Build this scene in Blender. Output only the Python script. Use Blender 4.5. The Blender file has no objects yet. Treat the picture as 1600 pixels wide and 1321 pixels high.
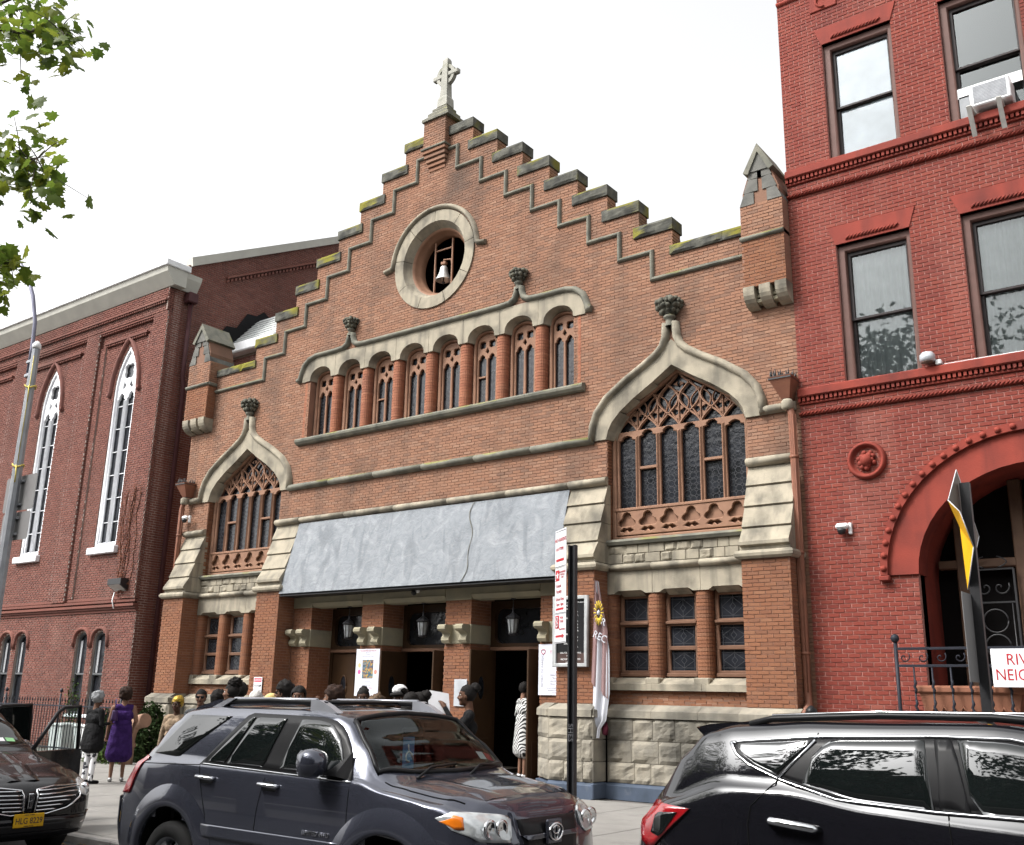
import bpy, bmesh, math, random
from math import sin, cos, pi, radians, sqrt, atan2
from mathutils import Vector, Matrix, noise
from mathutils.geometry import tessellate_polygon
random.seed(7)
SC = bpy.context.scene
COL = SC.collection

# ------------------------------------------------------------------ camera
CAM = Vector((15.864, -17.4, 1.75))
def cam_axes(yaw, pitch, roll):
    f = Vector((-sin(yaw)*cos(pitch), cos(yaw)*cos(pitch), sin(pitch)))
    r = Vector((cos(yaw), sin(yaw), 0)); u = r.cross(f)
    return cos(roll)*r + sin(roll)*u, -sin(roll)*r + cos(roll)*u, f
cr, cu, cf = cam_axes(radians(37.234), radians(15.4295), radians(1.2494))
cd = bpy.data.cameras.new('camera'); cam = bpy.data.objects.new('camera', cd); COL.objects.link(cam)
cd.sensor_width = 36; cd.sensor_fit = 'HORIZONTAL'; cd.lens = 1558.8/1600*36; cd.clip_end = 2000; cd.clip_start = .05
M = Matrix.Identity(4)
for i in range(3):
    M[i][0], M[i][1], M[i][2], M[i][3] = cr[i], cu[i], -cf[i], CAM[i]
cam.matrix_world = M
SC.camera = cam

# ------------------------------------------------------------------ sky, sun, exposure
SUN_EL, SUN_AZ = radians(48), radians(214)      # azimuth clockwise from +Y
world = bpy.data.worlds.new('World'); SC.world = world; world.use_nodes = True
wn = world.node_tree.nodes; wl = world.node_tree.links
bg = wn['Background']
sky = wn.new('ShaderNodeTexSky'); sky.sky_type = 'NISHITA'; sky.sun_disc = False
sky.sun_elevation = SUN_EL; sky.sun_rotation = SUN_AZ; sky.dust_density = 6; sky.air_density = 1.2; sky.ozone_density = 1
hs = wn.new('ShaderNodeHueSaturation'); hs.inputs['Saturation'].default_value = .05
wl.new(sky.outputs[0], hs.inputs['Color']); wl.new(hs.outputs[0], bg.inputs['Color'])
bg.inputs['Strength'].default_value = .15
sl = bpy.data.lights.new('sun', 'SUN'); sl.energy = 1.25; sl.angle = radians(12); sl.color = (1, .96, .9)
so = bpy.data.objects.new('sun', sl); COL.objects.link(so)
sd = Vector((sin(SUN_AZ)*cos(SUN_EL), cos(SUN_AZ)*cos(SUN_EL), sin(SUN_EL)))
so.rotation_euler = sd.to_track_quat('Z', 'Y').to_euler(); so.location = (0, -30, 40)
vs = SC.view_settings; vs.view_transform = 'Standard'; vs.look = 'None'; vs.gamma = 1; vs.exposure = 1.36
try: vs.use_curve_mapping = False
except Exception: pass

# ------------------------------------------------------------------ materials
MATS = {}
def pmat(name, c1, c2=None, scale=5, rough=.85, bump=.25, bscale=45, metal=0, spec=.14, stain=None, coat=0,
         island=0, moss=None, alpha=None, transmission=0, pal=None, mortar=False, streak=None, dist=.01):
    """procedural principled material: two-tone noise, optional per-piece variation, stains, moss on top faces, bump"""
    if name in MATS: return MATS[name]
    m = bpy.data.materials.new(name); m.use_nodes = True; MATS[name] = m
    nt = m.node_tree; N = nt.nodes; L = nt.links; b = N['Principled BSDF']
    b.inputs['Roughness'].default_value = rough; b.inputs['Metallic'].default_value = metal
    b.inputs['Specular IOR Level'].default_value = spec
    if coat: b.inputs['Coat Weight'].default_value = coat; b.inputs['Coat Roughness'].default_value = .03
    if transmission: b.inputs['Transmission Weight'].default_value = transmission
    if c2 is None: c2 = tuple(x*.78 for x in c1)
    if not metal and not coat and max(c1) < .62:
        sc_ = lambda c: tuple(x*.91 for x in c)
        c1, c2 = sc_(c1), sc_(c2)
        if pal: pal = [sc_(c) for c in pal]
        if stain: stain = (sc_(stain[0]),)+tuple(stain[1:])
        if streak: streak = (sc_(streak[0]),)+tuple(streak[1:])
    tc = N.new('ShaderNodeTexCoord')
    def nz(sc, det=4, vec=None):
        n = N.new('ShaderNodeTexNoise'); n.inputs['Scale'].default_value = sc; n.inputs['Detail'].default_value = det
        L.new(vec or tc.outputs['Object'], n.inputs['Vector']); return n
    def mix(fac, a, bb, mode='MIX'):
        x = N.new('ShaderNodeMix'); x.data_type = 'RGBA'; x.blend_type = mode
        for s, v in ((x.inputs[0], fac), (x.inputs[6], a), (x.inputs[7], bb)):
            if hasattr(v, 'is_output'): L.new(v, s)
            elif isinstance(v, (int, float)): s.default_value = v
            else: s.default_value = (*v[:3], 1)
        return x.outputs[2]
    def ramp(src, lo, hi):
        r = N.new('ShaderNodeMapRange'); r.inputs[1].default_value = lo; r.inputs[2].default_value = hi; r.clamp = True
        L.new(src, r.inputs[0]); return r.outputs[0]
    n1 = nz(scale)
    col = mix(ramp(n1.outputs['Fac'], .32, .68), c1, c2)
    if pal:
        g = N.new('ShaderNodeNewGeometry'); oi = N.new('ShaderNodeObjectInfo')
        ad = N.new('ShaderNodeMath'); ad.operation = 'ADD'; L.new(g.outputs['Random Per Island'], ad.inputs[0]); L.new(oi.outputs['Random'], ad.inputs[1])
        fr = N.new('ShaderNodeMath'); fr.operation = 'FRACT'; L.new(ad.outputs[0], fr.inputs[0])
        cr_ = N.new('ShaderNodeValToRGB'); cr_.color_ramp.interpolation = 'LINEAR'
        els = cr_.color_ramp.elements
        while len(els) < len(pal): els.new(.5)
        for i, c in enumerate(pal): els[i].position = i/(len(pal)-1); els[i].color = (*c, 1)
        L.new(fr.outputs[0], cr_.inputs[0])
        col = mix(.35, cr_.outputs[0], col) if not island else mix(1-island, cr_.outputs[0], col)
        nf = nz(60, 2); col = mix(.5, col, mix(ramp(nf.outputs['Fac'], .3, .7), (.55,)*3, (1.0,)*3), 'MULTIPLY')
    if stain:
        n2 = nz(stain[1], 6); f = ramp(n2.outputs['Fac'], stain[3] if len(stain) > 3 else .5, (stain[3] if len(stain) > 3 else .5)+.22)
        k = N.new('ShaderNodeMath'); k.operation = 'MULTIPLY'; L.new(f, k.inputs[0]); k.inputs[1].default_value = stain[2]
        col = mix(k.outputs[0], col, stain[0])
    if streak:   # vertical run-off streaks
        mp = N.new('ShaderNodeMapping'); mp.inputs['Scale'].default_value = (1, 1, .12); L.new(tc.outputs['Object'], mp.inputs['Vector'])
        n3 = nz(streak[1], 5, mp.outputs[0]); f = ramp(n3.outputs['Fac'], .5, .66)
        k = N.new('ShaderNodeMath'); k.operation = 'MULTIPLY'; L.new(f, k.inputs[0]); k.inputs[1].default_value = streak[2]
        col = mix(k.outputs[0], col, streak[0])
    if moss:
        g2 = N.new('ShaderNodeNewGeometry'); sx = N.new('ShaderNodeSeparateXYZ'); L.new(g2.outputs['Normal'], sx.inputs[0])
        n4 = nz(moss[1], 5); a = N.new('ShaderNodeMath'); a.operation = 'MULTIPLY_ADD'
        L.new(sx.outputs[2], a.inputs[0]); a.inputs[1].default_value = .22; L.new(n4.outputs['Fac'], a.inputs[2])
        k = N.new('ShaderNodeMath'); k.operation = 'MULTIPLY'; L.new(ramp(a.outputs[0], moss[3], moss[3]+.12), k.inputs[0]); k.inputs[1].default_value = moss[2]
        col = mix(k.outputs[0], col, moss[0])
    L.new(col, b.inputs['Base Color'])
    if bump:
        nb = nz(bscale, 5); bp = N.new('ShaderNodeBump'); bp.inputs['Strength'].default_value = bump; bp.inputs['Distance'].default_value = dist
        L.new(nb.outputs['Fac'], bp.inputs['Height']); L.new(bp.outputs[0], b.inputs['Normal'])
    return m
def emat(name, col):
    m = pmat(name, col, bump=0); return m

STONE = pmat('stone', (.345, .305, .235), (.265, .238, .185), 3, .9, .4, 50, stain=((.075, .07, .06), 1.7, .7, .485), streak=((.085, .079, .068), 5, .45))
STONE2 = pmat('stone_plinth', (.30, .27, .215), (.20, .185, .155), 2.5, .92, .6, 30, stain=((.06, .057, .05), 1.2, .8, .475), streak=((.09, .085, .075), 4, .4))
STONEY = pmat('stone_painted', (0.288, 0.2592, 0.18), (0.2376, 0.216, 0.162), 3, .8, .25, 50, stain=((0.144, 0.1368, 0.108), 1.5, .5, .56))
COPE = pmat('coping', (.12, .118, .10), (.065, .065, .058), 6, .95, .6, 30, moss=((.16, .145, .02), .9, .9, .50), stain=((.02, .02, .02), 2.5, .75, .47))
MOULD = pmat('moulding', (0.198, 0.189, 0.153), (0.117, 0.117, 0.099), 4, .9, .3, 50, moss=((0.18, 0.171, 0.045), 1.2, .75, .66))
TRIM = pmat('terracotta_paint', (.255, .142, .092), (.215, .118, .077), 4, .6, .15, 60, stain=((.11, .062, .045), 4, .45, .56))
TRIMD = pmat('terracotta_paint_aged', (.155, .085, .055), (.125, .066, .042), 4, .6, .15, 60)
BRICK_C = pmat('church_brick', (0.259, 0.1113, 0.0585), (0.1924, 0.08255, 0.0468), .9, .88, .35, 70,
               pal=[(0.1924, 0.08614, 0.05368), (0.2368, 0.1062, 0.06056), (0.2553, 0.1184, 0.06744), (0.222, 0.0969, 0.05506), (0.2738, 0.14, 0.08258), (0.1702, 0.0847, 0.05712), (0.2479, 0.1113, 0.06331)],
               stain=((0.074, 0.05025, 0.03785), .9, .55, .60), island=.62)
BRICK_A = pmat('church_brick_aged', (.305, .16, .102), (.25, .128, .082), .9, .9, .35, 70,
               pal=[(.21, .118, .082), (.28, .146, .095), (.305, .166, .107), (.265, .138, .089), (.335, .20, .137), (.185, .114, .085), (.295, .155, .10)],
               stain=((.06, .05, .043), .6, .75, .53), streak=((.09, .068, .056), 1.5, .35), island=.7)
MORT_C = pmat('church_mortar', (.27, .155, .112), (.22, .125, .09), 3, .95, .3, 80, stain=((.08, .06, .05), .8, .5, .55))
BRICK_L = pmat('red_brick', (.20, .082, .064), (.15, .065, .053), 1, .88, .3, 70,
               pal=[(.14, .06, .05), (.205, .082, .063), (.175, .071, .056), (.25, .11, .085), (.12, .055, .048)], stain=((.26, .165, .135), .55, .35, .57), streak=((.08, .045, .038), .9, .35), island=.6)
MORT_L = pmat('pale_mortar', (.36, .30, .265), (.28, .225, .20), 4, .95, .3, 80)
BRICK_R = pmat('painted_red_brick', (.225, .048, .033), (.165, .036, .027), .8, .75, .3, 60,
               pal=[(.16, .034, .026), (.225, .048, .033), (.195, .042, .031), (.26, .066, .044), (.14, .033, .028)], stain=((.10, .028, .024), .4, .6, .52), streak=((.28, .11, .082), 1.1, .4), island=.5)
MORT_R = pmat('pink_mortar', (.46, .25, .215), (.36, .16, .135), 2.5, .9, .3, 80, stain=((.19, .05, .042), .5, .7, .60))
REDSTONE = pmat('red_painted_stone', (.235, .044, .030), (.185, .037, .027), 2, .75, .3, 40, stain=((.10, .025, .021), 1.5, .65, .50), streak=((.10, .026, .022), 3, .5))
GLASSD = pmat('dark_leaded_glass', (.008, .009, .011), (.022, .024, .03), 3, .14, .35, 9, spec=.4, dist=.02)
LEAD = pmat('lead_came', (.06, .062, .068), (.04, .04, .045), 20, .5, 0)
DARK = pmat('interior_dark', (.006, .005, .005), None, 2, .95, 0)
BLACKM = pmat('black_metal', (.018, .018, .02), None, 12, .45, .1, 60, spec=.4)
WOODD = pmat('door_wood', (.075, .038, .018), (.055, .028, .014), 3, .5, .15, 30)
WHITEP = pmat('white_paint', (.74, .74, .74), (.62, .62, .62), 6, .5, .1, 40)

# ------------------------------------------------------------------ mesh helpers
def finish(o, label=None, cat=None, group=None, kind=None):
    if label: o['label'] = label
    if cat: o['category'] = cat
    if group: o['group'] = group
    if kind: o['kind'] = kind
    return o
def adopt(o, parent):
    if parent is None: return
    o.parent = parent
    if parent.get('world_children'):
        o.matrix_parent_inverse = Matrix.Translation(-parent.location)
def thing(name, label, cat, loc=(0, 0, 0), group=None, rot=None, world=True):
    o = bpy.data.objects.new(name, None); COL.objects.link(o); o.location = loc; o.empty_display_size = .2
    if rot is not None: o.rotation_euler = rot
    if world: o['world_children'] = 1
    return finish(o, label, cat, group)
def mesh_obj(name, me, parent=None, mats=None, loc=None):
    o = bpy.data.objects.new(name, me); COL.objects.link(o)
    if mats is not None and not me.materials:
        for m in (mats if isinstance(mats, (list, tuple)) else [mats]): me.materials.append(m)
    if loc is not None: o.location = loc
    adopt(o, parent); return o

class MB:
    def __init__(s): s.v = []; s.f = []; s.m = []; s.sm = []
    def add(s, vs, fs, m=0, smooth=False):
        k = len(s.v); s.v += [tuple(x) for x in vs]
        s.f += [tuple(k+i for i in f) for f in fs]; s.m += [m]*len(fs); s.sm += [smooth]*len(fs); return s
    def box(s, x0, x1, y0, y1, z0, z1, m=0):
        if x0 > x1: x0, x1 = x1, x0
        if y0 > y1: y0, y1 = y1, y0
        if z0 > z1: z0, z1 = z1, z0
        return s.add([(x0,y0,z0),(x1,y0,z0),(x1,y1,z0),(x0,y1,z0),(x0,y0,z1),(x1,y0,z1),(x1,y1,z1),(x0,y1,z1)],
              [(3,2,1,0),(4,5,6,7),(0,1,5,4),(1,2,6,5),(2,3,7,6),(3,0,4,7)], m)
    def cbox(s, x0, x1, y0, y1, z0, z1, c=.01, m=0):
        """box with chamfered edges"""
        if x0 > x1: x0, x1 = x1, x0
        if y0 > y1: y0, y1 = y1, y0
        if z0 > z1: z0, z1 = z1, z0
        c = min(c, (x1-x0)*.45, (y1-y0)*.45, (z1-z0)*.45)
        bm = bmesh.new(); bmesh.ops.create_cube(bm, size=1)
        for v in bm.verts:
            v.co = Vector((x0 if v.co.x < 0 else x1, y0 if v.co.y < 0 else y1, z0 if v.co.z < 0 else z1))
        bmesh.ops.bevel(bm, geom=bm.edges[:], offset=c, segments=1, affect='EDGES')
        bm.verts.index_update(); s.add([v.co[:] for v in bm.verts], [[v.index for v in f.verts] for f in bm.faces], m); bm.free(); return s
    def prism(s, poly, y0, y1, m=0, ax='y'):
        """extrude an (x,z) polygon from y0 to y1 (ax y), or a (y,z) polygon along x (ax x), or (x,y) along z"""
        n = len(poly)
        def P(a, b, d): return (a, d, b) if ax == 'y' else ((d, a, b) if ax == 'x' else (a, b, d))
        vs = [P(a, b, y0) for a, b in poly]+[P(a, b, y1) for a, b in poly]
        fs = [tuple(range(n)), tuple(range(2*n-1, n-1, -1))]+[(i+n, (i+1) % n+n, (i+1) % n, i) for i in range(n)]
        area = sum(poly[i][0]*poly[(i+1) % n][1]-poly[(i+1) % n][0]*poly[i][1] for i in range(n))
        flip = (area < 0) ^ (ax != 'y') ^ (y1 < y0)
        if flip: fs = [tuple(reversed(f)) for f in fs]
        return s.add(vs, fs, m)
    def tube(s, pts, r, n=8, m=0, caps=True, smooth=True, up=None):
        pts = [Vector(p) for p in pts]; rr = r if isinstance(r, (list, tuple)) else [r]*len(pts)
        k = len(s.v); prev = None
        for i, p in enumerate(pts):
            t = ((pts[min(i+1, len(pts)-1)]-p).normalized()+(p-pts[max(i-1, 0)]).normalized())
            if t.length < 1e-9: t = pts[min(i+1, len(pts)-1)]-pts[max(i-1, 0)]
            t.normalize()
            a = prev if prev is not None else (Vector((0, 0, 1)) if abs(t.z) < .9 else Vector((1, 0, 0)))
            bx = (a-t*a.dot(t)).normalized(); prev = bx; by = t.cross(bx)
            for j in range(n):
                an = 2*pi*j/n; s.v.append(tuple(p+(bx*cos(an)+by*sin(an))*rr[i]))
        for i in range(len(pts)-1):
            for j in range(n):
                s.f.append((k+i*n+j, k+i*n+(j+1) % n, k+(i+1)*n+(j+1) % n, k+(i+1)*n+j)); s.m.append(m); s.sm.append(smooth)
        if caps:
            s.f.append(tuple(k+j for j in reversed(range(n)))); s.m.append(m); s.sm.append(False)
            e = k+(len(pts)-1)*n; s.f.append(tuple(e+j for j in range(n))); s.m.append(m); s.sm.append(False)
        return s
    def lathe(s, prof, c=(0, 0, 0), n=16, m=0, smooth=True, sx=1, sy=1, arc=2*pi):
        k = len(s.v); full = abs(arc-2*pi) < 1e-6; nn = n if full else n+1
        for r, z in prof:
            for j in range(nn):
                a = arc*j/n; s.v.append((c[0]+r*cos(a)*sx, c[1]+r*sin(a)*sy, c[2]+z))
        for i in range(len(prof)-1):
            for j in range(n):
                j2 = (j+1) % nn
                s.f.append((k+i*nn+j, k+i*nn+j2, k+(i+1)*nn+j2, k+(i+1)*nn+j)); s.m.append(m); s.sm.append(smooth)
        return s
    def sweep(s, path, prof, y=0.0, closed=False, m=0, smooth=True, caps=True):
        """sweep a profile [(a in-plane left of travel, out towards -y)] along an (x,z) path on the facade"""
        k = len(s.v); n = len(path); q = len(prof)
        P = [Vector(p) for p in path]
        for i in range(n):
            if closed: d0 = (P[i]-P[i-1]).normalized(); d1 = (P[(i+1) % n]-P[i]).normalized()
            else:
                d1 = (P[min(i+1, n-1)]-P[i]); d0 = (P[i]-P[max(i-1, 0)])
                d1 = d1.normalized() if d1.length > 1e-9 else None; d0 = d0.normalized() if d0.length > 1e-9 else None
                d0 = d0 or d1; d1 = d1 or d0
            n0 = Vector((-d0.y, d0.x)); n1 = Vector((-d1.y, d1.x)); nn = (n0+n1)
            nn = nn.normalized() if nn.length > 1e-6 else n0
            sc = 1/max(.3, nn.dot(n1))
            for a, o in prof: s.v.append((P[i].x+nn.x*a*sc, y-o, P[i].y+nn.y*a*sc))
        for i in range(n if closed else n-1):
            i2 = (i+1) % n
            for j in range(q-1):
                s.f.append((k+i*q+j, k+i*q+j+1, k+i2*q+j+1, k+i2*q+j)); s.m.append(m); s.sm.append(smooth)
        if caps and not closed:
            s.f.append(tuple(k+j for j in range(q))); s.m.append(m); s.sm.append(False)
            s.f.append(tuple(k+(n-1)*q+j for j in reversed(range(q)))); s.m.append(m); s.sm.append(False)
        return s
    def build(s, name, mats, parent=None, loc=None, fix=True, **kw):
        me = bpy.data.meshes.new(name); me.from_pydata(s.v, [], s.f)
        for mt in (mats if isinstance(mats, (list, tuple)) else [mats]): me.materials.append(mt)
        me.polygons.foreach_set('material_index', s.m); me.polygons.foreach_set('use_smooth', s.sm)
        if fix:
            bm = bmesh.new(); bm.from_mesh(me); bmesh.ops.recalc_face_normals(bm, faces=bm.faces[:]); bm.to_mesh(me); bm.free()
        me.update(); o = mesh_obj(name, me, parent, loc=loc); finish(o, **kw); return o

def roll(r, d=None, n=7, w=None):
    """half-round moulding profile, width 2r, standing d out of the wall"""
    d = d or r
    return [(-r*cos(pi*i/(n-1)), d*sin(pi*i/(n-1))) for i in range(n)]
def arc(cx_, cz, r, a0, a1, n=12, rz=None):
    rz = rz or r
    return [(cx_+r*cos(radians(a0+(a1-a0)*i/n)), cz+rz*sin(radians(a0+(a1-a0)*i/n))) for i in range(n+1)]
def rect(x0, x1, z0, z1): return [(x0, z0), (x1, z0), (x1, z1), (x0, z1)]
def scan(loops, z):
    xs = []
    for lp in loops:
        n = len(lp)
        for i in range(n):
            (x0, z0), (x1, z1) = lp[i], lp[(i+1) % n]
            if (z0 <= z) != (z1 <= z): xs.append(x0+(x1-x0)*(z-z0)/(z1-z0))
    xs.sort(); return [(xs[i], xs[i+1]) for i in range(0, len(xs)-1, 2)]
def plate_mb(loops, y0, y1, fr=None, m=0, sides=True):
    """a wall slab with openings: loops[0] outline, the others holes"""
    fr = fr or (lambda u, z, d: (u, d, z))
    flat = [p for lp in loops for p in lp]
    tris = tessellate_polygon([[Vector((a, b, 0)) for a, b in lp] for lp in loops])
    mb = MB(); n = len(flat)
    vs = [fr(a, b, y0) for a, b in flat]+[fr(a, b, y1) for a, b in flat]
    fs = [t for t in tris]+[tuple(i+n for i in reversed(t)) for t in tris]
    if sides:
        o = 0
        for lp in loops:
            q = len(lp)
            for i in range(q): fs.append((o+i, o+(i+1) % q, o+(i+1) % q+n, o+i+n))
            o += q
    mb.add(vs, fs, m); return mb
def curve_plate(name, loops, yc, half, bev, mat, parent, fr=None, **kw):
    """flat plate with holes and bevelled edges, through a filled 2D curve"""
    cu_ = bpy.data.curves.new(name, 'CURVE'); cu_.dimensions = '2D'; cu_.fill_mode = 'BOTH'
    cu_.extrude = max(half-bev, .001); cu_.bevel_depth = bev; cu_.bevel_resolution = 0; cu_.offset = -bev
    for lp in loops:
        sp = cu_.splines.new('POLY'); sp.points.add(len(lp)-1); sp.use_cyclic_u = True
        for i, (a, b) in enumerate(lp): sp.points[i].co = (a, b, 0, 1)
    t = bpy.data.objects.new('tmp', cu_); me = bpy.data.meshes.new_from_object(t); bpy.data.objects.remove(t); bpy.data.curves.remove(cu_)
    for v in me.vertices:
        x, z, d = v.co; v.co = fr(x, z, yc-d) if fr else (x, yc-d, z)
    me.materials.clear(); me.materials.append(mat); me.name = name
    o = mesh_obj(name, me, parent); finish(o, **kw); return o
FONT = None
def text_obj(name, s, size, mat, parent, M4, align='CENTER', extrude=.001, xs=1.0, **kw):
    cu_ = bpy.data.curves.new(name, 'FONT'); cu_.body = s; cu_.size = size; cu_.align_x = align; cu_.align_y = 'CENTER'; cu_.extrude = extrude
    cu_.resolution_u = 3; cu_.space_line = 1.0
    t = bpy.data.objects.new('tmp', cu_); me = bpy.data.meshes.new_from_object(t); bpy.data.objects.remove(t); bpy.data.curves.remove(cu_)
    me.transform(M4 @ Matrix.Diagonal((xs, 1, 1, 1)))
    me.materials.clear(); me.materials.append(mat); me.name = name
    o = mesh_obj(name, me, parent); finish(o, **kw); return o
def wallM(x, y, z):      # text standing on a wall that faces -Y
    return Matrix(((1, 0, 0, x), (0, 0, -1, y), (0, 1, 0, z), (0, 0, 0, 1)))

def brickwork(name, parent, loops, fr, mat, bl=.2, bh=.0575, jt=.0105, nparts=0, seed=1, out=.009, jit=.003, z0=None, skip=None, fore=None):
    """bricks laid course by course inside loops[0] minus the holes; the nearest nparts full ones are separate parts,
    all others one joined part. fr(u,z,depth)->xyz ; bricks stand `out` proud of depth 0"""
    rnd = random.Random(seed); zs = [z for _, z in loops[0]]; zlo = z0 if z0 is not None else min(zs); zhi = max(zs)
    st = bh+jt; row = 0; full = []; V = []; F = []
    while zlo+row*st+bh*.6 < zhi:
        za = zlo+row*st; zb = min(za+bh, zhi)
        off = (row % 2)*(bl+jt)/2+(rnd.random()-.5)*.02
        for a, b in scan(loops, (za+zb)/2):
            k = math.floor((a-off)/(bl+jt))
            while True:
                u0 = k*(bl+jt)+off; u1 = u0+bl; k += 1
                if u0 >= b: break
                c0, c1 = max(u0, a), min(u1, b)
                if c1-c0 < .035: continue
                if skip and skip((c0+c1)/2, (za+zb)/2): continue
                d = -out+(rnd.random()-.5)*2*jit
                if c1-c0 > bl-.001 and zb-za > bh-.001: full.append((c0, za, d))
                else:
                    n = len(V); e = .003
                    V += [fr(c0+e, za+e, d), fr(c1-e, za+e, d), fr(c1-e, zb-e, d), fr(c0+e, zb-e, d), fr(c0, za, .004), fr(c1, za, .004), fr(c1, zb, .004), fr(c0, zb, .004)]
                    F += [(n, n+1, n+2, n+3), (n+4, n+5, n+1, n), (n+5, n+6, n+2, n+1), (n+6, n+7, n+3, n+2), (n+7, n+4, n, n+3)]
        row += 1
    def key(q):
        p = Vector(fr(q[0]+bl/2, q[1]+bh/2, q[2])); return (p-CAM).length + (50 if fore and not fore(q[0], q[1]) else 0)
    full.sort(key=key)
    e = .003
    def local(dd): 
        o = Vector(fr(0, 0, 0))
        return [Vector(fr(*t))-o for t in ((e, e, dd), (bl-e, e, dd), (bl-e, bh-e, dd), (e, bh-e, dd), (0, 0, .004+out), (bl, 0, .004+out), (bl, bh, .004+out), (0, bh, .004+out))]
    BF = [(0, 1, 2, 3), (4, 5, 1, 0), (5, 6, 2, 1), (6, 7, 3, 2), (7, 4, 0, 3)]
    for c0, za, d in full[nparts:]:
        n = len(V)
        V += [fr(c0+e, za+e, d), fr(c0+bl-e, za+e, d), fr(c0+bl-e, za+bh-e, d), fr(c0+e, za+bh-e, d), fr(c0, za, .004), fr(c0+bl, za, .004), fr(c0+bl, za+bh, .004), fr(c0, za+bh, .004)]
        F += [tuple(n+i for i in f) for f in BF]
    me = bpy.data.meshes.new('brickwork'); me.from_pydata(V, [], F); me.materials.append(mat)
    o = mesh_obj('brickwork', me, parent); o['kind'] = 'stuff'
    if nparts:
        bme = bpy.data.meshes.new('brick'); bme.from_pydata(local(0), [], BF); bme.materials.append(mat)
        for c0, za, d in full[:nparts]:
            ob = mesh_obj('brick', bme, parent, loc=fr(c0, za, d))
            if parent is not None and parent.get('world_children'): ob.matrix_parent_inverse = Matrix.Translation(-parent.location)
    return o
def rock(name, parent, x0, x1, y, z0, z1, mat, amp=.05, n=5, m=.012, seed=None, back=.3, fr=None):
    """rock-faced ashlar block: flat drafted margin, lumpy face; its own mesh"""
    seed = seed if seed is not None else random.random()*99; V = []; F = []
    for j in range(n+1):
        for i in range(n+1):
            u = i/n; v = j/n; x = x0+(x1-x0)*u; z = z0+(z1-z0)*v; edge = i in (0, n) or j in (0, n)
            d = 0 if edge else amp*(.45+.9*noise.noise(Vector((x*3.1+seed, z*3.7, seed)))+.4*noise.noise(Vector((x*9, z*9+seed, 3))))
            V.append((x, y-max(d, 0)-(0 if edge else .008), z))
    for j in range(n):
        for i in range(n):
            a = j*(n+1)+i; F.append((a, a+1, a+n+2, a+n+1))
    k = len(V); V += [(x0, y+back, z0), (x1, y+back, z0), (x1, y+back, z1), (x0, y+back, z1)]
    b = list(range(n+1)); t = [n*(n+1)+i for i in range(n+1)]; l = [j*(n+1) for j in range(n+1)]; r = [j*(n+1)+n for j in range(n+1)]
    F += [tuple(reversed(b))+(k, k+1), tuple(t)+(k+2, k+3), tuple(l)+(k+3, k), tuple(reversed(r))+(k+1, k+2)]
    if fr: V = [fr(*q) for q in V]
    me = bpy.data.meshes.new(name); me.from_pydata(V, [], F); me.materials.append(mat)
    bm = bmesh.new(); bm.from_mesh(me); bmesh.ops.recalc_face_normals(bm, faces=bm.faces[:]); bm.to_mesh(me); bm.free()
    return mesh_obj(name, me, parent)
# ================================================================== CHURCH
G0 = -.05                     # pavement level
church = thing('church', 'tan brick church with stepped gable, stone cross and long grey canopy over its doors', 'church', (0, 2, G0))
WF = lambda u, z, d: (u, d, z)
STEP_X = [1.17+.803*k for k in range(8)]; STEP_Z = [16.18-.64*k for k in range(8)]
def gable_outline(x_end, z_low, drop=0.0, z_flat=11.05):
    """stepped outline (left to right, over the top) without the coping thickness"""
    R = []
    for k in range(8):
        R += [(STEP_X[k], STEP_Z[k]-drop)]
        R += [(STEP_X[k], (STEP_Z[k+1] if k < 7 else z_flat)-drop)]
    R += [(x_end, z_flat-drop), (x_end, z_low)]
    Lf = [(-x, z) for x, z in reversed(R)]
    return Lf+R
OX = 6.73                    # ogee window centre
OIN = [(1.57, 7.05), (1.52, 7.22), (1.43, 7.38), (1.24, 7.58), (.9, 7.83), (.45, 8.10), (0, 8.40)]
OOUT = [(1.93, 7.05), (1.90, 7.35), (1.80, 7.62), (1.55, 7.92), (1.1, 8.23), (.62, 8.50), (.34, 8.68), (.2, 8.82), (.13, 9.0), (.11, 9.30)]
def mir(half, cx_): return [(cx_-a, z) for a, z in half]+[(cx_+a, z) for a, z in reversed(half) if a > 1e-6 or half[-1][0] > 1e-6]
def ogee_open(cx_, zb): return [(cx_-1.57, zb)]+mir(OIN, cx_)+[(cx_+1.57, zb)]
def mirc(half, cx_):
    l = [(cx_-a, z) for a, z in half]; r = [(cx_+a, z) for a, z in reversed(half)]
    if abs(half[-1][0]) < 1e-6: r = r[1:]
    return l+r
WCX = [s*(.557+1.115*k) for s in (-1, 1) for k in range(4)]; WCX.sort()
WH = .41
def uparch(cx_, w, zb, zs, rise, n=10):
    return [(cx_-w, zb)]+[(cx_-w*cos(pi*i/n), zs+rise*sin(pi*i/n)**.8) for i in range(n+1)]+[(cx_+w, zb)]
LWX = [5.68, 6.71, 7.75]; LWH = .36
DOORS = [(-3.58, -1.80), (-1.08, .86), (1.62, 3.50)]
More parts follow.
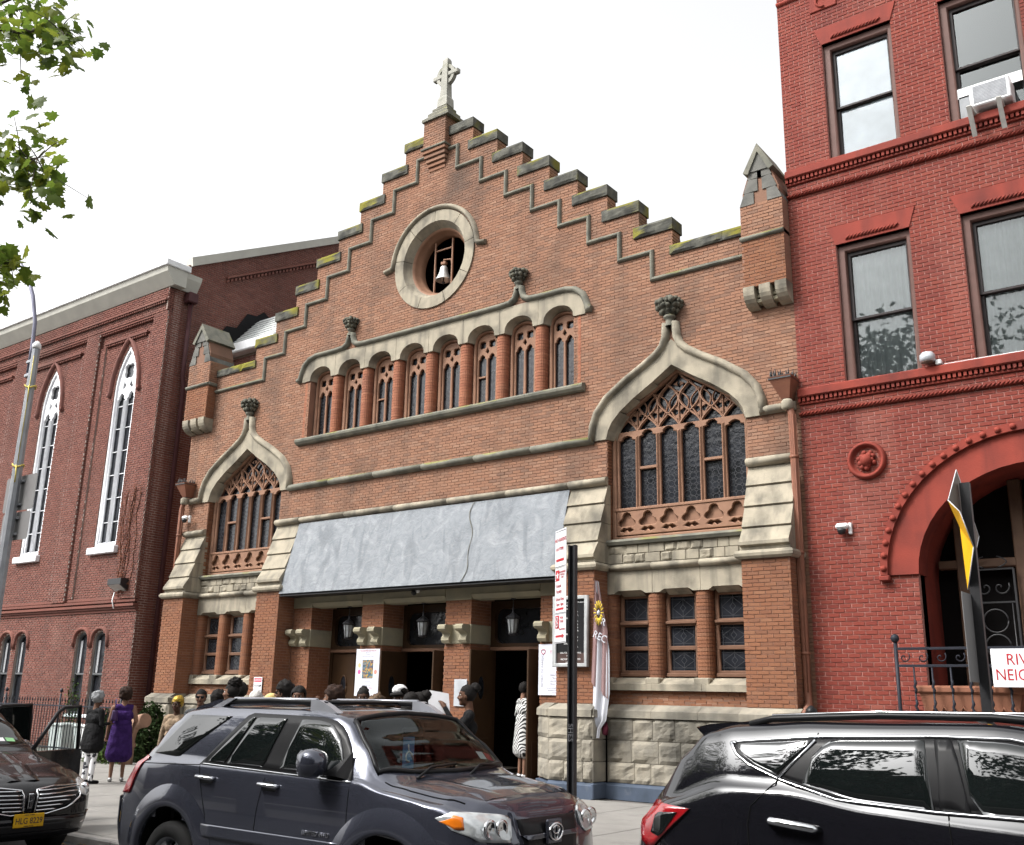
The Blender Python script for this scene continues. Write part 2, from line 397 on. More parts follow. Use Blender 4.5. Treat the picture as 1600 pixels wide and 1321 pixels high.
# region covered by stone that is not bricked on the main wall
loop_outer = gable_outline(9.5, 1.6, drop=.2)+[(5.16, 1.6), (5.16, 6.1), (-5.16, 6.1), (-5.16, 1.6)]
hole_gal = [(-4.31, 8.33), (-4.31, 10.0), (4.31, 10.0), (4.31, 8.33)][::-1]
hole_gal = [(-4.31, 8.33), (4.31, 8.33), (4.31, 10.02), (4.5, 10.1), (4.5, 10.4), (4.3, 10.58), (-4.3, 10.58), (-4.5, 10.4), (-4.5, 10.1), (-4.31, 10.02)]
hole_c = arc(.03, 12.5, 1.15, 0, 360, 40)[:-1]
holes_og = [[(cx_-1.57, 4.4)]+mirc([(a+.16, z+.1) if i > 0 else (1.57, 7.02) for i, (a, z) in enumerate(OIN[:-1])]+[(0, 8.55)], cx_)+[(cx_+1.57, 4.4)] for cx_ in (-OX, OX)]
holes_lw = [rect(5.17, 8.28, 1.92, 4.25), rect(-8.28, -5.17, 1.92, 4.25)]
holes_mid = [rect(-5.16, 5.16, 1.5, 6.1)]
holes_str = [rect(-8.3, -8.27, 4.25, 4.4)]
# one opening per side joining ogee and lower window
holes_side = []
for s in (-1, 1):
    og = [p for p in (holes_og[0] if s < 0 else holes_og[1])]
    x0, x1 = (OX-1.57)*1, (OX+1.57)
    if s < 0: x0, x1 = -x1, -x0
    holes_side.append([(x0, 1.9)]+[q for q in og[1:-1]]+[(x1, 1.9)])
all_holes = [hole_gal, hole_c]+holes_side
wall = plate_mb([loop_outer]+all_holes, .012, .38).build('facade_wall', MORT_C, church)
vis = lambda u, z: z > 6.2 and u > 0 or (8.3 < u < 9.3)
brickwork('facade_brick', wall, [loop_outer]+all_holes, lambda u, z, d: (u, .012+d, z), BRICK_A, bl=.215, bh=.06, jt=.009, nparts=300, seed=3, z0=1.62, out=.008, jit=.0025,
          fore=lambda u, z: 6.25 < z < 7.0 and abs(u) < 4.6 or (z > 7.3 and u > 4.9 and z < 10.3))
# lower-wall brick strips
# step copings, each a rough slab
for s in (-1, 1):
    for k in range(8):
        xa = STEP_X[k-1]-.12 if k else .32
        x0, x1 = sorted((s*xa, s*(STEP_X[k]+.03)))
        o = rock('coping_stone', church, x0, x1, -.04, STEP_Z[k]-.265, STEP_Z[k], COPE, .03, 5, back=.46)
        # brick return on the step's end
        fr = (lambda xx: (lambda u, z, d: (xx-d if s > 0 else xx+d, .38-u if s < 0 else u, z)))(s*STEP_X[k])
        zb = STEP_Z[k+1] if k < 7 else 11.05
        if s > 0: brickwork('end_brick', wall, [rect(0, .38, zb, STEP_Z[k]-.27)], fr, BRICK_A, bl=.18, bh=.06, jt=.009, seed=k, out=.012)
    xs = [STEP_X[7]-.05, 7.35, 7.95, 8.5]
    for i in range(3):
        x0, x1 = sorted((s*(xs[i]+.004), s*xs[i+1])); rock('coping_stone', church, x0, x1, -.04, 10.84, 11.05, COPE, .035, 5, back=.46)
# step moulding: one continuous string on each side
for s in (-1, 1):
    path = [(s*.40, 15.53), (s*.69, 15.53)]
    for k in range(8):
        x = .69+.803*k; z = 15.53-.643*(k+1)
        path += [(s*x, z), (s*(x+.803 if k < 7 else 8.5), z)]
    if s < 0: path = path[::-1]
    MB().sweep(path, roll(.05, .07, 6), smooth=False).build('stepped_moulding', MOULD, church)
# ---- apex pier, corbel table and cross
pm = plate_mb([rect(-.37, .38, 15.62, 16.5)], -.18, .45).build('apex_pier', MORT_C, church)
brickwork('b', pm, [rect(-.37, .38, 15.62, 16.5)], lambda u, z, d: (u, -.18+d, z), BRICK_A, bl=.2, bh=.06, jt=.009, seed=9)
brickwork('b', pm, [rect(-.18, .45, 15.62, 16.5)], lambda u, z, d: (.38-d, u, z), BRICK_A, bl=.2, bh=.06, jt=.009, seed=10)
for i in range(5):
    e = .03*i; MB().cbox(-.39+e, .40-e, -.2+.045*i, .05, 15.60-.115*(i+1)+.02, 15.60-.115*i, .008).build('corbel_course', [BRICK_A, TRIM][0], church)
MB().cbox(-.42, .43, -.24, .05, 15.605, 15.66, .012).build('corbel_cap', MOULD, church)
base = MB()
for w, z0, z1, sl in ((.46, 16.45, 16.62, .12), (.34, 16.62, 16.79, .1), (.25, 16.79, 16.93, .1)):
    vs = []
    for q, z in ((w, z0), (w, z0+(z1-z0)*.45), (w-sl, z1)):
        vs += [(.05-q, .12-q*.8, z), (.05+q, .12-q*.8, z), (.05+q, .12+q*.8, z), (.05-q, .12+q*.8, z)]
    base.add(vs, [(3, 2, 1, 0), (8, 9, 10, 11)]+[(a+j, a+(j+1) % 4, a+4+(j+1) % 4, a+4+j) for a in (0, 4) for j in range(4)])
cb = base.build('cross_base', MOULD, church)
cx0, cy0 = .08, .12
shaft = MB()
prev = None
for (w, d, z) in ((.17, .15, 16.92), (.16, .14, 17.16), (.12, .11, 17.24), (.105, .10, 17.6), (.095, .095, 18.0), (.085, .085, 18.36), (.065, .065, 18.42)):
    ring = [(cx0-w, cy0-d, z), (cx0+w, cy0-d, z), (cx0+w, cy0+d, z), (cx0-w, cy0+d, z)]
    k = len(shaft.v); shaft.v += ring
    if prev is not None:
        for j in range(4): shaft.f.append((prev+j, prev+(j+1) % 4, k+(j+1) % 4, k+j)); shaft.m.append(0); shaft.sm.append(False)
    prev = k
shaft.f.append((prev, prev+1, prev+2, prev+3)); shaft.m.append(0); shaft.sm.append(False)
shaft.cbox(cx0-.44, cx0+.44, cy0-.075, cy0+.075, 17.83, 17.98, .025)
ST_CROSS = pmat('cross_stone', (.36, .35, .31), (.25, .25, .22), 4, .9, .3, 40, stain=((.18, .18, .06), 2, .6, .55))
sh = shaft.build('cross', ST_CROSS, church)
ring = MB()
for j in range(28):
    a0 = 2*pi*j/28; a1 = 2*pi*(j+1)/28
    vs = [(cx0+r*cos(a), cy0+d, 17.905+r*sin(a)) for a in (a0, a1) for r, d in ((.22, -.06), (.315, -.06), (.315, .06), (.22, .06))]
    ring.add(vs, [(0, 1, 5, 4), (1, 2, 6, 5), (2, 3, 7, 6), (3, 0, 4, 7)])
ring.build('cross_ring', ST_CROSS, sh)
TURS = pmat('turret_stone', (.17, .165, .15), (.10, .10, .092), 3, .92, .5, 30, stain=((.035, .035, .035), 1.6, .75, .52))
# ---- turrets at both ends
for s, (xa, xb) in ((-1, (-9.55, -8.52)), (1, (8.48, 9.355))):
    tb = plate_mb([rect(xa, xb, 9.55, 11.3)], -.288, .6).build('turret', MORT_C, church)
    for (z0, z1, mt_) in ((9.55, 10.56, BRICK_C), (10.62, 11.3, BRICK_A)):
        brickwork('b', tb, [rect(xa, xb, z0, z1)], lambda u, z, d: (u, -.288+d, z), mt_, bl=.215, bh=.06, jt=.009, seed=21)
        if s < 0: brickwork('b', tb, [rect(-.288, .0, z0, z1)], lambda u, z, d: (xb-d, u, z), mt_, bl=.215, bh=.06, jt=.009, seed=22)
        else: brickwork('b', tb, [rect(-.288, .0, z0, z1)], lambda u, z, d: (xa+d, u, z), mt_, bl=.215, bh=.06, jt=.009, seed=22)
    MB().sweep([(xa-.02, 10.59), (xb+(.02 if s < 0 else 0), 10.59)], roll(.05, .06, 6), y=-.3).cbox(xb-.02, xb+.05 if s < 0 else xb, -.3, .0, 10.54, 10.64, .02).build('turret_string', MOULD, church)
    # rounded corbel stones under the turret
    w = (xb-xa-.2)/3
    for i in range(3):
        x0 = xa+i*(w+.1); prof = [(-.33, 9.56)]+[(-.33+.36*(1-cos(t)), 9.56-.10-.30*sin(t)) for t in [pi/2*j/6 for j in range(7)]]+[(.05, 9.17), (.05, 9.56)]
        MB().prism(prof, x0, x0+w, ax='x').build('turret_corbel', STONE, church)
        if i < 2:
            for j in range(3): MB().cbox(x0+w, x0+w+.1, -.20+.02*j, .0, 9.24+.11*j, 9.31+.11*j, .006).build('corbel_infill', STONEY, church)
    # stepped gablet cap: stone kneelers stepping up to a saddle
    xm = (xa+xb)/2
    if s > 0:
        pts = [(xa, 11.3), (xb, 11.3), (xb, 11.75), (xm+.3, 12.2), (xm, 12.72), (xm-.3, 12.2), (xa, 11.75)]
    CZ = lambda z: 11.3+(z-11.3)*.84
    rows = [(0, .0, 11.3, 11.62), (1, .09, 11.62, 11.95), (2, .18, 11.95, 12.25)]
    MB().prism([(xa+.06, 11.3), (xb-.06, 11.3), (xb-.06, CZ(11.62)), (xb-.2, CZ(12.1)), (xm, CZ(12.6)), (xa+.2, CZ(12.1)), (xa+.06, CZ(11.62))], -.285, .55).build('gablet', BRICK_A, church)
    for i, ins, z0, z1 in rows:
        for side in (-1, 1):
            xe = xa+ins if side < 0 else xb-ins
            q = [(xe, CZ(z0)), (xe-side*.30, CZ(z0)), (xe-side*.30, CZ(z1)-.02), (xe-side*.12, CZ(z1)), (xe-side*.08, CZ(z1)-.06)]
            MB().prism(q, -.31, .58).build('kneeler_stone', TURS, church)
    MB().prism([(xa+.20, CZ(12.12)), (xb-.20, CZ(12.12)), (xm+.06, CZ(12.68)), (xm, CZ(12.74)), (xm-.06, CZ(12.68))], -.335, .60).build('cap_stone', TURS, church)
    MB().prism([(xa+.12, CZ(12.12)), (xa+.22, CZ(12.06)), (xm, CZ(12.60)), (xb-.22, CZ(12.06)), (xb-.12, CZ(12.12)), (xm, CZ(12.82))], -.37, .63).build('cap_coping', MOULD, church)
# ---- round opening with bell
CC = (.03, 12.5)
n = 9
for i in range(n):
    a0 = 360*i/n+10+.35; a1 = 360*(i+1)/n+10-.35
    prof = [(0, 0)]
    lo = arc(*CC, 1.04, a0, a1, 6); hi = arc(*CC, 1.33, a0, a1, 6); inn = arc(*CC, .90, a0, a1, 6)
    mb = MB(); vs = [(x, -.035, z) for x, z in hi]+[(x, -.035, z) for x, z in lo]+[(x, .20, z) for x, z in inn]+[(x, .3, z) for x, z in hi]
    q = 7; fs = []
    for j in range(6):
        fs += [(j, j+1, q+j+1, q+j), (q+j, q+j+1, 2*q+j+1, 2*q+j), (3*q+j, 3*q+j+1, j+1, j)]
    fs += [(0, q, 2*q, 3*q), (6, q+6, 2*q+6, 3*q+6)]
    mb.add(vs, fs).build('voussoir', STONE, church)
hood = [(CC[0]+1.66, 12.50)]+[(CC[0]+1.50, 12.50)]
path = [(CC[0]-1.70, 12.52), (CC[0]-1.46, 12.56)]+[p for p in arc(*CC, 1.42, 176, 4, 24)]+[(CC[0]+1.46, 12.56), (CC[0]+1.70, 12.52)]
MB().sweep(path, roll(.065, .11, 8)).build('hood_mould', STONE, church)
wr = MB()
for y, r0, r1 in ((.20, .80, .90), (.34, .72, .84)):
    pass
rings = [(.96, .18), (.90, .18), (.85, .25), (.85, .32), (.79, .36), (.79, .56)]
V = [(CC[0]+r*cos(2*pi*j/40), y, CC[1]+r*sin(2*pi*j/40)) for r, y in rings for j in range(40)]
MB().add(V, [(i*40+j, i*40+(j+1) % 40, (i+1)*40+(j+1) % 40, (i+1)*40+j) for i in range(len(rings)-1) for j in range(40)], 0, True).build('round_frame', TRIM, church)
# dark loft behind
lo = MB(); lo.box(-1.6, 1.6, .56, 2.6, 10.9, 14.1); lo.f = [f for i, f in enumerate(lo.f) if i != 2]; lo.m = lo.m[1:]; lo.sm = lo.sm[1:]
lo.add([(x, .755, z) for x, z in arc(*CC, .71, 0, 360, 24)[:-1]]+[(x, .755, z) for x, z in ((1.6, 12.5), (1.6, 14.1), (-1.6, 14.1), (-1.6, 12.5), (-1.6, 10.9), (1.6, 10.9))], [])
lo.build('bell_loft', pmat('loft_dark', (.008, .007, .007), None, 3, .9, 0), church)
bell = thing('bell', 'small silver bell hanging in the round opening below the gable', 'bell', (-.02, .42, 12.3))
BELLM = pmat('bell_metal', (.62, .62, .60), (.45, .45, .44), 8, .35, .1, 40, metal=.6)
MB().lathe([(.0, .30), (.07, .30), (.11, .27), (.13, .2), (.15, .08), (.2, -.06), (.26, -.16), (.265, -.2), (.22, -.19), (.14, .0), (.0, .1)], (-.02, .45, 12.22), 20).build('bell_body', BELLM, bell).data.transform(Matrix.Translation((-.02, .45, 12.3)) @ Matrix.Scale(.8, 4) @ Matrix.Translation((.02, -.45, -12.3)))
MB().tube([(-.02, .45, 12.5), (-.02, .45, 12.66), (.22, .45, 12.62), (.25, .45, 12.48)], .028, 6).cbox(-.1, .06, .40, .5, 12.52, 12.6, .01).build('yoke', TRIM, bell)
MB().tube([(-.02, .45, 12.3), (-.02, .45, 12.03)], .02, 6).lathe([(0, -.05), (.045, -.02), (.045, .02), (0, .05)], (-.02, .45, 12.02), 8).build('clapper', BLACKM, bell)
fr_ = MB()
for x in (-.30, .28): fr_.cbox(x-.022, x+.022, .40, .45, 11.78 if x < 0 else 11.82, 13.18, .006)
fr_.cbox(-.278, .258, .405, .445, 12.92, 12.96, .006)
fr_.build('bell_frame', TRIM, church)

# ---- gallery of eight lancets
lint = []
oh = [uparch(c, WH, 9.98, 10.0, .34) for c in WCX]
outl = [(-4.34, 9.985)]
x = -4.34
bott = []
for c in WCX:
    a = uparch(c, WH, 9.985, 9.99, .34)[1:-1]
    bott += [(c-WH, 9.985)]+a+[(c+WH, 9.985)]
outline = [(-4.50, 9.985)]+bott+[(4.50, 9.985), (4.66, 10.06), (4.60, 10.35), (4.42, 10.55), (4.2, 10.62), (-4.2, 10.62), (-4.42, 10.55), (-4.60, 10.35), (-4.66, 10.06)]
# one stone per bay with fine joints
for i in range(8):
    xl = -4.66 if i == 0 else (WCX[i-1]+WCX[i])/2+.004
    xr = 4.66 if i == 7 else (WCX[i]+WCX[i+1])/2-.004
    c = WCX[i]; a = uparch(c, WH, 9.985, 9.99, .34)[1:-1]
    a2 = [(c+(x-c)*.8, z-.02) for x, z in a]
    top = [(xr, 10.62), (xl, 10.62)]
    if i == 0: top = [(xr, 10.62), (-4.2, 10.62), (-4.42, 10.55), (-4.58, 10.38), (-4.66, 10.1)]; xl = -4.62
    if i == 7: top = [(4.66, 10.1), (4.58, 10.38), (4.42, 10.55), (4.2, 10.62), (xl, 10.62)]; xr = 4.62
    poly = [(xl, 9.985)]+a+[(xr, 9.985)]+top
    mb = plate_mb([poly], -.03, .3)
    # splayed soffit
    q = len(a); vs = [(x, -.028, z) for x, z in a]+[(c+(x-c)*.74, .28, 9.9+(z-9.9)*.82) for x, z in a]
    mb.add(vs, [(j, j+1, q+j+1, q+j) for j in range(q-1)], 0, True)
    mb.build('arch_stone', STONE, church)
half = [(4.80, 10.06), (4.70, 10.08), (4.66, 10.25), (4.56, 10.47), (4.36, 10.62), (4.1, 10.68), (3.35, 10.68), (3.05, 10.70), (2.92, 10.78), (2.86, 10.95), (2.85, 11.05)]
half2 = [(2.73, 11.05), (2.72, 10.95), (2.66, 10.78), (2.53, 10.70), (2.2, 10.68), (0, 10.68)]
for s in (-1, 1): MB().sweep([(s*a, b) for a, b in half][::s], roll(.075, .12, 8)).build('hood_mould', MOULD, church)
MB().sweep([(-a, b) for a, b in half2]+[(a, b) for a, b in reversed(half2[:-1])], roll(.075, .12, 8)).build('hood_mould', MOULD, church)
def finial(x, z, sc=1.0, seed=0):
    st = MB().lathe([(.10*sc, 0), (.085*sc, .1*sc), (.09*sc, .16*sc), (.13*sc, .18*sc), (.13*sc, .22*sc), (.1*sc, .24*sc)], (x, -.06, z), 12)
    f = st.build('finial', MOULD, church)
    rn = random.Random(seed); mb = MB()
    for ring_, (rr, zz, cnt) in enumerate(((.16, .30, 9), (.23, .40, 12), (.26, .49, 13), (.18, .55, 9), (.08, .57, 4))):
        for j in range(cnt):
            a = 2*pi*(j+.5*(ring_ % 2))/cnt+rn.random()*.2; cx_, cy_, cz_ = x+rr*sc*cos(a), -.06+rr*sc*.9*sin(a), z+zz*sc+rn.random()*.03
            r = .062*sc*(.7+.6*rn.random())
            mb.lathe([(0, -r), (r*.8, -r*.5), (r, 0), (r*.7, r*.7), (0, r)], (cx_, cy_, cz_), 6)
    mb.lathe([(.09*sc, .22*sc), (.19*sc, .36*sc), (.2*sc, .5*sc), (0, .54*sc)], (x, -.06, z), 10)
    mb.build('crocket_foliage', pmat('mossy_stone', (.13, .125, .10), (.06, .06, .05), 9, .95, .6, 40, stain=((.22, .21, .15), 6, .6, .55)), f)
for s in (-1, 1): finial(s*2.79, 10.98, .82, 5+s)
# piers between the lights: rounded brick courses
def bull_pier(name, x0, x1, z0, z1, left=True, right=True, y0=0.0, depth=.32, mat=BRICK_C, r=.13):
    mb = MB(); st = .0695; k = 0; z = z0
    def plan(g):
        pts = []
        if left: pts += [(x0+g, y0+depth)]+[(x0+r-(r-g)*cos(t), y0+r-(r-g)*sin(t)) for t in [pi/2*i/4 for i in range(5)]]
        else: pts += [(x0, y0+depth), (x0, y0+g)]
        if right: pts += [(x1-r+(r-g)*sin(t), y0+r-(r-g)*cos(t)) for t in [pi/2*i/4 for i in range(5)]]+[(x1-g, y0+depth)]
        else: pts += [(x1, y0+g), (x1, y0+depth)]
        return pts
    core = plan(.012)
    mb.prism(core, z0, z1, m=1, ax='z')
    while z < z1-.02:
        zt = min(z+.06, z1)
        # a course of one or two bricks
        q = plan(0); mb.prism(q, z, zt, ax='z', m=0); z += st; k += 1
    return mb.build(name, [mat, MORT_C], church)
BRICK_P = pmat('pier_brick', (.33, .135, .08), (.25, .10, .065), 2, .85, .3, 70, pal=[(.27, .105, .065), (.35, .145, .085), (.30, .12, .07), (.39, .175, .105)], stain=((.12, .08, .065), 1, .5, .58), island=.6)
xs = [-4.31]+[c+d for c in WCX for d in (-WH, WH)]+[4.31]
for i in range(9):
    x0, x1 = xs[2*i], xs[2*i+1]
    if i == 0: bull_pier('pier', -4.50, WCX[0]-WH, 8.36, 9.985, False, True, mat=BRICK_P)
    elif i == 8: bull_pier('pier', WCX[7]+WH, 4.50, 8.36, 9.985, True, False, mat=BRICK_P)
    else: bull_pier('pier', x0, x1, 8.36, 9.985, mat=BRICK_P)
# sill string
for i in range(6):
    a = -4.62+i*9.24/6; b = a+9.24/6-.006
    MB().sweep([(a, 8.29), (b, 8.29)], [(-.10, 0), (-.08, .09), (-.02, .14), (.03, .15), (.07, .12), (.10, 0)], smooth=False).build('gallery_sill', MOULD, church)
def quatre(cx_, cz, r, n=4, rot=45, m=6):
    """foiled outline with n lobes"""
    P = []
    for i in range(n):
        a = rot+360*i/n
        lx, lz = cx_+r*.5*cos(radians(a)), cz+r*.5*sin(radians(a))
        P += arc(lx, lz, r*.5, a-86 if n == 4 else a-115, a+86 if n == 4 else a+115, m)
    return P
def light(x0, x1, z0, z1, rise, cusp=True):
    """pointed, cusped light outline"""
    c = (x0+x1)/2; w = (x1-x0)/2
    if cusp: top = [(x1, z1), (x1-.04*w, z1+rise*.25), (c+w*.55, z1+rise*.38), (c+w*.62, z1+rise*.6), (c+w*.3, z1+rise*.9), (c, z1+rise), (c-w*.3, z1+rise*.9), (c-w*.62, z1+rise*.6), (c-w*.55, z1+rise*.38), (x0+.04*w, z1+rise*.25), (x0, z1)]
    else: top = [(x1, z1), (c, z1+rise), (x0, z1)]
    return [(x0, z0), (x1, z0)]+top
def cames(parent, x0, x1, z0, z1, y, inside=None, s=.075, r=.0045):
    """leaded octagon-and-diamond net"""
    mb = MB(); seg = []
    nx = max(1, round((x1-x0)/(2*s))); nz_ = max(1, round((z1-z0)/(2*s))); dx = (x1-x0)/nx; dz = (z1-z0)/nz_; k = .32
    for i in range(nx+1):
        for j in range(nz_+1):
            x = x0+i*dx; z = z0+j*dz
            for sx, sz in ((1, 1), (-1, 1), (1, -1), (-1, -1)):
                seg.append(((x+sx*dx*k, z), (x, z+sz*dz*k)))
            seg.append(((x+dx*k, z), (x+dx*(1-k), z))); seg.append(((x, z+dz*k), (x, z+dz*(1-k))))
    for (a, b), (c, d) in seg:
        mx, mz = (a+c)/2, (b+d)/2
        if not (x0-.001 <= min(a, c) and max(a, c) <= x1+.001 and z0-.001 <= min(b, d) and max(b, d) <= z1+.001): continue
        if inside and not inside(mx, mz): continue
        L_ = math.hypot(c-a, d-b); nx_, nz2 = -(d-b)/L_*r, (c-a)/L_*r
        mb.add([(a-nx_, y, b-nz2), (a+nx_, y, b+nz2), (c+nx_, y, d+nz2), (c-nx_, y, d-nz2)], [(0, 1, 2, 3)])
    o = mb.build('lead_cames', LEAD, parent, fix=False); o['kind'] = 'stuff'; return o
for gi, c in enumerate(WCX):
    w = WH-.03; y = .24; zt = 10.27
    outer = [(c-w, 8.3)]+[(c-w*cos(pi*i/10), 9.97+.30*sin(pi*i/10)**.8) for i in range(11)]+[(c+w, 8.3)]
    inner = [(c-w+.07, 8.4)]+[(c-(w-.07)*cos(pi*i/10), 9.95+.25*sin(pi*i/10)**.8) for i in range(11)]+[(c+w-.07, 8.4)]
    f = curve_plate('lancet_window', [outer, inner], y, .06, .02, TRIM, church)
    wi = w-.075
    o2 = [(c-wi, 8.39)]+[(c-wi*cos(pi*i/10), 9.95+.245*sin(pi*i/10)**.8) for i in range(11)]+[(c+wi, 8.39)]
    hl = [light(c-wi+.045, c-.03, 8.45, 9.52, .16), light(c+.03, c+wi-.045, 8.45, 9.52, .16)]
    hq = [quatre(c-.145, 9.93, .105), quatre(c+.145, 9.93, .105), [(c, 9.68), (c+.05, 9.76), (c, 9.84), (c-.05, 9.76)]]
    curve_plate('tracery', [o2]+hl+hq, y+.035, .035, .012, TRIM, f)
    for s, (a, b) in enumerate(((c-wi+.03, c-.02), (c+.02, c+wi-.03))):
        MB().box(a, b, y+.075, y+.08, 8.42, 10.16).build('pane', GLASSD, f)
    cames(f, c-wi+.045, c-.03, 8.45, 9.6, y+.072, s=.05); cames(f, c+.03, c+wi-.045, 8.45, 9.6, y+.072, s=.05)
    if gi in (2, 5): MB().cbox(c-wi+.045, c-.03, y, y+.05, 9.10, 9.14, .005).build('casement_bar', TRIM, f)
# body behind the facade
[MB().box(q_, q_+.3, .4, 14, G0, 10.7).build('side_wall', MORT_C, church) for q_ in (-9.3, 9.0)]; MB().prism([(-9.0, 10.4), (9.0, 10.4), (0, 15.2)], 2.8, 14).build('nave_roof', pmat('slate_roof', (.1, .1, .11), None, 5, .8), church); MB().box(-9.0, 9.0, 4.4, 14, G0, 10.4).build('nave', DARK, church)

# ---- ogee windows, one on each side
def ogee(s):
    cx_ = s*OX
    # stone archivolt, five stones a side
    IN = [(1.57, 7.03)]+OIN[1:]; OUT = [(1.88, 7.03), (1.85, 7.33), (1.75, 7.58), (1.5, 7.88), (1.06, 8.18), (.5, 8.5), (.0, 8.95)]
    for side in (-1, 1):
        for a, b in ((0, 3), (3, 4), (4, 5), (5, 6)):
            lo_ = IN[a:b+1]; hi = OUT[a:b+1]
            mb = MB(); q = len(lo_); X = lambda p: cx_+side*p[0]
            vs = [(X(p), -.04, p[1]) for p in hi]+[(X(p), -.04, p[1]) for p in lo_]+[(cx_+side*p[0]*.93, .25, p[1]-.06 if i_ else p[1]) for i_, p in enumerate(lo_)]+[(X(p), .25, p[1]) for p in hi]
            fs = []
            for j in range(q-1): fs += [(j, j+1, q+j+1, q+j), (q+j, q+j+1, 2*q+j+1, 2*q+j), (3*q+j, 3*q+j+1, j+1, j)]
            fs += [(0, q, 2*q, 3*q), (q-1, 2*q-1, 3*q-1, 4*q-1)]
            mb.add(vs, fs).build('arch_stone', STONE, church)
        pth = [(cx_+side*a, z) for a, z in OOUT]
        if side > 0: pth = pth[::-1]
        MB().sweep(pth, roll(.085, .14, 8)).build('hood_mould', STONE, church)
    finial(cx_, 9.22, 1.0, 11+s)
    # brick jambs of the opening
    for side in (-1, 1):
        xe = cx_+side*1.57
        jb = MB().box(xe, xe+side*.01, .03, .33, 4.9, 7.05).build('jamb', MORT_C, church)
        if side < 0: brickwork('b', jb, [rect(0, .3, 4.9, 7.03)], (lambda X_: (lambda u, z, d: (X_-d, .02+u, z)))(xe), BRICK_C, bl=.2, bh=.06, jt=.009, seed=5, out=.012)
    # frame
    K = .945
    fin = [(1.47, 7.05), (1.42, 7.22), (1.33, 7.36), (1.14, 7.56), (.82, 7.78), (.42, 8.03), (0, 8.30)]
    outer = [(cx_-1.56, 4.88), ]+mirc([(1.55, 7.05), (1.51, 7.25), (1.42, 7.42), (1.22, 7.63), (.88, 7.87), (.45, 8.13), (0, 8.42)], cx_)+[(cx_+1.56, 4.88)]
    inner = [(cx_-1.47, 4.98)]+mirc(fin, cx_)+[(cx_+1.47, 4.98)]
    f = curve_plate('traceried_window', [outer, inner], .24, .07, .02, TRIM, church)
    # tracery plate over the six lights
    W = 1.46; lw = 2*W/6
    plate = [(cx_-W, 5.5)]+mirc([(a-.012, z-.01) for a, z in fin], cx_)+[(cx_+W, 5.5)]
    holes = []
    for i in range(6):
        x0 = cx_-W+i*lw; g = .045
        if i in (0, 5): holes.append(light(x0+g, x0+lw-g, 5.58, 6.98, .13))
        else: holes.append(light(x0+g, x0+lw-g, 5.58, 7.02, .17))
    def inside_arch(x, z, mrg=.03):
        pl = [(p[0], p[1]) for p in fin]; ax = abs(x-cx_)
        for (a0, z0), (a1, z1) in zip(pl, pl[1:]):
            if z0 <= z <= z1: return ax < a0+(a1-a0)*(z-z0)/(z1-z0)-mrg
        return z < 7.05 and ax < 1.47-mrg
    def dagger(x, z, ang, ln, wd, bend=0.0, cusp=True):
        """curved leaf-shaped hole starting at x,z"""
        ca, sa = cos(radians(ang)), sin(radians(ang)); P = []
        prof = [(0, 0), (.18, .35), (.42, .75), (.62, 1.0), (.78, .92), (.84, .6), (.93, .45), (1, 0)]
        up = [(t, w) for t, w in prof]; dn = [(t, -w) for t, w in reversed(prof[1:-1])]
        for t, w in up+dn:
            l = t*ln; b = w*wd+bend*sin(pi*t*.9); P.append((x+ca*l-sa*b, z+sa*l+ca*b))
        return P
    band_ = [(cx_-W, 5.5), (cx_+W, 5.5), (cx_+W, 7.06), (cx_+1.40, 7.20), (cx_-1.40, 7.20), (cx_-W, 7.06)]
    curve_plate('tracery', [band_]+holes, .27, .045, .010, TRIM, f)
    def flow(x0, sd, amp, z0, dz, t0, t1, n_=26):
        return [(x0+sd*amp*.5*(1-cos(pi*(t0+(t1-t0)*q/n_))), z0+dz*(t0+(t1-t0)*q/n_)) for q in range(n_+1)]
    def bar(P, wd=.024, out=.055, y=.285, name='tracery_bar'):
        run = []
        for p in P+[None]:
            if p is not None and inside_arch(p[0], p[1], -.03): run.append(p)
            else:
                if len(run) > 2: MB().sweep(run, [(-wd, 0), (-wd*.45, out), (wd*.45, out), (wd, 0)], y=y, smooth=False).build(name, TRIM, f)
                run = []
    for i in range(0, 7):
        xm = cx_-W+i*lw
        for sd in (-1, 1):
            bar(flow(xm, sd, lw*.98, 7.14, .62, 0, 2.1), .026)
            if 0 < i < 6: bar(flow(xm, sd, lw*.46, 7.14, .50, 0, 1.0), .018, .045); bar([(xm+sd*lw*.46*(1-(q/10)**2), 7.64+.26*q/10) for q in range(11)], .016, .04)
        if 0 < i < 6: bar([(xm, 7.12+.10*q) for q in range(8)], .018, .05)
        for zc, rr in ((7.46, .05), (7.98, .055)):        # cusps on each net cell
            for sd in (-1, 1):
                for zq in (-.09, .09):
                    px_c, pz_c = xm+lw*.5+sd*.165, zc+zq
                    if inside_arch(px_c, pz_c, .05): MB().add([(px_c+sd*.05, .262, pz_c-.05), (px_c+sd*.05, .262, pz_c+.05), (px_c-sd*.045, .262, pz_c), (px_c+sd*.05, .30, pz_c-.05), (px_c+sd*.05, .30, pz_c+.05), (px_c-sd*.045, .30, pz_c)], [(0, 1, 2), (0, 2, 5, 3), (1, 2, 5, 4)]).build('cusp', TRIM, f)
    for i in range(6):
        x0 = cx_-W+i*lw; MB().box(x0+.03, x0+lw-.03, .325, .33, 5.55, 7.18).build('pane', GLASSD, f)
        cames(f, x0+.045, x0+lw-.045, 5.58, 7.14, .322, s=.06)
        if i in (1, 4): MB().cbox(x0+.04, x0+lw-.04, .235, .31, 6.36, 6.42, .01).build('casement_bar', TRIM, f)
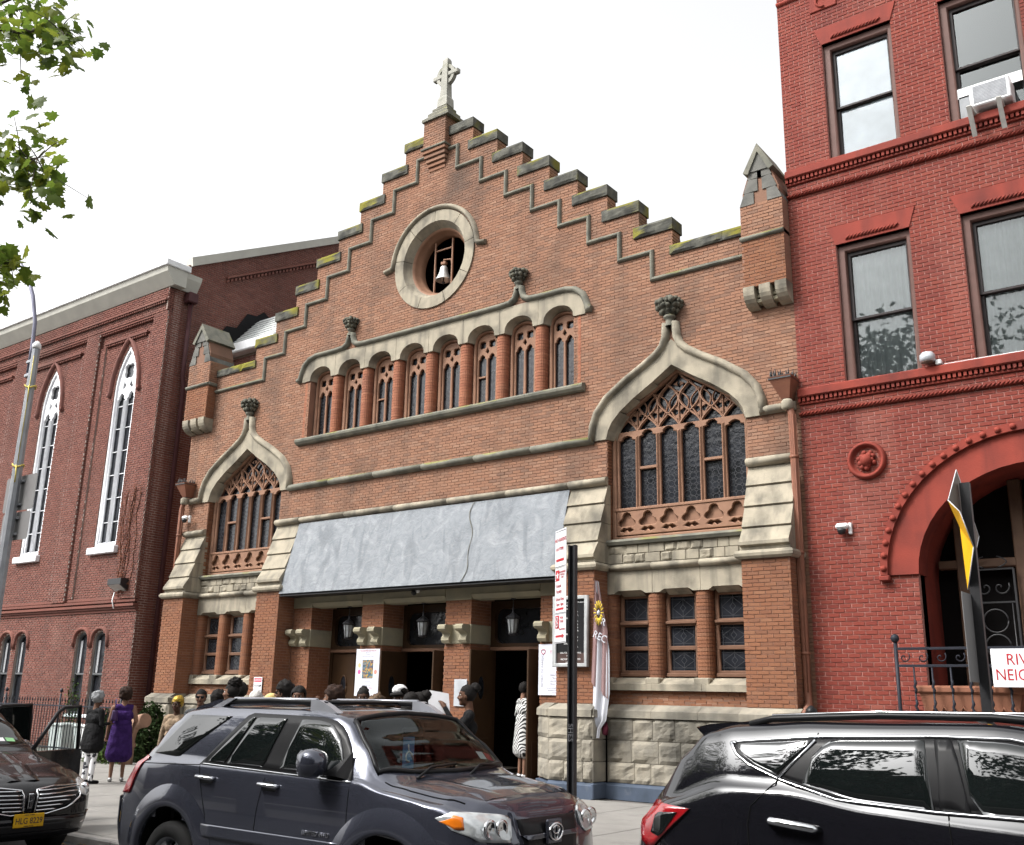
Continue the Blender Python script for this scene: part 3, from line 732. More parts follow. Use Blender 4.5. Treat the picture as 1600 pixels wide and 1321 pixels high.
    MB().add([(x, .33, z) for x, z in [(cx_-W, 7.18)]+mirc([(a-.02, z-.02) for a, z in fin[1:]], cx_)+[(cx_+W, 7.18)]], [tuple(range(15))]).build('tracery_glass', GLASSD, f) if False else None
    gl = [(cx_-W+.02, 7.19)]+[p for p in mirc([(a-.02, z-.02) for a, z in fin[1:]], cx_)]+[(cx_+W-.02, 7.19)]
    plate_mb([gl], .33, .335).build('pane', GLASSD, f)
    # blind quatrefoil panel
    ph = []
    for i in range(6):
        xm = cx_-W+(i+.5)*lw
        tre = arc(xm, 5.37, .10, -10, 190, 8)+arc(xm-.135, 5.25, .065, 100, 250, 5)+arc(xm+.135, 5.25, .065, -70, 80, 5)
        ph.append([(p[0], p[1]) for p in tre])
    for i in range(6):
        xm = cx_-W+(i+.5)*lw
        ph.append([(xm-.17, 5.10), (xm-.05, 5.06), (xm, 5.11), (xm+.05, 5.06), (xm+.17, 5.10), (xm+.07, 5.155), (xm, 5.13), (xm-.07, 5.155)])
    ph = [h for h in ph]
    curve_plate('blind_tracery', [rect(cx_-W, cx_+W, 5.0, 5.52)]+ph, .22, .035, .014, TRIM, f)
    MB().box(cx_-W, cx_+W, .27, .29, 4.98, 5.53).build('panel_back', TRIM, f)
    MB().cbox(cx_-1.55, cx_+1.55, .165, .215, 5.505, 5.565, .01).build('panel_rail', TRIM, f)
    for i in range(1, 6):
        xm = cx_-W+i*lw; MB().add([(xm-.03, .225, 5.56), (xm, .185, 5.56), (xm+.03, .225, 5.56), (xm-.03, .225, 7.08), (xm, .185, 7.05), (xm+.03, .225, 7.08)], [(0, 1, 4, 3), (1, 2, 5, 4), (0, 2, 1), (3, 4, 5)]).build('mullion', TRIM, f)
    # sill, rock-faced panel, string
    MB().sweep([(cx_-1.57, 4.84), (cx_+1.57, 4.84)], [(-.06, -.1), (-.06, .06), (.0, .1), (.05, .06), (.08, -.3)], smooth=False).build('window_sill', MOULD, church)
    xs_ = [-1.57, -1.22, -.95, -.70, -.36, -.1, .2, .48, .78, 1.02, 1.30, 1.57]
    rn = random.Random(8+s)
    for r_ in range(2):
        z0 = 4.405+r_*.19; sh_ = 0 if r_ == 0 else .09
        for a, b in zip(xs_, xs_[1:]):
            aa, bb = (a+sh_ if a > -1.57 else a), (b+sh_ if b < 1.57 else b)
            if rn.random() < .4: rock('ashlar', church, cx_+aa+.004, cx_+bb-.004, .02, z0, z0+.183, STONE, .045, 5)
            else: MB().cbox(cx_+aa+.004, cx_+bb-.004, .0, .2, z0, z0+.183, .008).build('ashlar', STONE, church)
ogee(1); ogee(-1)
# ---- string courses
def string(x0, x1, z, r=.09, d=.13, y=0, n=1, mat=STONE, name='string_course'):
    L_ = (x1-x0)/n
    for i in range(n):
        MB().sweep([(x0+i*L_+.003, z), (x0+(i+1)*L_-.003, z)], roll(r, d, 8), y=y).build(name, mat, church)
string(-4.85, 4.85, 7.06, .085, .13, n=6, mat=MOULD)
for s in (-1, 1): string(*sorted((s*8.6, s*9.3)), 7.12, .085, .13)
string(-4.27, 4.27, 6.14, .08, .12, n=5)
for s in (-1, 1): string(*sorted((s*5.17, s*8.28)), 4.32, .075, .13, n=3); 
# ---- buttresses: brick shaft, moulded band, four weathered stones, cap roll
def buttress(x0, x1, yb=-.52, stain=False):
    b = plate_mb([rect(x0+.01, x1-.01, 1.6, 4.25)], yb+.012, .1).build('buttress', MORT_C, church)
    brickwork('b', b, [rect(x0, x1, 1.68, 4.24)], lambda u, z, d: (u, yb+.012+d, z), BRICK_C, bl=.215, bh=.06, jt=.009, seed=int(x0*10)+200, nparts=60 if x0 > 4 else 0)
    brickwork('b', b, [rect(yb, .0, 1.68, 4.24)], lambda u, z, d: (x1-.012-d, u, z), BRICK_C, bl=.215, bh=.06, jt=.009, seed=int(x0*10)+300)
    # band wrapping front and both sides
    mb = MB(); P = [(.0, 4.25), (-.05, 4.25), (-.09, 4.29), (-.10, 4.34), (-.07, 4.39), (.0, 4.41)]
    ring = []
    for (o, z) in P:
        ring += [(x0+o, .1, z), (x0+o, yb+o, z), (x1-o, yb+o, z), (x1-o, .1, z)]
    fs = [(i*4+j, i*4+j+1, (i+1)*4+j+1, (i+1)*4+j) for i in range(len(P)-1) for j in range(3)]
    mb.add(ring, fs+[(20, 21, 22, 23)], 0, False).build('buttress_band', STONE, church)
    nst = 4; z0 = 4.42; z1 = 6.06
    for i in range(nst):
        za = z0+(z1-z0)*i/nst; zb = z0+(z1-z0)*(i+1)/nst-.006
        ya = yb*(1-i/nst)-.02; yc = yb*(1-(i+1)/nst)-.0
        lip = .05
        poly = [(.1, za), (ya+.03, za), (ya-.012, za+lip*.5), (ya, za+lip), (yc, zb), (.1, zb)]
        if i == 0: poly = [(.1, za), (yb+.02, za), (yb+.02, za+.05), (yb-.05, za+.08), (yb-.05, za+.14), (yc, zb), (.1, zb)]
        MB().prism(poly, x0-.01, x1+.01, ax='x').build('weathering_stone', STONE, church)
    string(x0-.02, x1+.02, 6.14, .09, .14)
for x0, x1 in ((8.30, 9.22), (4.27, 5.17)):
    buttress(x0, x1); buttress(-x1, -x0)
# ---- lower three-light windows
def lower(s):
    cs = LWX if s > 0 else [-x for x in reversed(LWX)]
    lo_, hi = (5.17, 8.28) if s > 0 else (-8.28, -5.17)
    edges = [lo_]+[c+d for c in cs for d in (-LWH, LWH)]+[hi]
    for i in range(4):
        bull_pier('pier', edges[2*i], edges[2*i+1], 2.18, 3.80, i > 0, i < 3, depth=.3)
    for i, c in enumerate(cs):      # lintel stones with splayed soffits
        a = (edges[2*i]+edges[2*i+1])/2+.004 if i else lo_; b = (edges[2*i+2]+edges[2*i+3])/2-.004 if i < 2 else hi
        mb = MB(); p = [(a, 3.80), (c-LWH, 3.80), (c-LWH+.10, 3.86), (c+LWH-.10, 3.86), (c+LWH, 3.80), (b, 3.80), (b, 4.25), (a, 4.25)]
        mb = plate_mb([p], -.02, .3); mb.add([(c-LWH+.1, -.02, 3.86), (c+LWH-.1, -.02, 3.86), (c+LWH-.1, .24, 3.74), (c-LWH+.1, .24, 3.74)], [(0, 1, 2, 3)])
        mb.build('lintel', STONE, church)
        # frame and sashes
        y = .2; x0, x1 = c-LWH+.02, c+LWH-.02
        f = curve_plate('casement_window', [rect(x0, x1, 2.2, 3.84), rect(x0+.07, x1-.07, 2.32, 2.70), rect(x0+.07, x1-.07, 2.78, 3.16), rect(x0+.07, x1-.07, 3.28, 3.72)], y+.05, .05, .012, TRIMD, church)
        MB().cbox(x0+.01, x1-.01, y-.06, y+.02, 3.19, 3.25, .012).build('rail', TRIMD, f); MB().cbox(x0+.01, x1-.01, y-.05, y+.02, 2.2, 2.27, .012).build('rail', TRIMD, f)
        for z0, z1 in ((2.30, 2.72), (2.76, 3.18), (3.26, 3.74)):
            pn = MB().box(x0+.06, x1-.06, y+.06, y+.065, z0, z1).build('pane', GLASSD, f)
            mb = MB(); xa, xb = x0+.07, x1-.07; xm = (xa+xb)/2; zm = (z0+z1)/2
            for (p, q) in (((xa+.05, z0+.02), (xa+.05, z1-.02)), ((xb-.05, z0+.02), (xb-.05, z1-.02)), ((xa, z0+.07), (xb, z0+.07)), ((xa, z1-.07), (xb, z1-.07)),
                           ((xa+.05, zm), (xm, z1-.07)), ((xm, z1-.07), (xb-.05, zm)), ((xb-.05, zm), (xm, z0+.07)), ((xm, z0+.07), (xa+.05, zm)), ((xm-.06, zm), (xm, zm+.07)), ((xm, zm+.07), (xm+.06, zm)), ((xm+.06, zm), (xm, zm-.07)), ((xm, zm-.07), (xm-.06, zm)), ((xm, zm+.07), (xm, z1)), ((xm, z0), (xm, zm-.07))):
                Lq = math.hypot(q[0]-p[0], q[1]-p[1]); nx_, nz2 = -(q[1]-p[1])/Lq*.004, (q[0]-p[0])/Lq*.004
                mb.add([(p[0]-nx_, y+.057, p[1]-nz2), (p[0]+nx_, y+.057, p[1]+nz2), (q[0]+nx_, y+.057, q[1]+nz2), (q[0]-nx_, y+.057, q[1]-nz2)], [(0, 1, 2, 3)])
            mb.build('lead_cames', LEAD, f, fix=False)
        # sill stone with stool under each pier
        MB().prism([(-.10, 1.94), (.25, 1.94), (.25, 2.18), (.14, 2.18), (-.10, 2.06)], edges[2*i]+.03 if i == 0 else (edges[2*i]+edges[2*i+1])/2+.003, hi-.03 if i == 2 else (edges[2*i+2]+edges[2*i+3])/2-.003, ax='x').build('sill_stone', STONE, church)
    for i in range(4): MB().cbox(edges[2*i]+(.02 if i == 0 else 0), edges[2*i+1]-(.02 if i == 3 else 0), -.095, .2, 2.05, 2.182, .02).build('sill_stool', STONE, church)
    w2 = plate_mb([rect(lo_, hi, 1.6, 1.94)], .012, .3).build('sill_wall', MORT_C, church)
    brickwork('b', w2, [rect(lo_, hi, 1.66, 1.93)], lambda u, z, d: (u, .012+d, z), BRICK_C, bl=.215, bh=.06, jt=.009, seed=40)
lower(1); lower(-1)
# ---- plinth: sloping cap course and rock-faced ashlar
BLUEB = pmat('blue_grey_paint', (.075, .095, .135), (.05, .065, .09), 3, .6, .2, 30, stain=((.2, .21, .22), 4, .5, .6))
def plinth(x0, x1, y, rows=((.25, .62), (.62, 1.02), (1.02, 1.42)), seed=0, cap=True, side=None, w=.55):
    rn = random.Random(seed+int(x0*7))
    bk = MB().box(x0+.02, x1-.02, y+.035, y+.4, .2, 1.5).build('plinth_core', MORT_L, church)
    for (z0, z1) in rows:
        x = x0
        while x < x1-.02:
            q = x+w*(.55+.8*rn.random())
            if x1-q < .22: q = x1
            rock('ashlar', church, x+.005, q-.005, y, z0+.005, z1-.005, STONE2, .065, 6, back=.3); x = q
    if cap:
        n_ = max(1, round((x1-x0)/1.1)); L_ = (x1-x0)/n_
        for i in range(n_):
            MB().prism([(y-.05, 1.43), (y+.5, 1.43), (y+.5, 1.675), (y+.16, 1.675), (y-.05, 1.56)], x0+i*L_+.003, x0+(i+1)*L_-.003, ax='x').build('plinth_cap', STONE2, church)
    MB().prism([(y-.05, G0), (y+.4, G0), (y+.4, .25), (y+.02, .25), (y-.05, .19)], x0-.0, x1+.0, ax='x').build('painted_base', BLUEB, church)
def side_plinth(x, y0, y1, sgn, seed):
    # return face of a buttress plinth (faces sgn X)
    for k, (z0, z1) in enumerate(((.25, .62), (.62, 1.02), (1.02, 1.42))):
        mb = MB().cbox(x-sgn*.05, x+sgn*.012, y0, y1, z0+.005, z1-.005, .012); mb.build('ashlar', STONE2, church)
    MB().add([(x+sgn*.05, y0-.05, 1.43), (x+sgn*.05, y1, 1.43), (x+sgn*.05, y1, 1.56), (x+sgn*.05, y0-.05, 1.56), (x-sgn*.14, y0+.14, 1.675), (x-sgn*.14, y1, 1.675), (x-sgn*.1, y0, 1.43), (x-sgn*.1, y1, 1.43)],
             [(0, 1, 2, 3), (3, 2, 5, 4), (0, 1, 7, 6), (1, 2, 5, 7), (0, 3, 4, 6)]).build('plinth_cap', STONE2, church)
    MB().cbox(x-.02*sgn, x+.05*sgn, y0-.05, y1, G0, .24, .02).build('painted_base', BLUEB, church)
plinth(5.27, 8.2, -.22, seed=1)
plinth(-8.2, -5.27, -.22, seed=2)
plinth(4.20, 5.22, -.66, seed=3, w=.6); side_plinth(5.22, -.66, -.2, 1, 0)
plinth(8.22, 9.30, -.66, seed=4, w=.6)
plinth(-5.22, -4.20, -.66, seed=5, w=.6); side_plinth(-4.20, -.66, .0, 1, 0)
plinth(-9.30, -8.22, -.66, seed=6, w=.6); side_plinth(-8.22, -.66, -.2, 1, 0)
# splayed plinths beside the doors
def splay(xa, ya, xb, yb_):
    d = Vector((xb-xa, yb_-ya)); L_ = d.length; d /= L_; nrm = Vector((-d.y, d.x))
    if nrm.y > 0: nrm = -nrm
    fr = lambda u, y, z: (xa+d.x*u-nrm.x*y, ya+d.y*u-nrm.y*y, z)
    for (z0, z1) in ((.25, .62), (.62, 1.02), (1.02, 1.42)):
        rock('ashlar', church, .005, L_-.005, 0, z0+.005, z1-.005, STONE2, .04, 5, back=.25, fr=fr)
    mb = MB().prism([(-.04, 1.43), (.3, 1.43), (.3, 1.675), (.12, 1.675), (-.04, 1.56)], 0, L_, ax='x'); mb.v = [fr(a, b, c) for a, b, c in mb.v]; mb.build('plinth_cap', STONE2, church)
    mb = MB().prism([(-.04, G0), (.3, G0), (.3, .25), (-.04, .2)], 0, L_, ax='x'); mb.v = [fr(a, b, c) for a, b, c in mb.v]; mb.build('painted_base', BLUEB, church)
splay(3.50, -.02, 4.20, -.66); splay(-4.2, -.66, -3.58, -.02)
# ---- door wall
DW0 = 1.66
piers = [(-4.27, -3.58), (-1.80, -1.08), (.86, 1.62), (3.50, 4.27)]
for i, (a, b) in enumerate(piers):
    pw = MB().box(a+.012, b-.012, .014, .85, .0, 4.2).build('door_pier', MORT_C, church)
    for z0, z1 in ((DW0 if i in (0, 3) else .9, 2.88), (3.31, 3.84)):
        brickwork('b', pw, [rect(a, b, z0, z1)], lambda u, z, d: (u, .014+d, z), BRICK_C, bl=.215, bh=.06, jt=.009, seed=60+i)
        brickwork('b', pw, [rect(.0, .7, z0, z1)], (lambda X_: (lambda u, z, d: (X_-d, u, z)))(b-.012), BRICK_C, bl=.215, bh=.06, jt=.009, seed=70+i)
    if i in (1, 2):
        for z0, z1 in ((-.05, .28), (.28, .6), (.6, .88)): MB().cbox(a-.02, b+.02, -.03, .6, z0+.003, z1, .015).build('ashlar', STONE2, church)
    MB().cbox(a-.012, b+.012, -.008, .72, 2.885, 3.305, .012).build('pier_block', STONEY, church)
    for xx in ((a+.02 if i else a+.05), b-.24):      # scrolled corbels
        pr = [(-.0, 2.90), (-.10, 2.90), (-.14, 2.96), (-.13, 3.02), (-.09, 3.06), (-.09, 3.10), (-.14, 3.14), (-.24, 3.16), (-.28, 3.20), (-.28, 3.26), (-.24, 3.30), (.0, 3.30)]
        MB().prism(pr, xx, xx+.22, ax='x').build('corbel', STONEY, church)
    MB().cbox(a-.005, b+.005, -.012, .3, 3.845, 4.22, .01).build('pier_head', STONEY, church)
for a, b in DOORS:
    mb = MB().prism([(-.02, 3.94), (.05, 3.86), (.3, 3.84), (.3, 4.22), (-.02, 4.22)], a+.007, b-.007, ax='x'); mb.build('lintel', STONEY, church)
    for k in range(1): MB().cbox(a+.007, b-.007, -.035, .0, 3.94, 3.98, .01).build('lintel_fillet', STONEY, church)
MB().box(-4.26, 4.26, .0, .4, 4.22, 6.1).build('canopy_wall', MORT_C, church)
DOORM = pmat('door_paint', (.05, .027, .014), (.036, .02, .011), 2.5, .42, .12, 25)
YF = .72
for di, (a, b) in enumerate(DOORS):
    hole = rect(a+.1, b-.1, 2.95, 3.72); rr = .18
    hole = [(a+.12, 2.92+rr)]+arc(a+.12+rr, 2.92+rr, rr, 180, 270, 5)+arc(b-.12-rr, 2.92+rr, rr, 270, 360, 5)+arc(b-.12-rr, 3.68-rr, rr, 0, 90, 5)+arc(a+.12+rr, 3.68-rr, rr, 90, 180, 5)
    df = plate_mb([[(a, G0), (a+.09, G0), (a+.09, 2.76), (b-.09, 2.76), (b-.09, G0), (b, G0), (b, 3.86), (a, 3.86)], hole], YF, YF+.1).build('door_frame', DOORM, church)
    MB().cbox(a+.02, b-.02, YF-.05, YF+.1, 2.76, 2.84, .012).build('transom_bar', TRIMD, df)
    MB().box(a+.05, b-.05, YF+.11, YF+.115, 2.88, 3.74).build('pane', GLASSD, df)
    MB().box(a+.02, b-.02, .0, 3.2, G0-.02, G0+.18).build('threshold', pmat('threshold', (.12, .1, .085), None, 5, .8), df)
def leaf(x, y, w, ang, name='door'):
    """door leaf hinged at x,y; ang degrees from the +X axis"""
    ca, sa = cos(radians(ang)), sin(radians(ang))
    T = lambda vs: [(x+ca*u-sa*v, y+sa*u+ca*v, z) for u, v, z in vs]
    mb = MB().cbox(0, w, -.025, .025, .06, 2.75, .008); mb.v = T(mb.v); d = mb.build(name, DOORM, church)
    for z0, z1 in ((.22, .9),):
        q = MB().cbox(.12, w-.12, -.034, .034, z0, z1, .01); q.v = T(q.v); q.build('door_panel', DOORM, d)
    q = MB(); k = 20
    for sgn in (-1, 1):
        ring_o = [(w*.55+.10*cos(2*pi*i/k), sgn*.033, 1.95+.24*sin(2*pi*i/k)) for i in range(k)]; q.add(ring_o, [tuple(range(k))])
    q.v = T(q.v); q.build('oval_light', GLASSD, d)
    q = MB(); q.tube([(w*.55+.115*cos(2*pi*i/k), -.035, 1.95+.255*sin(2*pi*i/k)) for i in range(k+1)], .018, 6); q.v = T(q.v); q.build('oval_frame', WOODD, d)
    q = MB().cbox(w-.12, w-.06, -.05, -.02, 1.0, 1.3, .008); q.v = T(q.v); q.build('door_plate', BLACKM, d)
    return d
a, b = DOORS[0]; leaf(a+.1, YF+.04, .79, 0); leaf(b-.1, YF+.04, .79, 180)
a, b = DOORS[1]; leaf(a+.1, YF, .85, -89); leaf(b-.1, YF, .85, -97)
a, b = DOORS[2]; leaf(a+.1, YF-.02, .85, -88); leaf(b-.1, YF-.02, .85, -97)
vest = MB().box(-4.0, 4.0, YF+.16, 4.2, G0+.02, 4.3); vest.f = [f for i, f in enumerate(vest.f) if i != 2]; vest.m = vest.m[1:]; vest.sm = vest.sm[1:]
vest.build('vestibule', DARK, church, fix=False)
# ---- canopy: sheet-metal slope with two seams between the middle buttresses
CAN = pmat('grey_roof_coating', (.17, .184, .20), (.20, .214, .23), 3, .65, .4, 6, stain=((.27, .282, .295), 1.8, .7, .49), streak=((.115, .125, .137), 1.8, .6), dist=.04)
for nd in CAN.node_tree.nodes:
    if nd.type == 'TEX_NOISE': nd.inputs['Distortion'].default_value = 2.2
mb = MB(); NX, NZ = 70, 16
for j in range(NZ+1):
    for k in range(NX+1):
        u = k/NX; v = j/NZ; x = -4.262+8.524*u
        bul = .022*noise.noise(Vector((x*.8, v*2, 1)))+.008*noise.noise(Vector((x*3.1, v*7, 4))); cr_x = 1.75+.10*sin(v*5)+.05*sin(v*13)
        bul += .022*math.exp(-((x-cr_x)/.05)**2)
        if j in (0, NZ): bul *= .3
        mb.v.append((x, -.52+.50*v-bul-.03, 4.17+1.87*v))
for j in range(NZ):
    for k in range(NX): mb.f.append((j*(NX+1)+k, j*(NX+1)+k+1, (j+1)*(NX+1)+k+1, (j+1)*(NX+1)+k)); mb.m.append(0); mb.sm.append(True)
mb.build('canopy_sheet', CAN, church)
MB().tube([(1.75+.10*sin(v*5)+.05*sin(v*13), -.52+.50*v-.056-.022*noise.noise(Vector((1.75*.8, v*2, 1))), 4.17+1.87*v) for v in [q/24 for q in range(25)]], .008, 5).build('canopy_seam', MOULD, church)
MB().prism([(-.42, 4.13), (-.45, 4.13), (-.46, 4.16), (.08, 6.02), (.10, 6.02)], -4.262, 4.262, ax='x').box(-4.26, 4.26, -.515, .3, 4.11, 4.13).build('canopy_edge', BLACKM, church)
# ---- lanterns under the canopy
LANT = pmat('lantern_metal', (.05, .05, .055), None, 10, .4, .1, 50, metal=.5)
for lx, lab in ((-2.45, 'grey hanging lantern in the leftmost church doorway'), (.0, 'grey hanging lantern in the middle church doorway'), (2.62, 'grey hanging lantern in the rightmost church doorway')):
    ln = thing('lantern', lab, 'lantern', (lx, .22, 3.3), 'lanterns hanging under the canopy')
    z = 3.08; q = (lx, .22, z)
    MB().lathe([(.0, .58), (.015, .58), (.02, .5), (.03, .46), (.06, .44), (.14, .38), (.165, .35), (.15, .33), (0, .33)], q, 8, smooth=False).build('cap', LANT, ln)
    MB().lathe([(.0, -.03), (.07, -.02), (.1, 0), (.10, .02), (0, .02)], q, 8, smooth=False).build('base', LANT, ln)
    MB().lathe([(.085, .03), (.125, .32)], q, 8, smooth=False).build('glass', pmat('lantern_glass', (.30, .32, .33), (.2, .2, .2), 12, .25, .1), ln)
    mb = MB()
    for j in range(8):
        a = 2*pi*j/8; mb.tube([(lx+.09*cos(a), .22+.09*sin(a), z+.02), (lx+.132*cos(a), .22+.132*sin(a), z+.33)], .009, 4)
    mb.build('cage', LANT, ln)
    mb = MB().tube([(lx, .22, z+.58), (lx, .22, 3.86)], .007, 5).lathe([(0, 0), (.06, 0), (.06, .03), (0, .03)], (lx, .22, 3.83), 10)
    mb.build('chain', LANT, ln)
# ---- rain hopper and pipe on each side
def downpipe(s):
    X_ = s*9.18; m_ = pmat('brown_pipe', (.22, .095, .06), (.17, .075, .05), 4, .5, .15, 40)
    h = MB().add([(X_-.26, -.42, 7.62), (X_+.2, -.42, 7.62), (X_+.2, .0, 7.62), (X_-.26, .0, 7.62), (X_-.08, -.24, 7.22), (X_+.08, -.24, 7.22), (X_+.08, -.0, 7.22), (X_-.08, .0, 7.22)],
                 [(0, 1, 5, 4), (1, 2, 6, 5), (2, 3, 7, 6), (3, 0, 4, 7), (4, 5, 6, 7)]).build('rain_hopper', m_, church)
    rn = random.Random(4); mb = MB()
    for k in range(26):
        x = X_-.24+.42*rn.random(); y = -.40+.38*rn.random(); hgt = .05+.12*rn.random()
        mb.tube([(x, y, 7.58), (x+.05*(rn.random()-.5), y, 7.62+hgt)], [.03, .006], 4)
    mb.box(X_-.25, X_+.19, -.41, -.01, 7.57, 7.63); mb.build('hopper_debris', BLACKM, h)
    MB().lathe([(.0, -.1), (.08, -.1), (.11, -.06), (.11, .06), (.08, .1), (0, .1)], (X_+s*.02, -.2, 7.10), 14).build('pipe_collar', STONE, church)
    y0 = -.18 if s > 0 else -.2; xp = s*9.29
    if s > 0: pts = [(X_, y0, 7.2), (xp-.02, y0, 6.9), (xp-.02, y0, 1.95), (xp, y0-.02, 1.75), (xp+.06, y0-.42, 1.55)]
    else: pts = [(X_, y0, 7.2), (X_-.1, y0, 6.9), (X_-.1, y0, 4.4), (X_-.1, y0, 1.9)]
    mb = MB()
    mb.tube(pts, .068, 12)
    for j in range(6):
        a = 2*pi*j/6; mb.tube([(p[0]+.066*cos(a), p[1]+.066*sin(a), p[2]) for p in pts[1:3]], .012, 4)
    for z in (6.1, 4.35, 2.6): mb.lathe([(.068, -.03), (.085, -.02), (.085, .02), (.068, .03)], (pts[1][0], y0, z), 12)
    mb.build('downpipe', m_, church)
downpipe(1); downpipe(-1)
# ================================================================== SETTING: ground
ROADM = pmat('asphalt', (.06, .06, .062), (.045, .045, .047), 6, .9, .5, 90, stain=((.10, .10, .10), 1.2, .5, .55))
WALKM = pmat('concrete', (.235, .225, .21), (.19, .182, .17), 1.6, .9, .3, 60, stain=((.12, .115, .11), 2.5, .5, .57))
YK = -9.62
def sheet(name, x0, x1, y0, y1, z, mat):
    o = MB().add([(x0, y0, z), (x1, y0, z), (x1, y1, z), (x0, y1, z)], [(0, 1, 2, 3)]).build(name, mat); o['kind'] = 'structure'; return o
sheet('ground', -400, 400, -400, 400, -.24, pmat('earth', (.09, .085, .07), None, 2, .95))
sheet('road', -120, 120, YK-8.0, YK-.16, -.15, ROADM)
walk = sheet('pavement', -120, 120, YK, 1.2, G0-.012, pmat('walk_joint', (.16, .15, .14), None, 3, .95))
# flags of the pavement
rn = random.Random(2)
slabm = []
for k in range(4):
    b = MB().cbox(0, 1.49, 0, 1.49, -.05, .012, .012); me = bpy.data.meshes.new('flagstone'); me.from_pydata(b.v, [], b.f); me.materials.append(WALKM); slabm.append(me)
for j in range(6):
    for i in range(24):
        mesh_obj('flagstone', slabm[(i*3+j) % 4], walk, loc=(-22+i*1.5, YK+.02+j*1.5, G0-.012+.001*rn.random()))
for i in range(26):
    MB().cbox(-30+i*2.0, -30+(i+1)*2.0-.01, YK-.16, YK, -.35, G0-.004, .02).build('kerb', pmat('kerb_stone', (.36, .34, .32), (.24, .23, .22), 4, .9, .4, 40), None, kind='structure')
sheet('far_pavement', -120, 120, YK-13, YK-8.0, -.06, WALKM)
rn = random.Random(12); lit = MB()
LEAFB = pmat('leaf_litter', (.28, .17, .05), (.17, .10, .04), 20, .9, 0)
for k in range(220):
    x = -3+12*rn.random(); y = YK-.18-.3*rn.random()**2; a = rn.random()*7; r = .018+.02*rn.random(); z = -.145+.008*rn.random()
    lit.add([(x+r*cos(a), y+r*sin(a), z), (x-r*.5*sin(a), y+r*.5*cos(a), z+.006), (x-r*cos(a), y-r*sin(a), z), (x+r*.5*sin(a), y-r*.5*cos(a), z+.004)], [(0, 1, 2, 3)])
o = lit.build('leaf_litter', LEAFB, fix=False); finish(o, 'dry brown leaf bits lying in the gutter along the kerb', 'leaves', kind='stuff')

# ================================================================== LEFT BUILDING
hall = thing('brick_hall', 'dark red brick hall with tall white lancet windows and pale eaves cornice', 'building', (-20, 2, G0))
LX0, LX1 = -34.0, -11.28
PILM = [(-11.28, -12.05), (-15.2, -16.0), (-19.9, -20.8), (-24.6, -25.5), (-29.3, -30.2)]
LWC = [-13.46, -18.12, -22.8, -27.5]      # lancet centres (pitch 4.66)
def lanc(c, w, zb, zs, apex, n=8):
    # pointed arch outline
    Rr = (w*w+(apex-zs)**2)/(2*w)
    a1 = math.asin(min(1, (apex-zs)/Rr)); L_ = []
    right = [(c+w-Rr+Rr*cos(a1*i/n), zs+Rr*sin(a1*i/n)) for i in range(n+1)]
    left = [(2*c-x, z) for x, z in reversed(right)]
    return [(c-w, zb), (c+w, zb)]+right[0:]+left[1:]
hl = [lanc(c, .62, 6.08, 11.3, 12.85) for c in LWC]
gw = []
for c in LWC:
    for d in (-.50, .50):
        gw.append([(c-.08+d-.34, 1.0), (c-.08+d+.34, 1.0)]+arc(c-.08+d, 3.2, .34, 0, 180, 8, .26))
band = []
outer = rect(LX0, LX1, G0, 14.4)
lw_ = plate_mb([outer]+hl+gw, .0, .3).build('street_wall', MORT_L, hall)
panels = []
NEARL = lambda u, z: u > -15.6 and z > 1.5
brickwork('b', lw_, [outer]+hl+gw, lambda u, z, d: (u, d, z), BRICK_L, bl=.2, bh=.062, jt=.013, nparts=300, seed=90, out=.016, z0=G0, fore=NEARL)
# projecting bay pilasters carrying stepped corbel bands
for i, (b, a) in enumerate(PILM):
    for w, y in ((0, -.10), (.12, -.2)) if False else ((0, -.14),):
        pl = plate_mb([rect(a, b, 4.4, 14.3)], y, .02).build('pilaster', MORT_L, hall)
        brickwork('b', pl, [rect(a, b, 4.4, 13.62)], lambda u, z, d: (u, y+d, z), BRICK_L, bl=.2, bh=.062, jt=.013, seed=100+i, out=.016)
        brickwork('b', pl, [rect(y, .0, 4.4, 13.62)], (lambda X_: (lambda u, z, d: (X_-d, u, z)))(b), BRICK_L, bl=.2, bh=.062, jt=.013, seed=120+i, out=.016)
def corb(x0, x1, z, n=2, y=-.03):
    mb = MB(); w = .105; k = 0; x = x0
    while x < x1-.05:
        mb.box(x, min(x+.065, x1), y-.10, y+.03, z, z+.07); x += w
    o = mb.build('dentil_course', BRICK_L, hall); o['kind'] = 'stuff'
    MB().box(x0, x1, y-.13, y+.03, z+.07, z+.13).build('corbel_course', BRICK_L, hall)
for i in range(4):
    xr, xl = PILM[i][1], PILM[i+1][0]
    xr, xl = xl, xr
    corb(xr, xl, 13.48, y=-.02); corb(xr+.35, xl-.35, 13.02, y=.0)
    # inner order of the recess
    for q, (a, b) in enumerate(((xr, xr+.33), (xl-.33, xl))):
        o2 = plate_mb([rect(a, b, 4.5, 13.02)], -.055, .0).build('recess_order', MORT_L, hall)
        brickwork('b', o2, [rect(a, b, 4.5, 13.02)], lambda u, z, d: (u, -.055+d, z), BRICK_L, bl=.2, bh=.062, jt=.013, seed=140+i*2+q, out=.016)
    MB().box(xr, xl, -.04, .02, 13.62, 13.66).build('corbel_course', BRICK_L, hall)
corb(LX0, LX1+.0, 13.86, y=-.16)
topw = plate_mb([rect(LX0, LX1, 13.62, 14.4)], -.16, .02).build('frieze', MORT_L, hall)
brickwork('b', topw, [rect(LX0, LX1, 13.62, 13.84)], lambda u, z, d: (u, -.16+d, z), BRICK_L, bl=.2, bh=.062, jt=.013, seed=160, out=.016)
brickwork('b', topw, [rect(LX0, LX1, 14.0, 14.4)], lambda u, z, d: (u, -.2+d, z), BRICK_L, bl=.2, bh=.062, jt=.013, seed=161, out=.016)
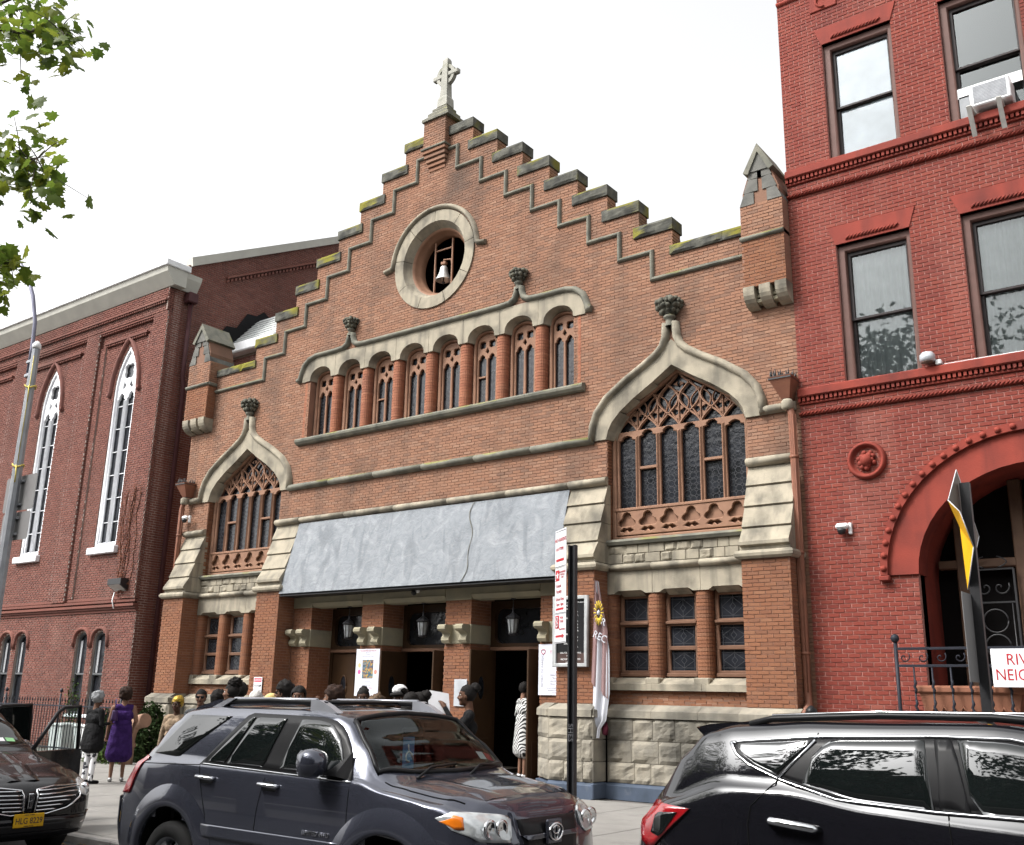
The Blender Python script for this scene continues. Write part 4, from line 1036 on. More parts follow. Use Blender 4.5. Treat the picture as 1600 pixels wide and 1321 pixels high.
cs_ = plate_mb([rect(-.2, .0, 13.62, 14.4)], 0, .05, fr=lambda u, z, d: (LX1-d, u, z)).build('corner_return', MORT_L, hall)
brickwork('b', cs_, [rect(-.2, .0, 13.62, 14.4)], lambda u, z, d: (LX1-d, u, z), BRICK_L, bl=.2, bh=.062, jt=.013, seed=165, out=.016)
# belt above the ground floor
for z, y in ((4.02, -.05), (4.10, -.10), (4.17, -.16), (4.30, -.12), (4.40, -.06)):
    MB().box(LX0, LX1+.02, y, .02, z, z+.075).build('belt_course', BRICK_L, hall)
# eaves cornice with return
CORN = pmat('pale_cornice', (.46, .45, .40), (.40, .39, .35), 2, .7, .1, 20); CORNT = pmat('white_flashing', (.72, .73, .74), None, 3, .4, .05)
pr = [(.2, 14.4), (-.22, 14.4), (-.3, 14.5), (-.52, 14.78), (-.56, 14.95), (.2, 14.95)]
MB().prism(pr, LX0, LX1+.30, ax='x').build('cornice', CORN, hall)
MB().cbox(LX0, LX1+.36, -.62, .3, 14.955, 15.16, .02).build('cornice_flashing', CORNT, hall)
# return: goes back along the gable side a little
MB().prism([(LX1-.2, 14.4), (LX1+.06, 14.4), (LX1+.1, 14.5), (LX1+.26, 14.78), (LX1+.298, 14.95), (LX1-.2, 14.95)], .201, .78).build('cornice_return', CORN, hall)
# gable end wall facing the church
gab = [(.0, G0), (14, G0), (14, 16.2), (9.5, 20.2), (.55, 15.48), (.0, 15.0)]
gy = plate_mb([gab], 0, .3, fr=lambda u, z, d: (LX1-.012-d, u+.004, z)).build('gable_wall', MORT_L, hall)
brickwork('b', gy, [gab], lambda u, z, d: (LX1-.012-d*-1 if False else LX1-.012-d, u+.004, z), BRICK_L, bl=.2, bh=.062, jt=.013, seed=170, out=.016, skip=lambda u, z: u > 9 or (z < 4 and u > 2))
MB().add([(LX1-.25, .5, 15.35), (LX1+.10, .5, 15.35), (LX1+.10, 9.5, 20.1), (LX1-.25, 9.5, 20.1), (LX1-.25, .45, 15.65), (LX1+.10, .45, 15.65), (LX1+.10, 9.5, 20.4), (LX1-.25, 9.5, 20.4)],
         [(0, 1, 2, 3), (4, 5, 6, 7), (1, 2, 6, 5), (0, 1, 5, 4), (0, 3, 7, 4), (2, 3, 7, 6)]).build('raking_coping', CORN, hall)
mb = MB()
for k in range(44):
    y = 1.9+k*.155; z = 14.62+(y-.55)*.5275; mb.add([(LX1-.01, y, z-.06), (LX1+.09, y, z-.06), (LX1+.09, y+.085, z-.02), (LX1-.01, y+.085, z-.02), (LX1-.01, y, z+.03), (LX1+.09, y, z+.03), (LX1+.09, y+.085, z+.07), (LX1-.01, y+.085, z+.07)], [(0,1,2,3),(4,5,6,7),(1,2,6,5),(0,1,5,4),(3,2,6,7),(0,3,7,4)])
for k in range(1): mb.add([(LX1-.01, 1.9, 15.41), (LX1+.11, 1.9, 15.41), (LX1+.11, 8.72, 19.0), (LX1-.01, 8.72, 19.0), (LX1-.01, 1.9, 15.48), (LX1+.11, 1.9, 15.48), (LX1+.11, 8.72, 19.07), (LX1-.01, 8.72, 19.07)], [(0,1,2,3),(4,5,6,7),(1,2,6,5),(0,1,5,4),(0,3,7,4)])
o = mb.build('raking_dentils', BRICK_L, hall); o['kind'] = 'stuff'
MB().add([(LX1-.2, .4, 15.1), (LX0, .4, 15.1), (LX0, 9.5, 20.2), (LX1-.2, 9.5, 20.2)], [(0, 1, 2, 3)]).build('roof', pmat('slate', (.12, .12, .13), None, 5, .8), hall)
MB().tube([(LX1+.14, .55, 14.0), (LX1+.14, .55, 11.5), (LX1+.14, .62, 11.2), (LX1+.14, .62, G0)], .075, 10).cbox(LX1+.02, LX1+.34, .35, .7, 14.0, 14.35, .03).build('drainpipe', pmat('oxblood_pipe', (.07, .028, .03), None, 5, .5), hall)
# tar-patched roof junction and little white-capped chapel roof behind the church parapet
TAR = pmat('tar', (.012, .012, .013), None, 4, .85, .5, 12)
tp = [(1.7, 13.2), (2.1, 13.75), (2.5, 13.8), (2.9, 14.45), (3.3, 14.5), (3.6, 14.75), (4.0, 14.5), (4.9, 14.45), (5.3, 14.1), (4.4, 13.0)]
plate_mb([tp], 0, .02, fr=lambda u, z, d: (LX1+.05-d, u, z)).build('tar_patch', TAR, hall)
ann = thing('side_annex', 'small brick annex with white gutter between hall and church parapet', 'annex', (-10, 4, G0))
SID = pmat('white_shingle', (.55, .57, .56), (.45, .47, .47), 6, .7, .3, 30)
AX0, AX1 = -11.2, -8.6
aw = MB().box(AX0, AX1, 2.2, 6, G0, 12.6).build('wall', MORT_L, ann)
brickwork('b', aw, [rect(AX0, AX1, 10.6, 12.5)], lambda u, z, d: (u, 2.2+d, z), BRICK_L, bl=.2, bh=.062, jt=.013, seed=171, out=.016)
MB().cbox(AX0, AX1+.2, 1.85, 2.25, 12.55, 12.9, .04).build('gutter', CORNT, ann)
for k in range(9):
    z0 = 12.9+k*.16; y0 = 2.1+k*.14
    MB().add([(AX0, y0, z0), (AX1-.06*k, y0, z0), (AX1-.06*k-.06, y0+.2, z0+.17), (AX0, y0+.2, z0+.17), (AX0, y0+.01, z0-.02), (AX1-.06*k, y0+.01, z0-.02)], [(0, 1, 2, 3), (0, 1, 5, 4)]).build('shingle_course', SID, ann)
# white lancet windows
WHW = pmat('aged_white_paint', (.70, .71, .73), (.60, .61, .64), 7, .55, .15, 40, stain=((.35, .35, .36), 5, .35, .6))
for wi_, c in enumerate(LWC):
    y = .10
    f = curve_plate('lancet_window', [lanc(c, .61, 6.1, 11.3, 12.83), lanc(c, .53, 6.2, 11.3, 12.66)], y, .09, .02, WHW, hall)
    hs_ = [light(c-.49, c-.05, 6.25, 10.95, .28), light(c+.05, c+.49, 6.25, 10.95, .28), quatre(c, 11.98, .30, 4, 45), [(c-.30, 11.42), (c-.20, 11.36), (c-.09, 11.5), (c-.2, 11.62)], [(c+.30, 11.42), (c+.20, 11.36), (c+.09, 11.5), (c+.2, 11.62)]]
    curve_plate('tracery', [lanc(c, .535, 6.19, 11.3, 12.68)]+hs_, y+.02, .05, .015, WHW, f)
    MB().add([(c-.05, y-.03, 6.2), (c, y-.10, 6.2), (c+.05, y-.03, 6.2), (c-.05, y-.03, 10.95), (c, y-.10, 10.95), (c+.05, y-.03, 10.95)], [(0, 1, 4, 3), (1, 2, 5, 4), (3, 4, 5), (0, 2, 1)]).build('mullion', WHW, f)
    plate_mb([lanc(c, .53, 6.2, 11.3, 12.66)], y+.075, y+.08).build('pane', GLASSD, f)
    for k in range(6):
        z = 6.9+k*.78
        for s in (-1, 1): MB().box(c+s*.27-.22, c+s*.27+.22, y+.03, y+.07, z, z+.022).build('glazing_bar', WHW, f)
    MB().cbox(c-.78, c+.78, -.16, .12, 5.86, 6.08, .02).build('window_sill', WHW, hall)
    hp = lanc(c, .80, 11.2, 11.3, 13.12)[2:]
    MB().sweep([(c+.93, 11.24)]+[(c+.82, 11.22)]+hp+[(c-.82, 11.22), (c-.93, 11.24)], roll(.075, .13, 6)).build('hood_mould', pmat('brownstone', (.19, .085, .07), (.15, .07, .06), 4, .85, .3, 50), hall)
    # ground-floor pairs
    for d in (-.50, .50):
        cc = c-.08+d
        g = curve_plate('sash_window', [[(cc-.34, 1.0), (cc+.34, 1.0)]+arc(cc, 3.2, .34, 0, 180, 8, .26), [(cc-.28, 1.06), (cc+.28, 1.06), (cc+.28, 2.15), (cc-.28, 2.15)], [(cc-.28, 2.21), (cc+.28, 2.21)]+arc(cc, 3.18, .28, 0, 180, 8, .21)], .12, .05, .012, pmat('grey_sash', (.10, .105, .11), None, 8, .5), hall)
        plate_mb([[(cc-.3, 1.02), (cc+.3, 1.02)]+arc(cc, 3.19, .3, 0, 180, 8, .23)], .155, .16).build('pane', GLASSD, g)
        MB().box(cc-.28, cc-.16, .13, .15, 2.22, 3.2).build('curtain', pmat('lace', (.42, .43, .45), (.3, .3, .31), 30, .9), g)
        MB().sweep([(cc+.46, 3.0), (cc+.44, 3.18)]+arc(cc, 3.2, .44, 0, 180, 10, .36)+[(cc-.44, 3.18), (cc-.46, 3.0)], roll(.06, .09, 6)).build('hood_mould', BRICK_L, hall)
        MB().cbox(cc-.42, cc+.42, -.08, .1, .9, 1.0, .015).build('window_sill', WHW, hall)
# creeper stems on the corner
rn = random.Random(31); mb = MB(); lf = MB()
for k in range(7):
    x = -12.1+.5*rn.random(); z = 4.6; pts = []
    for q in range(16): pts.append((x, -.17, z)); x += (rn.random()-.55)*.16; z += .18+.06*rn.random()
    mb.tube(pts, .012, 4)
    for p in pts:
        for t in range(5):
            a = rn.random()*7; r = .05; xx, zz = p[0]+(rn.random()-.5)*.25, p[2]+(rn.random()-.5)*.2
            lf.add([(xx, -.19, zz), (xx+r*cos(a), -.22, zz+r*sin(a)), (xx+r*cos(a+1), -.2, zz+r*sin(a+1))], [(0, 1, 2)])
cre = thing('creeper', 'dead brown creeper climbing the corner of the red brick hall', 'creeper', (-12, -.17, 4.6))
mb.build('stem', pmat('dry_stem', (.10, .045, .03), None, 8, .9), cre); o = lf.build('dry_leaves', pmat('dry_leaf', (.16, .06, .035), None, 8, .9), cre, fix=False); o['kind'] = 'stuff'
fl = thing('floodlight', 'black wedge floodlight fixed on the hall corner pilaster', 'light', (-11.9, -.3, 4.9))
MB().prism([(-.02, 4.75), (-.14, 4.62), (-.42, 4.80), (-.42, 4.98), (-.02, 5.0)], -12.35, -11.65, ax='x').build('housing', BLACKM, fl)
MB().add([(-12.3, -.16, 4.62), (-11.7, -.16, 4.62), (-11.7, -.425, 4.79), (-12.3, -.425, 4.79)], [(0, 1, 2, 3)]).build('lens', pmat('lamp_glass', (.5, .52, .5), None, 8, .2), fl)
MB().tube([(-12.3, -.17, 4.6), (-12.32, -.2, 4.35), (-12.2, -.2, 4.1)], .02, 6).build('conduit', WHITEP, fl)

# ================================================================== RIGHT ROW HOUSE
row = thing('row_house', 'bright red painted brick row house with arched entrance at the right edge', 'building', (13, 2, G0))
RX0, RX1 = 9.362, 17.2
WX = [(10.24, 11.58), (12.45, 13.79), (14.66, 16.0)]
ROWS = [(11.90, 14.50), (7.40, 10.12)]
wh = [rect(a, b, z0, z1) for a, b in WX for z0, z1 in ROWS]
ACX, AZS, AR = 13.15, 3.88, 1.93      # entrance arch
door_hole = [(ACX-AR, G0), (ACX+AR, G0)]+arc(ACX, AZS, AR, 0, 180, 20, 1.72)
outer = rect(RX0, RX1, G0, 18.2)
stone_z = [(11.34, 11.90), (6.9, 7.40)]
rw = plate_mb([outer]+wh+[door_hole], .0, .35).build('front_wall', MORT_R, row)
BST = .2
bloop = [rect(RX0, RX1, G0, 18.2)]+wh+[[(ACX-2.45 if False else ACX-AR, G0), (ACX+AR, G0)]+arc(ACX, AZS, AR, 0, 180, 20, 1.72)]
def in_stone(u, z): return z > AZS and ((u-ACX)/2.3)**2+((z-AZS)/2.1)**2 < .9
brickwork('b', rw, bloop, lambda u, z, d: (u, d, z), BRICK_R, bl=.2, bh=.064, jt=.012, nparts=300, seed=200, out=.012, z0=G0, skip=in_stone, fore=lambda u, z: u < 12.9 and z > 1.7)
# window reveals + lintels + sashes
BRN = pmat('brown_sash', (.12, .065, .055), (.10, .055, .045), 6, .5, .1, 50); SASH = pmat('dark_sash', (.035, .028, .028), None, 6, .4)
def thin_glass(name, tint, ior=1.5):
    m = bpy.data.materials.new(name); m.use_nodes = True; nt = m.node_tree; N = nt.nodes; N.remove(N['Principled BSDF'])
    tr = N.new('ShaderNodeBsdfTransparent'); tr.inputs[0].default_value = (*tint, 1); gl = N.new('ShaderNodeBsdfGlossy'); gl.inputs['Roughness'].default_value = .015; gl.inputs[0].default_value = (.95, 1, 1, 1)
    tc = N.new('ShaderNodeTexCoord'); nz = N.new('ShaderNodeTexNoise'); nz.inputs['Scale'].default_value = 2.5; bp = N.new('ShaderNodeBump'); bp.inputs['Strength'].default_value = .02; bp.inputs['Distance'].default_value = .02
    nt.links.new(tc.outputs['Object'], nz.inputs['Vector']); nt.links.new(nz.outputs['Fac'], bp.inputs['Height']); nt.links.new(bp.outputs[0], gl.inputs['Normal'])
    fz = N.new('ShaderNodeFresnel'); fz.inputs[0].default_value = ior; mx = N.new('ShaderNodeMixShader')
    nt.links.new(fz.outputs[0], mx.inputs[0]); nt.links.new(tr.outputs[0], mx.inputs[1]); nt.links.new(gl.outputs[0], mx.inputs[2]); nt.links.new(mx.outputs[0], N['Material Output'].inputs[0]); return m
WINGL = thin_glass('house_glass', (.80, .85, .85), 1.75); WINCL = thin_glass('clear_house_glass', (.97, .98, 1), 1.8); BLIND = pmat('roller_blind', (.82, .85, .88), None, 2, .8, 0); CURTM = pmat('sheer_curtain', (.58, .59, .59), (.46, .47, .47), 3, .9, 0)
GLASSW = pmat('window_glass', (.02, .022, .025), (.03, .032, .035), 1, .03, 0, spec=.9)
GLASSB = pmat('glass_over_blind', (.60, .64, .68), (.56, .6, .64), 1, .04, 0, spec=.6)
CURT = pmat('curtain_behind_glass', (.20, .21, .21), (.13, .14, .14), 3, .06, 0, spec=.9)
for wi_, (a, b) in enumerate(WX):
    for ri, (z0, z1) in enumerate(ROWS):
        MB().prism([(a-.13, z1+.38), (a-.005, z1), (b+.005, z1), (b+.13, z1+.38)], -.03, .2).build('lintel', REDSTONE, row)
        # rope-carved recess in the lintel
        ro = [(a+.16, z1+.06)]+[(a+.2+(b-a-.4)*k/12, z1+.12) for k in range(13)]+[(b-.16, z1+.06)]
        mb = MB()
        for k in range(14):
            x = a+.2+(b-a-.4)*k/14; mb.tube([(x, -.032, z1+.06), (x+.045, -.05, z1+.10), (x+.085, -.034, z1+.125)], .024, 5)
        lt = mb.build('rope_carving', REDSTONE, row)
        y = .16
        f = MB(); 
        f = curve_plate('sash_window', [rect(a, b, z0, z1), rect(a+.15, b-.09, z0+.02, z1-.14)], y, .1, .02, BRN, row)
        zm = (z0+z1)/2-.15
        curve_plate('upper_sash', [rect(a+.14, b-.08, zm, z1-.13), rect(a+.21, b-.13, zm+.05, z1-.22)], y+.02, .03, .008, SASH, f)
        curve_plate('lower_sash', [rect(a+.14, b-.08, z0+.02, zm+.05), rect(a+.21, b-.13, z0+.08, zm+.0)], y+.07, .03, .008, SASH, f)
        gm = WINCL if (ri == 0 and wi_ != 1) else WINGL
        for q_, (za_, zb_) in ((.037, (zm+.04, z1-.2)), (.087, (z0+.06, zm+.02))): MB().add([(a+.19, y+q_, za_), (b-.12, y+q_, za_), (b-.12, y+q_, zb_), (a+.19, y+q_, zb_)], [(0, 1, 2, 3)]).build('pane', gm, f, fix=False)
        if ri == 0 and wi_ != 1: [MB().box(a+.19, b-.12, y+q_, y+q_+.003, za_, zb_).build('roller_blind', BLIND, f) for q_, za_, zb_ in ((.046, zm+.04, z1-.2), (.095, z0+.06, zm+.02))]
        elif ri == 1:
            mb = MB(); n_ = 60
            for q_ in range(n_+1):
                x_ = a+.14+(b-a-.2)*q_/n_; d_ = .03*sin(q_*.9+wi_)+.015*sin(q_*2.3); mb.v += [(x_, y+.15+d_, z0+.02), (x_, y+.15+d_*.8, z1-.14)]
            mb.f = [(2*q_, 2*q_+2, 2*q_+3, 2*q_+1) for q_ in range(n_)]; mb.m = [0]*n_; mb.sm = [True]*n_; mb.build('curtain', CURTM, f, fix=False)
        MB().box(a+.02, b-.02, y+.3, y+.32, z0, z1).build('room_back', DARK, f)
# sill courses with dentils and twisted rope string
for zt, zr in ((11.90, 11.36), (7.40, 6.92)):
    MB().cbox(RX0-.0, RX1, -.13, .1, zt-.17, zt-.002, .02).build('sill_course', REDSTONE, row)
    mb = MB(); x = RX0
    while x < RX1: mb.box(x, x+.05, -.09, .0, zt-.25, zt-.172); x += .085
    o = mb.build('dentils', REDSTONE, row); o['kind'] = 'stuff'
    MB().cbox(RX0, RX1, -.05, .05, zt-.30, zt-.252, .01).build('dentil_base', REDSTONE, row)
    mb = MB(); pts = [(RX0+k*.01, -.04, zr) for k in range(int((RX1-RX0)/.01))]
    mb.tube([(RX0, -.035, zr), (RX1, -.035, zr)], .032, 8)
    x = RX0
    while x < RX1-.1: mb.tube([(x, -.065, zr-.03), (x+.04, -.078, zr), (x+.08, -.06, zr+.03)], .014, 4); x += .07
    o = mb.build('rope_string', REDSTONE, row); o['kind'] = 'stuff'
# upper frieze with terracotta squares
MB().sweep([(RX0, 15.82), (RX1, 15.82)], roll(.05, .07, 6)).build('frieze_string', REDSTONE, row)
for x in (10.05, 12.2, 14.4):
    t_ = MB().cbox(x, x+.55, -.04, .05, 15.3, 15.78, .015).build('terracotta_tile', REDSTONE, row)
    mb = MB(); mb.tube([(x+.27+.05*t*cos(t*1.3), -.05, 15.54+.05*t*sin(t*1.3)) for t in [k*.25 for k in range(16)]], .025, 5); mb.build('scroll', REDSTONE, t_)
# big arch: flat band, raised rim, studs
def ring_band(r0, r1, q0, q1, y0, y1, name, n=24, parent=row, mat=REDSTONE, inner_y=None):
    hi = arc(ACX, AZS, r1, 0, 180, n, q1); lo_ = arc(ACX, AZS, r0, 0, 180, n, q0)
    mb = MB(); q = n+1; iy = inner_y if inner_y is not None else y1
    mb.add([(x, y0, z) for x, z in hi]+[(x, y0, z) for x, z in lo_]+[(x, iy, z) for x, z in lo_]+[(x, y1, z) for x, z in hi],
           [f for j in range(n) for f in ((j, j+1, q+j+1, q+j), (q+j, q+j+1, 2*q+j+1, 2*q+j), (3*q+j, 3*q+j+1, j+1, j))]+[(0, q, 2*q, 3*q), (n, q+n, 2*q+n, 3*q+n)])
    return mb.build(name, mat, parent)
av = ring_band(AR-.02, 2.42, 1.70, 2.24, -.06, .1, 'archivolt', inner_y=.45)
ring_band(2.40, 2.52, 2.22, 2.36, -.13, .05, 'arch_rim')
for k in range(33):
    a_ = 180*(k+.5)/33 if True else 0
    x, z = ACX+2.46*cos(radians(a_)), AZS+2.29*sin(radians(a_))
    if x > 15.6: continue
    MB().lathe([(.055, 0), (.05, .025), (.03, .045), (0, .05)], (0, 0, 0), 8).build('stud', REDSTONE, row, fix=False).matrix_basis = Matrix.Translation((x, -.13, z)) @ Matrix.Rotation(pi/2, 4, 'X')
for s in (-1, 1): MB().cbox(ACX+s*2.46-.09, ACX+s*2.46+.09, -.14, .05, AZS-.1, AZS-.005, .02).build('arch_stop', REDSTONE, row)
# medallion with a carved head
md = MB()
n_ = 32
for (r, y) in ((.34, .0), (.34, -.05), (.31, -.10), (.28, -.10), (.26, -.05), (.22, -.0), (.0, .01)): md.v += [(10.52+r*cos(2*pi*j/n_), y, 5.91+r*sin(2*pi*j/n_)) for j in range(n_)]
md.f = [(i*n_+j, i*n_+(j+1) % n_, (i+1)*n_+(j+1) % n_, (i+1)*n_+j) for i in range(6) for j in range(n_)]; md.m = [0]*len(md.f); md.sm = [True]*len(md.f)
mdo = md.build('medallion', REDSTONE, row)
hd = MB(); rn = random.Random(5)
for (dx, dz, r) in ((0, 0, .12), (.05, .07, .07), (-.06, .05, .07), (.02, -.07, .07), (.09, 0, .05), (-.1, -.05, .06), (-.13, .03, .05), (.12, .07, .045), (-.03, .13, .05), (.08, .13, .04), (-.08, -.12, .05), (.0, -.14, .05), (.13, -.05, .04)):
    hd.lathe([(0, -r), (r*.7, -r*.7), (r, 0), (r*.7, r*.7), (0, r)], (10.52+dx, -.05, 5.91+dz), 9)
hd.build('carved_head', REDSTONE, mdo)
# entrance recess: glazed doors, grilles
BR2 = pmat('entrance_frame', (.115, .07, .046), (.09, .052, .036), 4, .5, .12, 40)
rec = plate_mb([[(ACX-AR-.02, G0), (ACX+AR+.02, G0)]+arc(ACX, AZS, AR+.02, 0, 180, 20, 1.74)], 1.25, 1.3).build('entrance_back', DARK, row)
jm = MB(); P_ = [(ACX-AR, G0)]+[(x, z) for x, z in reversed(arc(ACX, AZS, AR, 0, 180, 20, 1.72))]+[(ACX+AR, G0)]
jm.add([(x, .1, z) for x, z in P_]+[(x, 1.3, z) for x, z in P_], [(j, j+1, len(P_)+j+1, len(P_)+j) for j in range(len(P_)-1)], 0, False); jm.build('entrance_reveal', REDSTONE, row)
for x in (ACX-1.45, ACX-.52, ACX+.52, ACX+1.45):
    top = AZS+1.72*sqrt(max(0, 1-((x-ACX)/AR)**2))-.02
    MB().cbox(x-.10, x+.10, .95, 1.15, G0, top, .02).build('entrance_post', BR2, row)
MB().cbox(ACX-1.85, ACX+1.85, .96, 1.12, 4.05, 4.2, .02).build('entrance_transom', BR2, row)
GR = thing('entrance_grille', 'black wrought iron grille of circles and scrolls inside the red arch', 'grille', (ACX, .8, G0))
def grille(x0, x1, z0, z1, y=.85):
    f = MB(); 
    for x in (x0, x1): f.cbox(x-.018, x+.018, y-.018, y+.018, z0, z1, .004)
    for z in (z0, z0+.8, z1-.55, z1): f.cbox(x0, x1, y-.014, y+.014, z-.015, z+.015, .004)
    fo = f.build('frame', BLACKM, GR)
    cx_ = (x0+x1)/2; r = (x1-x0)/2*.55; z = z0+.8+r+.03
    while z < z1-.6:
        MB().tube([(cx_+r*cos(2*pi*j/20), y, z+r*sin(2*pi*j/20)) for j in range(21)], .014, 5).build('iron_circle', BLACKM, GR); z += 2*r+.03
    for s in (-1, 1):
        MB().tube([(cx_+s*r*1.45, y, z0), (cx_+s*r*1.45, y, z1-.55)], .011, 5).build('bar', BLACKM, GR)
        MB().tube([(cx_+s*(.02+.022*t*cos(t)+.10), y, z1-.3+.022*t*sin(t)+.0) for t in [k*.45 for k in range(16)]], .012, 5).build('scroll', BLACKM, GR)
        MB().tube([(cx_+s*(.10+.15*sin(t)), y, z1+.02+.2*t/3.1) for t in [k*.31 for k in range(11)]], .012, 5).build('crest', BLACKM, GR)
grille(ACX-1.33, ACX-.64, .9, 4.0); grille(ACX-.40, ACX+.40, .9, 4.05); grille(ACX+.64, ACX+1.33, .9, 4.0)
# stoop platform, railing, planter
MB().box(10.9, 17, -1.0, 1.25, G0, .62).build('stoop', pmat('brownstone_stoop', (.2, .1, .08), None, 4, .85), row)
ral = thing('iron_railing', 'black wrought iron railing with scroll frieze before the red house', 'railing', (12, -1.0, 0))
IRON = pmat('iron_paint', (.022, .024, .032), None, 9, .5, .15, 60)
YR = -.95
MB().tube([(11.03, YR, .5), (11.03, YR, 2.72)], .03, 8).lathe([(0, -.07), (.05, -.05), (.07, 0), (.05, .05), (0, .07)], (11.03, YR, 2.78), 12).build('newel', IRON, ral)
for z in (2.62, 2.36, 1.62, .75): MB().cbox(11.05, 15.9, YR-.018, YR+.018, z-.02, z+.02, .004).build('rail', IRON, ral)
for k in range(18):
    x = 11.28+k*.27
    mb = MB().tube([(x, YR, .75), (x, YR, 2.36)], .014, 6)
    mb.build('baluster', IRON, ral)
    for z in (2.05, 1.75): MB().tube([(x, YR, z-.1), (x+.012, YR, z-.05), (x-.012, YR, z), (x+.012, YR, z+.05), (x, YR, z+.1)], .021, 5).build('twist', IRON, ral)
    MB().tube([(x-.13+.013*t*cos(t), YR, 2.49+.013*t*sin(t)) for t in [q*.5 for q in range(15)]], .010, 4).build('scroll', IRON, ral)
pt = thing('terracotta_planter', 'long terracotta planter with moulded relief behind the iron railing', 'planter', (11.95, -.55, .62))
TC = pmat('terracotta', (.24, .105, .065), (.19, .085, .053), 5, .85, .3, 40)
MB().add([(11.42, -.75, 1.38), (12.62, -.75, 1.38), (12.62, -.3, 1.38), (11.42, -.3, 1.38), (11.30, -.82, 1.95), (12.74, -.82, 1.95), (12.74, -.23, 1.95), (11.30, -.23, 1.95)], [(3, 2, 1, 0), (0, 1, 5, 4), (1, 2, 6, 5), (2, 3, 7, 6), (3, 0, 4, 7), (4, 5, 6, 7)]).build('trough', TC, pt)
MB().cbox(11.25, 12.79, -.86, -.19, 1.95, 2.07, .03).build('rim', TC, pt)
mb = MB()
for k in range(9): mb.tube([(11.45+k*.14, -.80, 1.66), (11.5+k*.14, -.82, 1.76), (11.55+k*.14, -.80, 1.66)], .02, 5)
mb.build('relief', TC, pt)
MB().cbox(11.5, 12.5, -.7, -.35, .62, 1.38, .02).build('stand', pmat('dark_stand', (.02, .018, .017), None, 5, .8), pt)
# window air conditioner and brackets
ac = thing('air_conditioner', 'white window air conditioner in the upper right window of the red house', 'air conditioner', (13.2, -.1, 11.95))
cab = MB().cbox(12.86, 13.52, -.26, .2, 11.97, 12.40, .02).build('cabinet', pmat('white_enamel', (.75, .76, .77), None, 4, .35, .05), ac)
gm = MB()
for k in range(12): gm.box(12.92, 13.46, -.268, -.262, 12.03+k*.028, 12.045+k*.028)
o = gm.build('vent_fins', pmat('fin_grey', (.30, .31, .33), None, 9, .5), ac); o['kind'] = 'stuff'
MB().box(12.92, 13.46, -.264, -.2601, 12.02, 12.36).build('vent_panel', pmat('vent_grey', (.45, .46, .48), None, 9, .5), ac)
MB().box(12.62, 12.86, .10, .12, 11.95, 12.45).build('side_curtain', pmat('accordion', (.26, .27, .28), None, 3, .6), ac)
MB().box(12.60, 13.68, .10, .115, 12.42, 12.62).build('filler_board', WHITEP, ac)
for x in (12.82, 13.30):
    br = MB().prism([(.0, 11.93), (-.42, 11.93), (-.45, 11.90), (-.15, 11.45), (-.12, 11.48), (-.36, 11.87), (.0, 11.87)], x, x+.08, ax='x').build('bracket', pmat('galvanised', (.48, .47, .44), None, 6, .45, .1), ac)
lf_ = thing('sill_light', 'small silver floodlight on the upper sill of the red house', 'light', (11.9, -.15, 7.42))
MB().lathe([(0, .0), (.10, .0), (.13, .03), (.13, .12), (.09, .17), (0, .18)], (11.72, -.16, 7.47), 14).build('drum', pmat('silver_cover', (.5, .52, .55), None, 6, .3, .05, metal=.3), lf_)
MB().lathe([(0, -.03), (.11, .0), (.1, .02)], (11.72, -.16, 7.46), 14).build('lens', pmat('amber_lens', (.16, .1, .08), None, 6, .3), lf_)
MB().cbox(11.83, 11.93, -.14, -.02, 7.41, 7.5, .015).tube([(11.93, -.06, 7.42), (16.2, -.06, 7.42)], .007, 5).build('cable', WHITEP, lf_)
def security_camera(x, y, z, lab, s=1, ball=True):
    t = thing('security_camera', lab, 'camera', (x, y, z), 'white security cameras')
    MB().cbox(x+s*.0, x+s*.06, y-.07, y+.0, z-.09, z+.11, .01).build('mount', WHITEP, t)
    MB().cbox(x-s*.20, x+s*.03, y-.17, y-.06, z+.0, z+.10, .035).build('housing', WHITEP, t)
    MB().lathe([(0, -.10), (.05, -.09), (.075, -.03), (.075, .0), (0, .0)], (x-s*.10, y-.115, z), 14).build('dome', BLACKM, t)
security_camera(10.12, -.0, 4.72, 'white dome security camera on the red house wall below the medallion')
security_camera(-8.95, -.12, 6.55, 'white dome security camera beside the left downpipe of the church')
# ================================================================== STREET FURNITURE AND SIGNS
GALV = pmat('galvanised_steel', (.33, .34, .36), (.26, .27, .29), 5, .45, .1, 40, metal=.4)
SIGNB = pmat('sign_back', (.20, .195, .195), (.17, .165, .165), 3, .5, .05); SIGNW = pmat('sign_white', (.62, .62, .64), (.58, .58, .60), 4, .45, .02)
REDI = pmat('sign_red', (.48, .03, .04), None, 6, .5, 0); BLKI = pmat('ink_black', (.02, .02, .025), None, 6, .6, 0); YELS = pmat('sign_yellow', (.80, .42, .01), None, 4, .4, .03)
# street lamp with tilted arm, yellow tape, sign backs
lx, ly = -.76, -9.3
lamp = thing('street_lamp', 'grey steel street lamp with curved arm and yellow tape on its pole', 'street lamp', (lx, ly, G0))
MB().tube([(lx, ly, G0), (lx, ly, 7.45)], [.115, .068], 8, smooth=False).build('pole', GALV, lamp)
MB().lathe([(0, .10), (.03, .085), (.07, .03), (.075, 0), (.075, -.05), (0, -.05)], (lx, ly, 7.50), 10).build('cap', WHITEP, lamp)
arm = [(lx-.16, ly, 6.95), (lx-.16, ly, 7.5), (lx-.20, ly, 8.0), (lx-.32, ly-.05, 8.5), (lx-.55, ly-.10, 8.95), (lx-.85, ly-.18, 9.3), (lx-1.4, ly-.35, 9.6), (lx-2.2, ly-.6, 9.75)]
MB().tube(arm, .035, 8).build('arm', pmat('bluegrey_steel', (.20, .20, .26), None, 5, .4, .05, metal=.4), lamp)
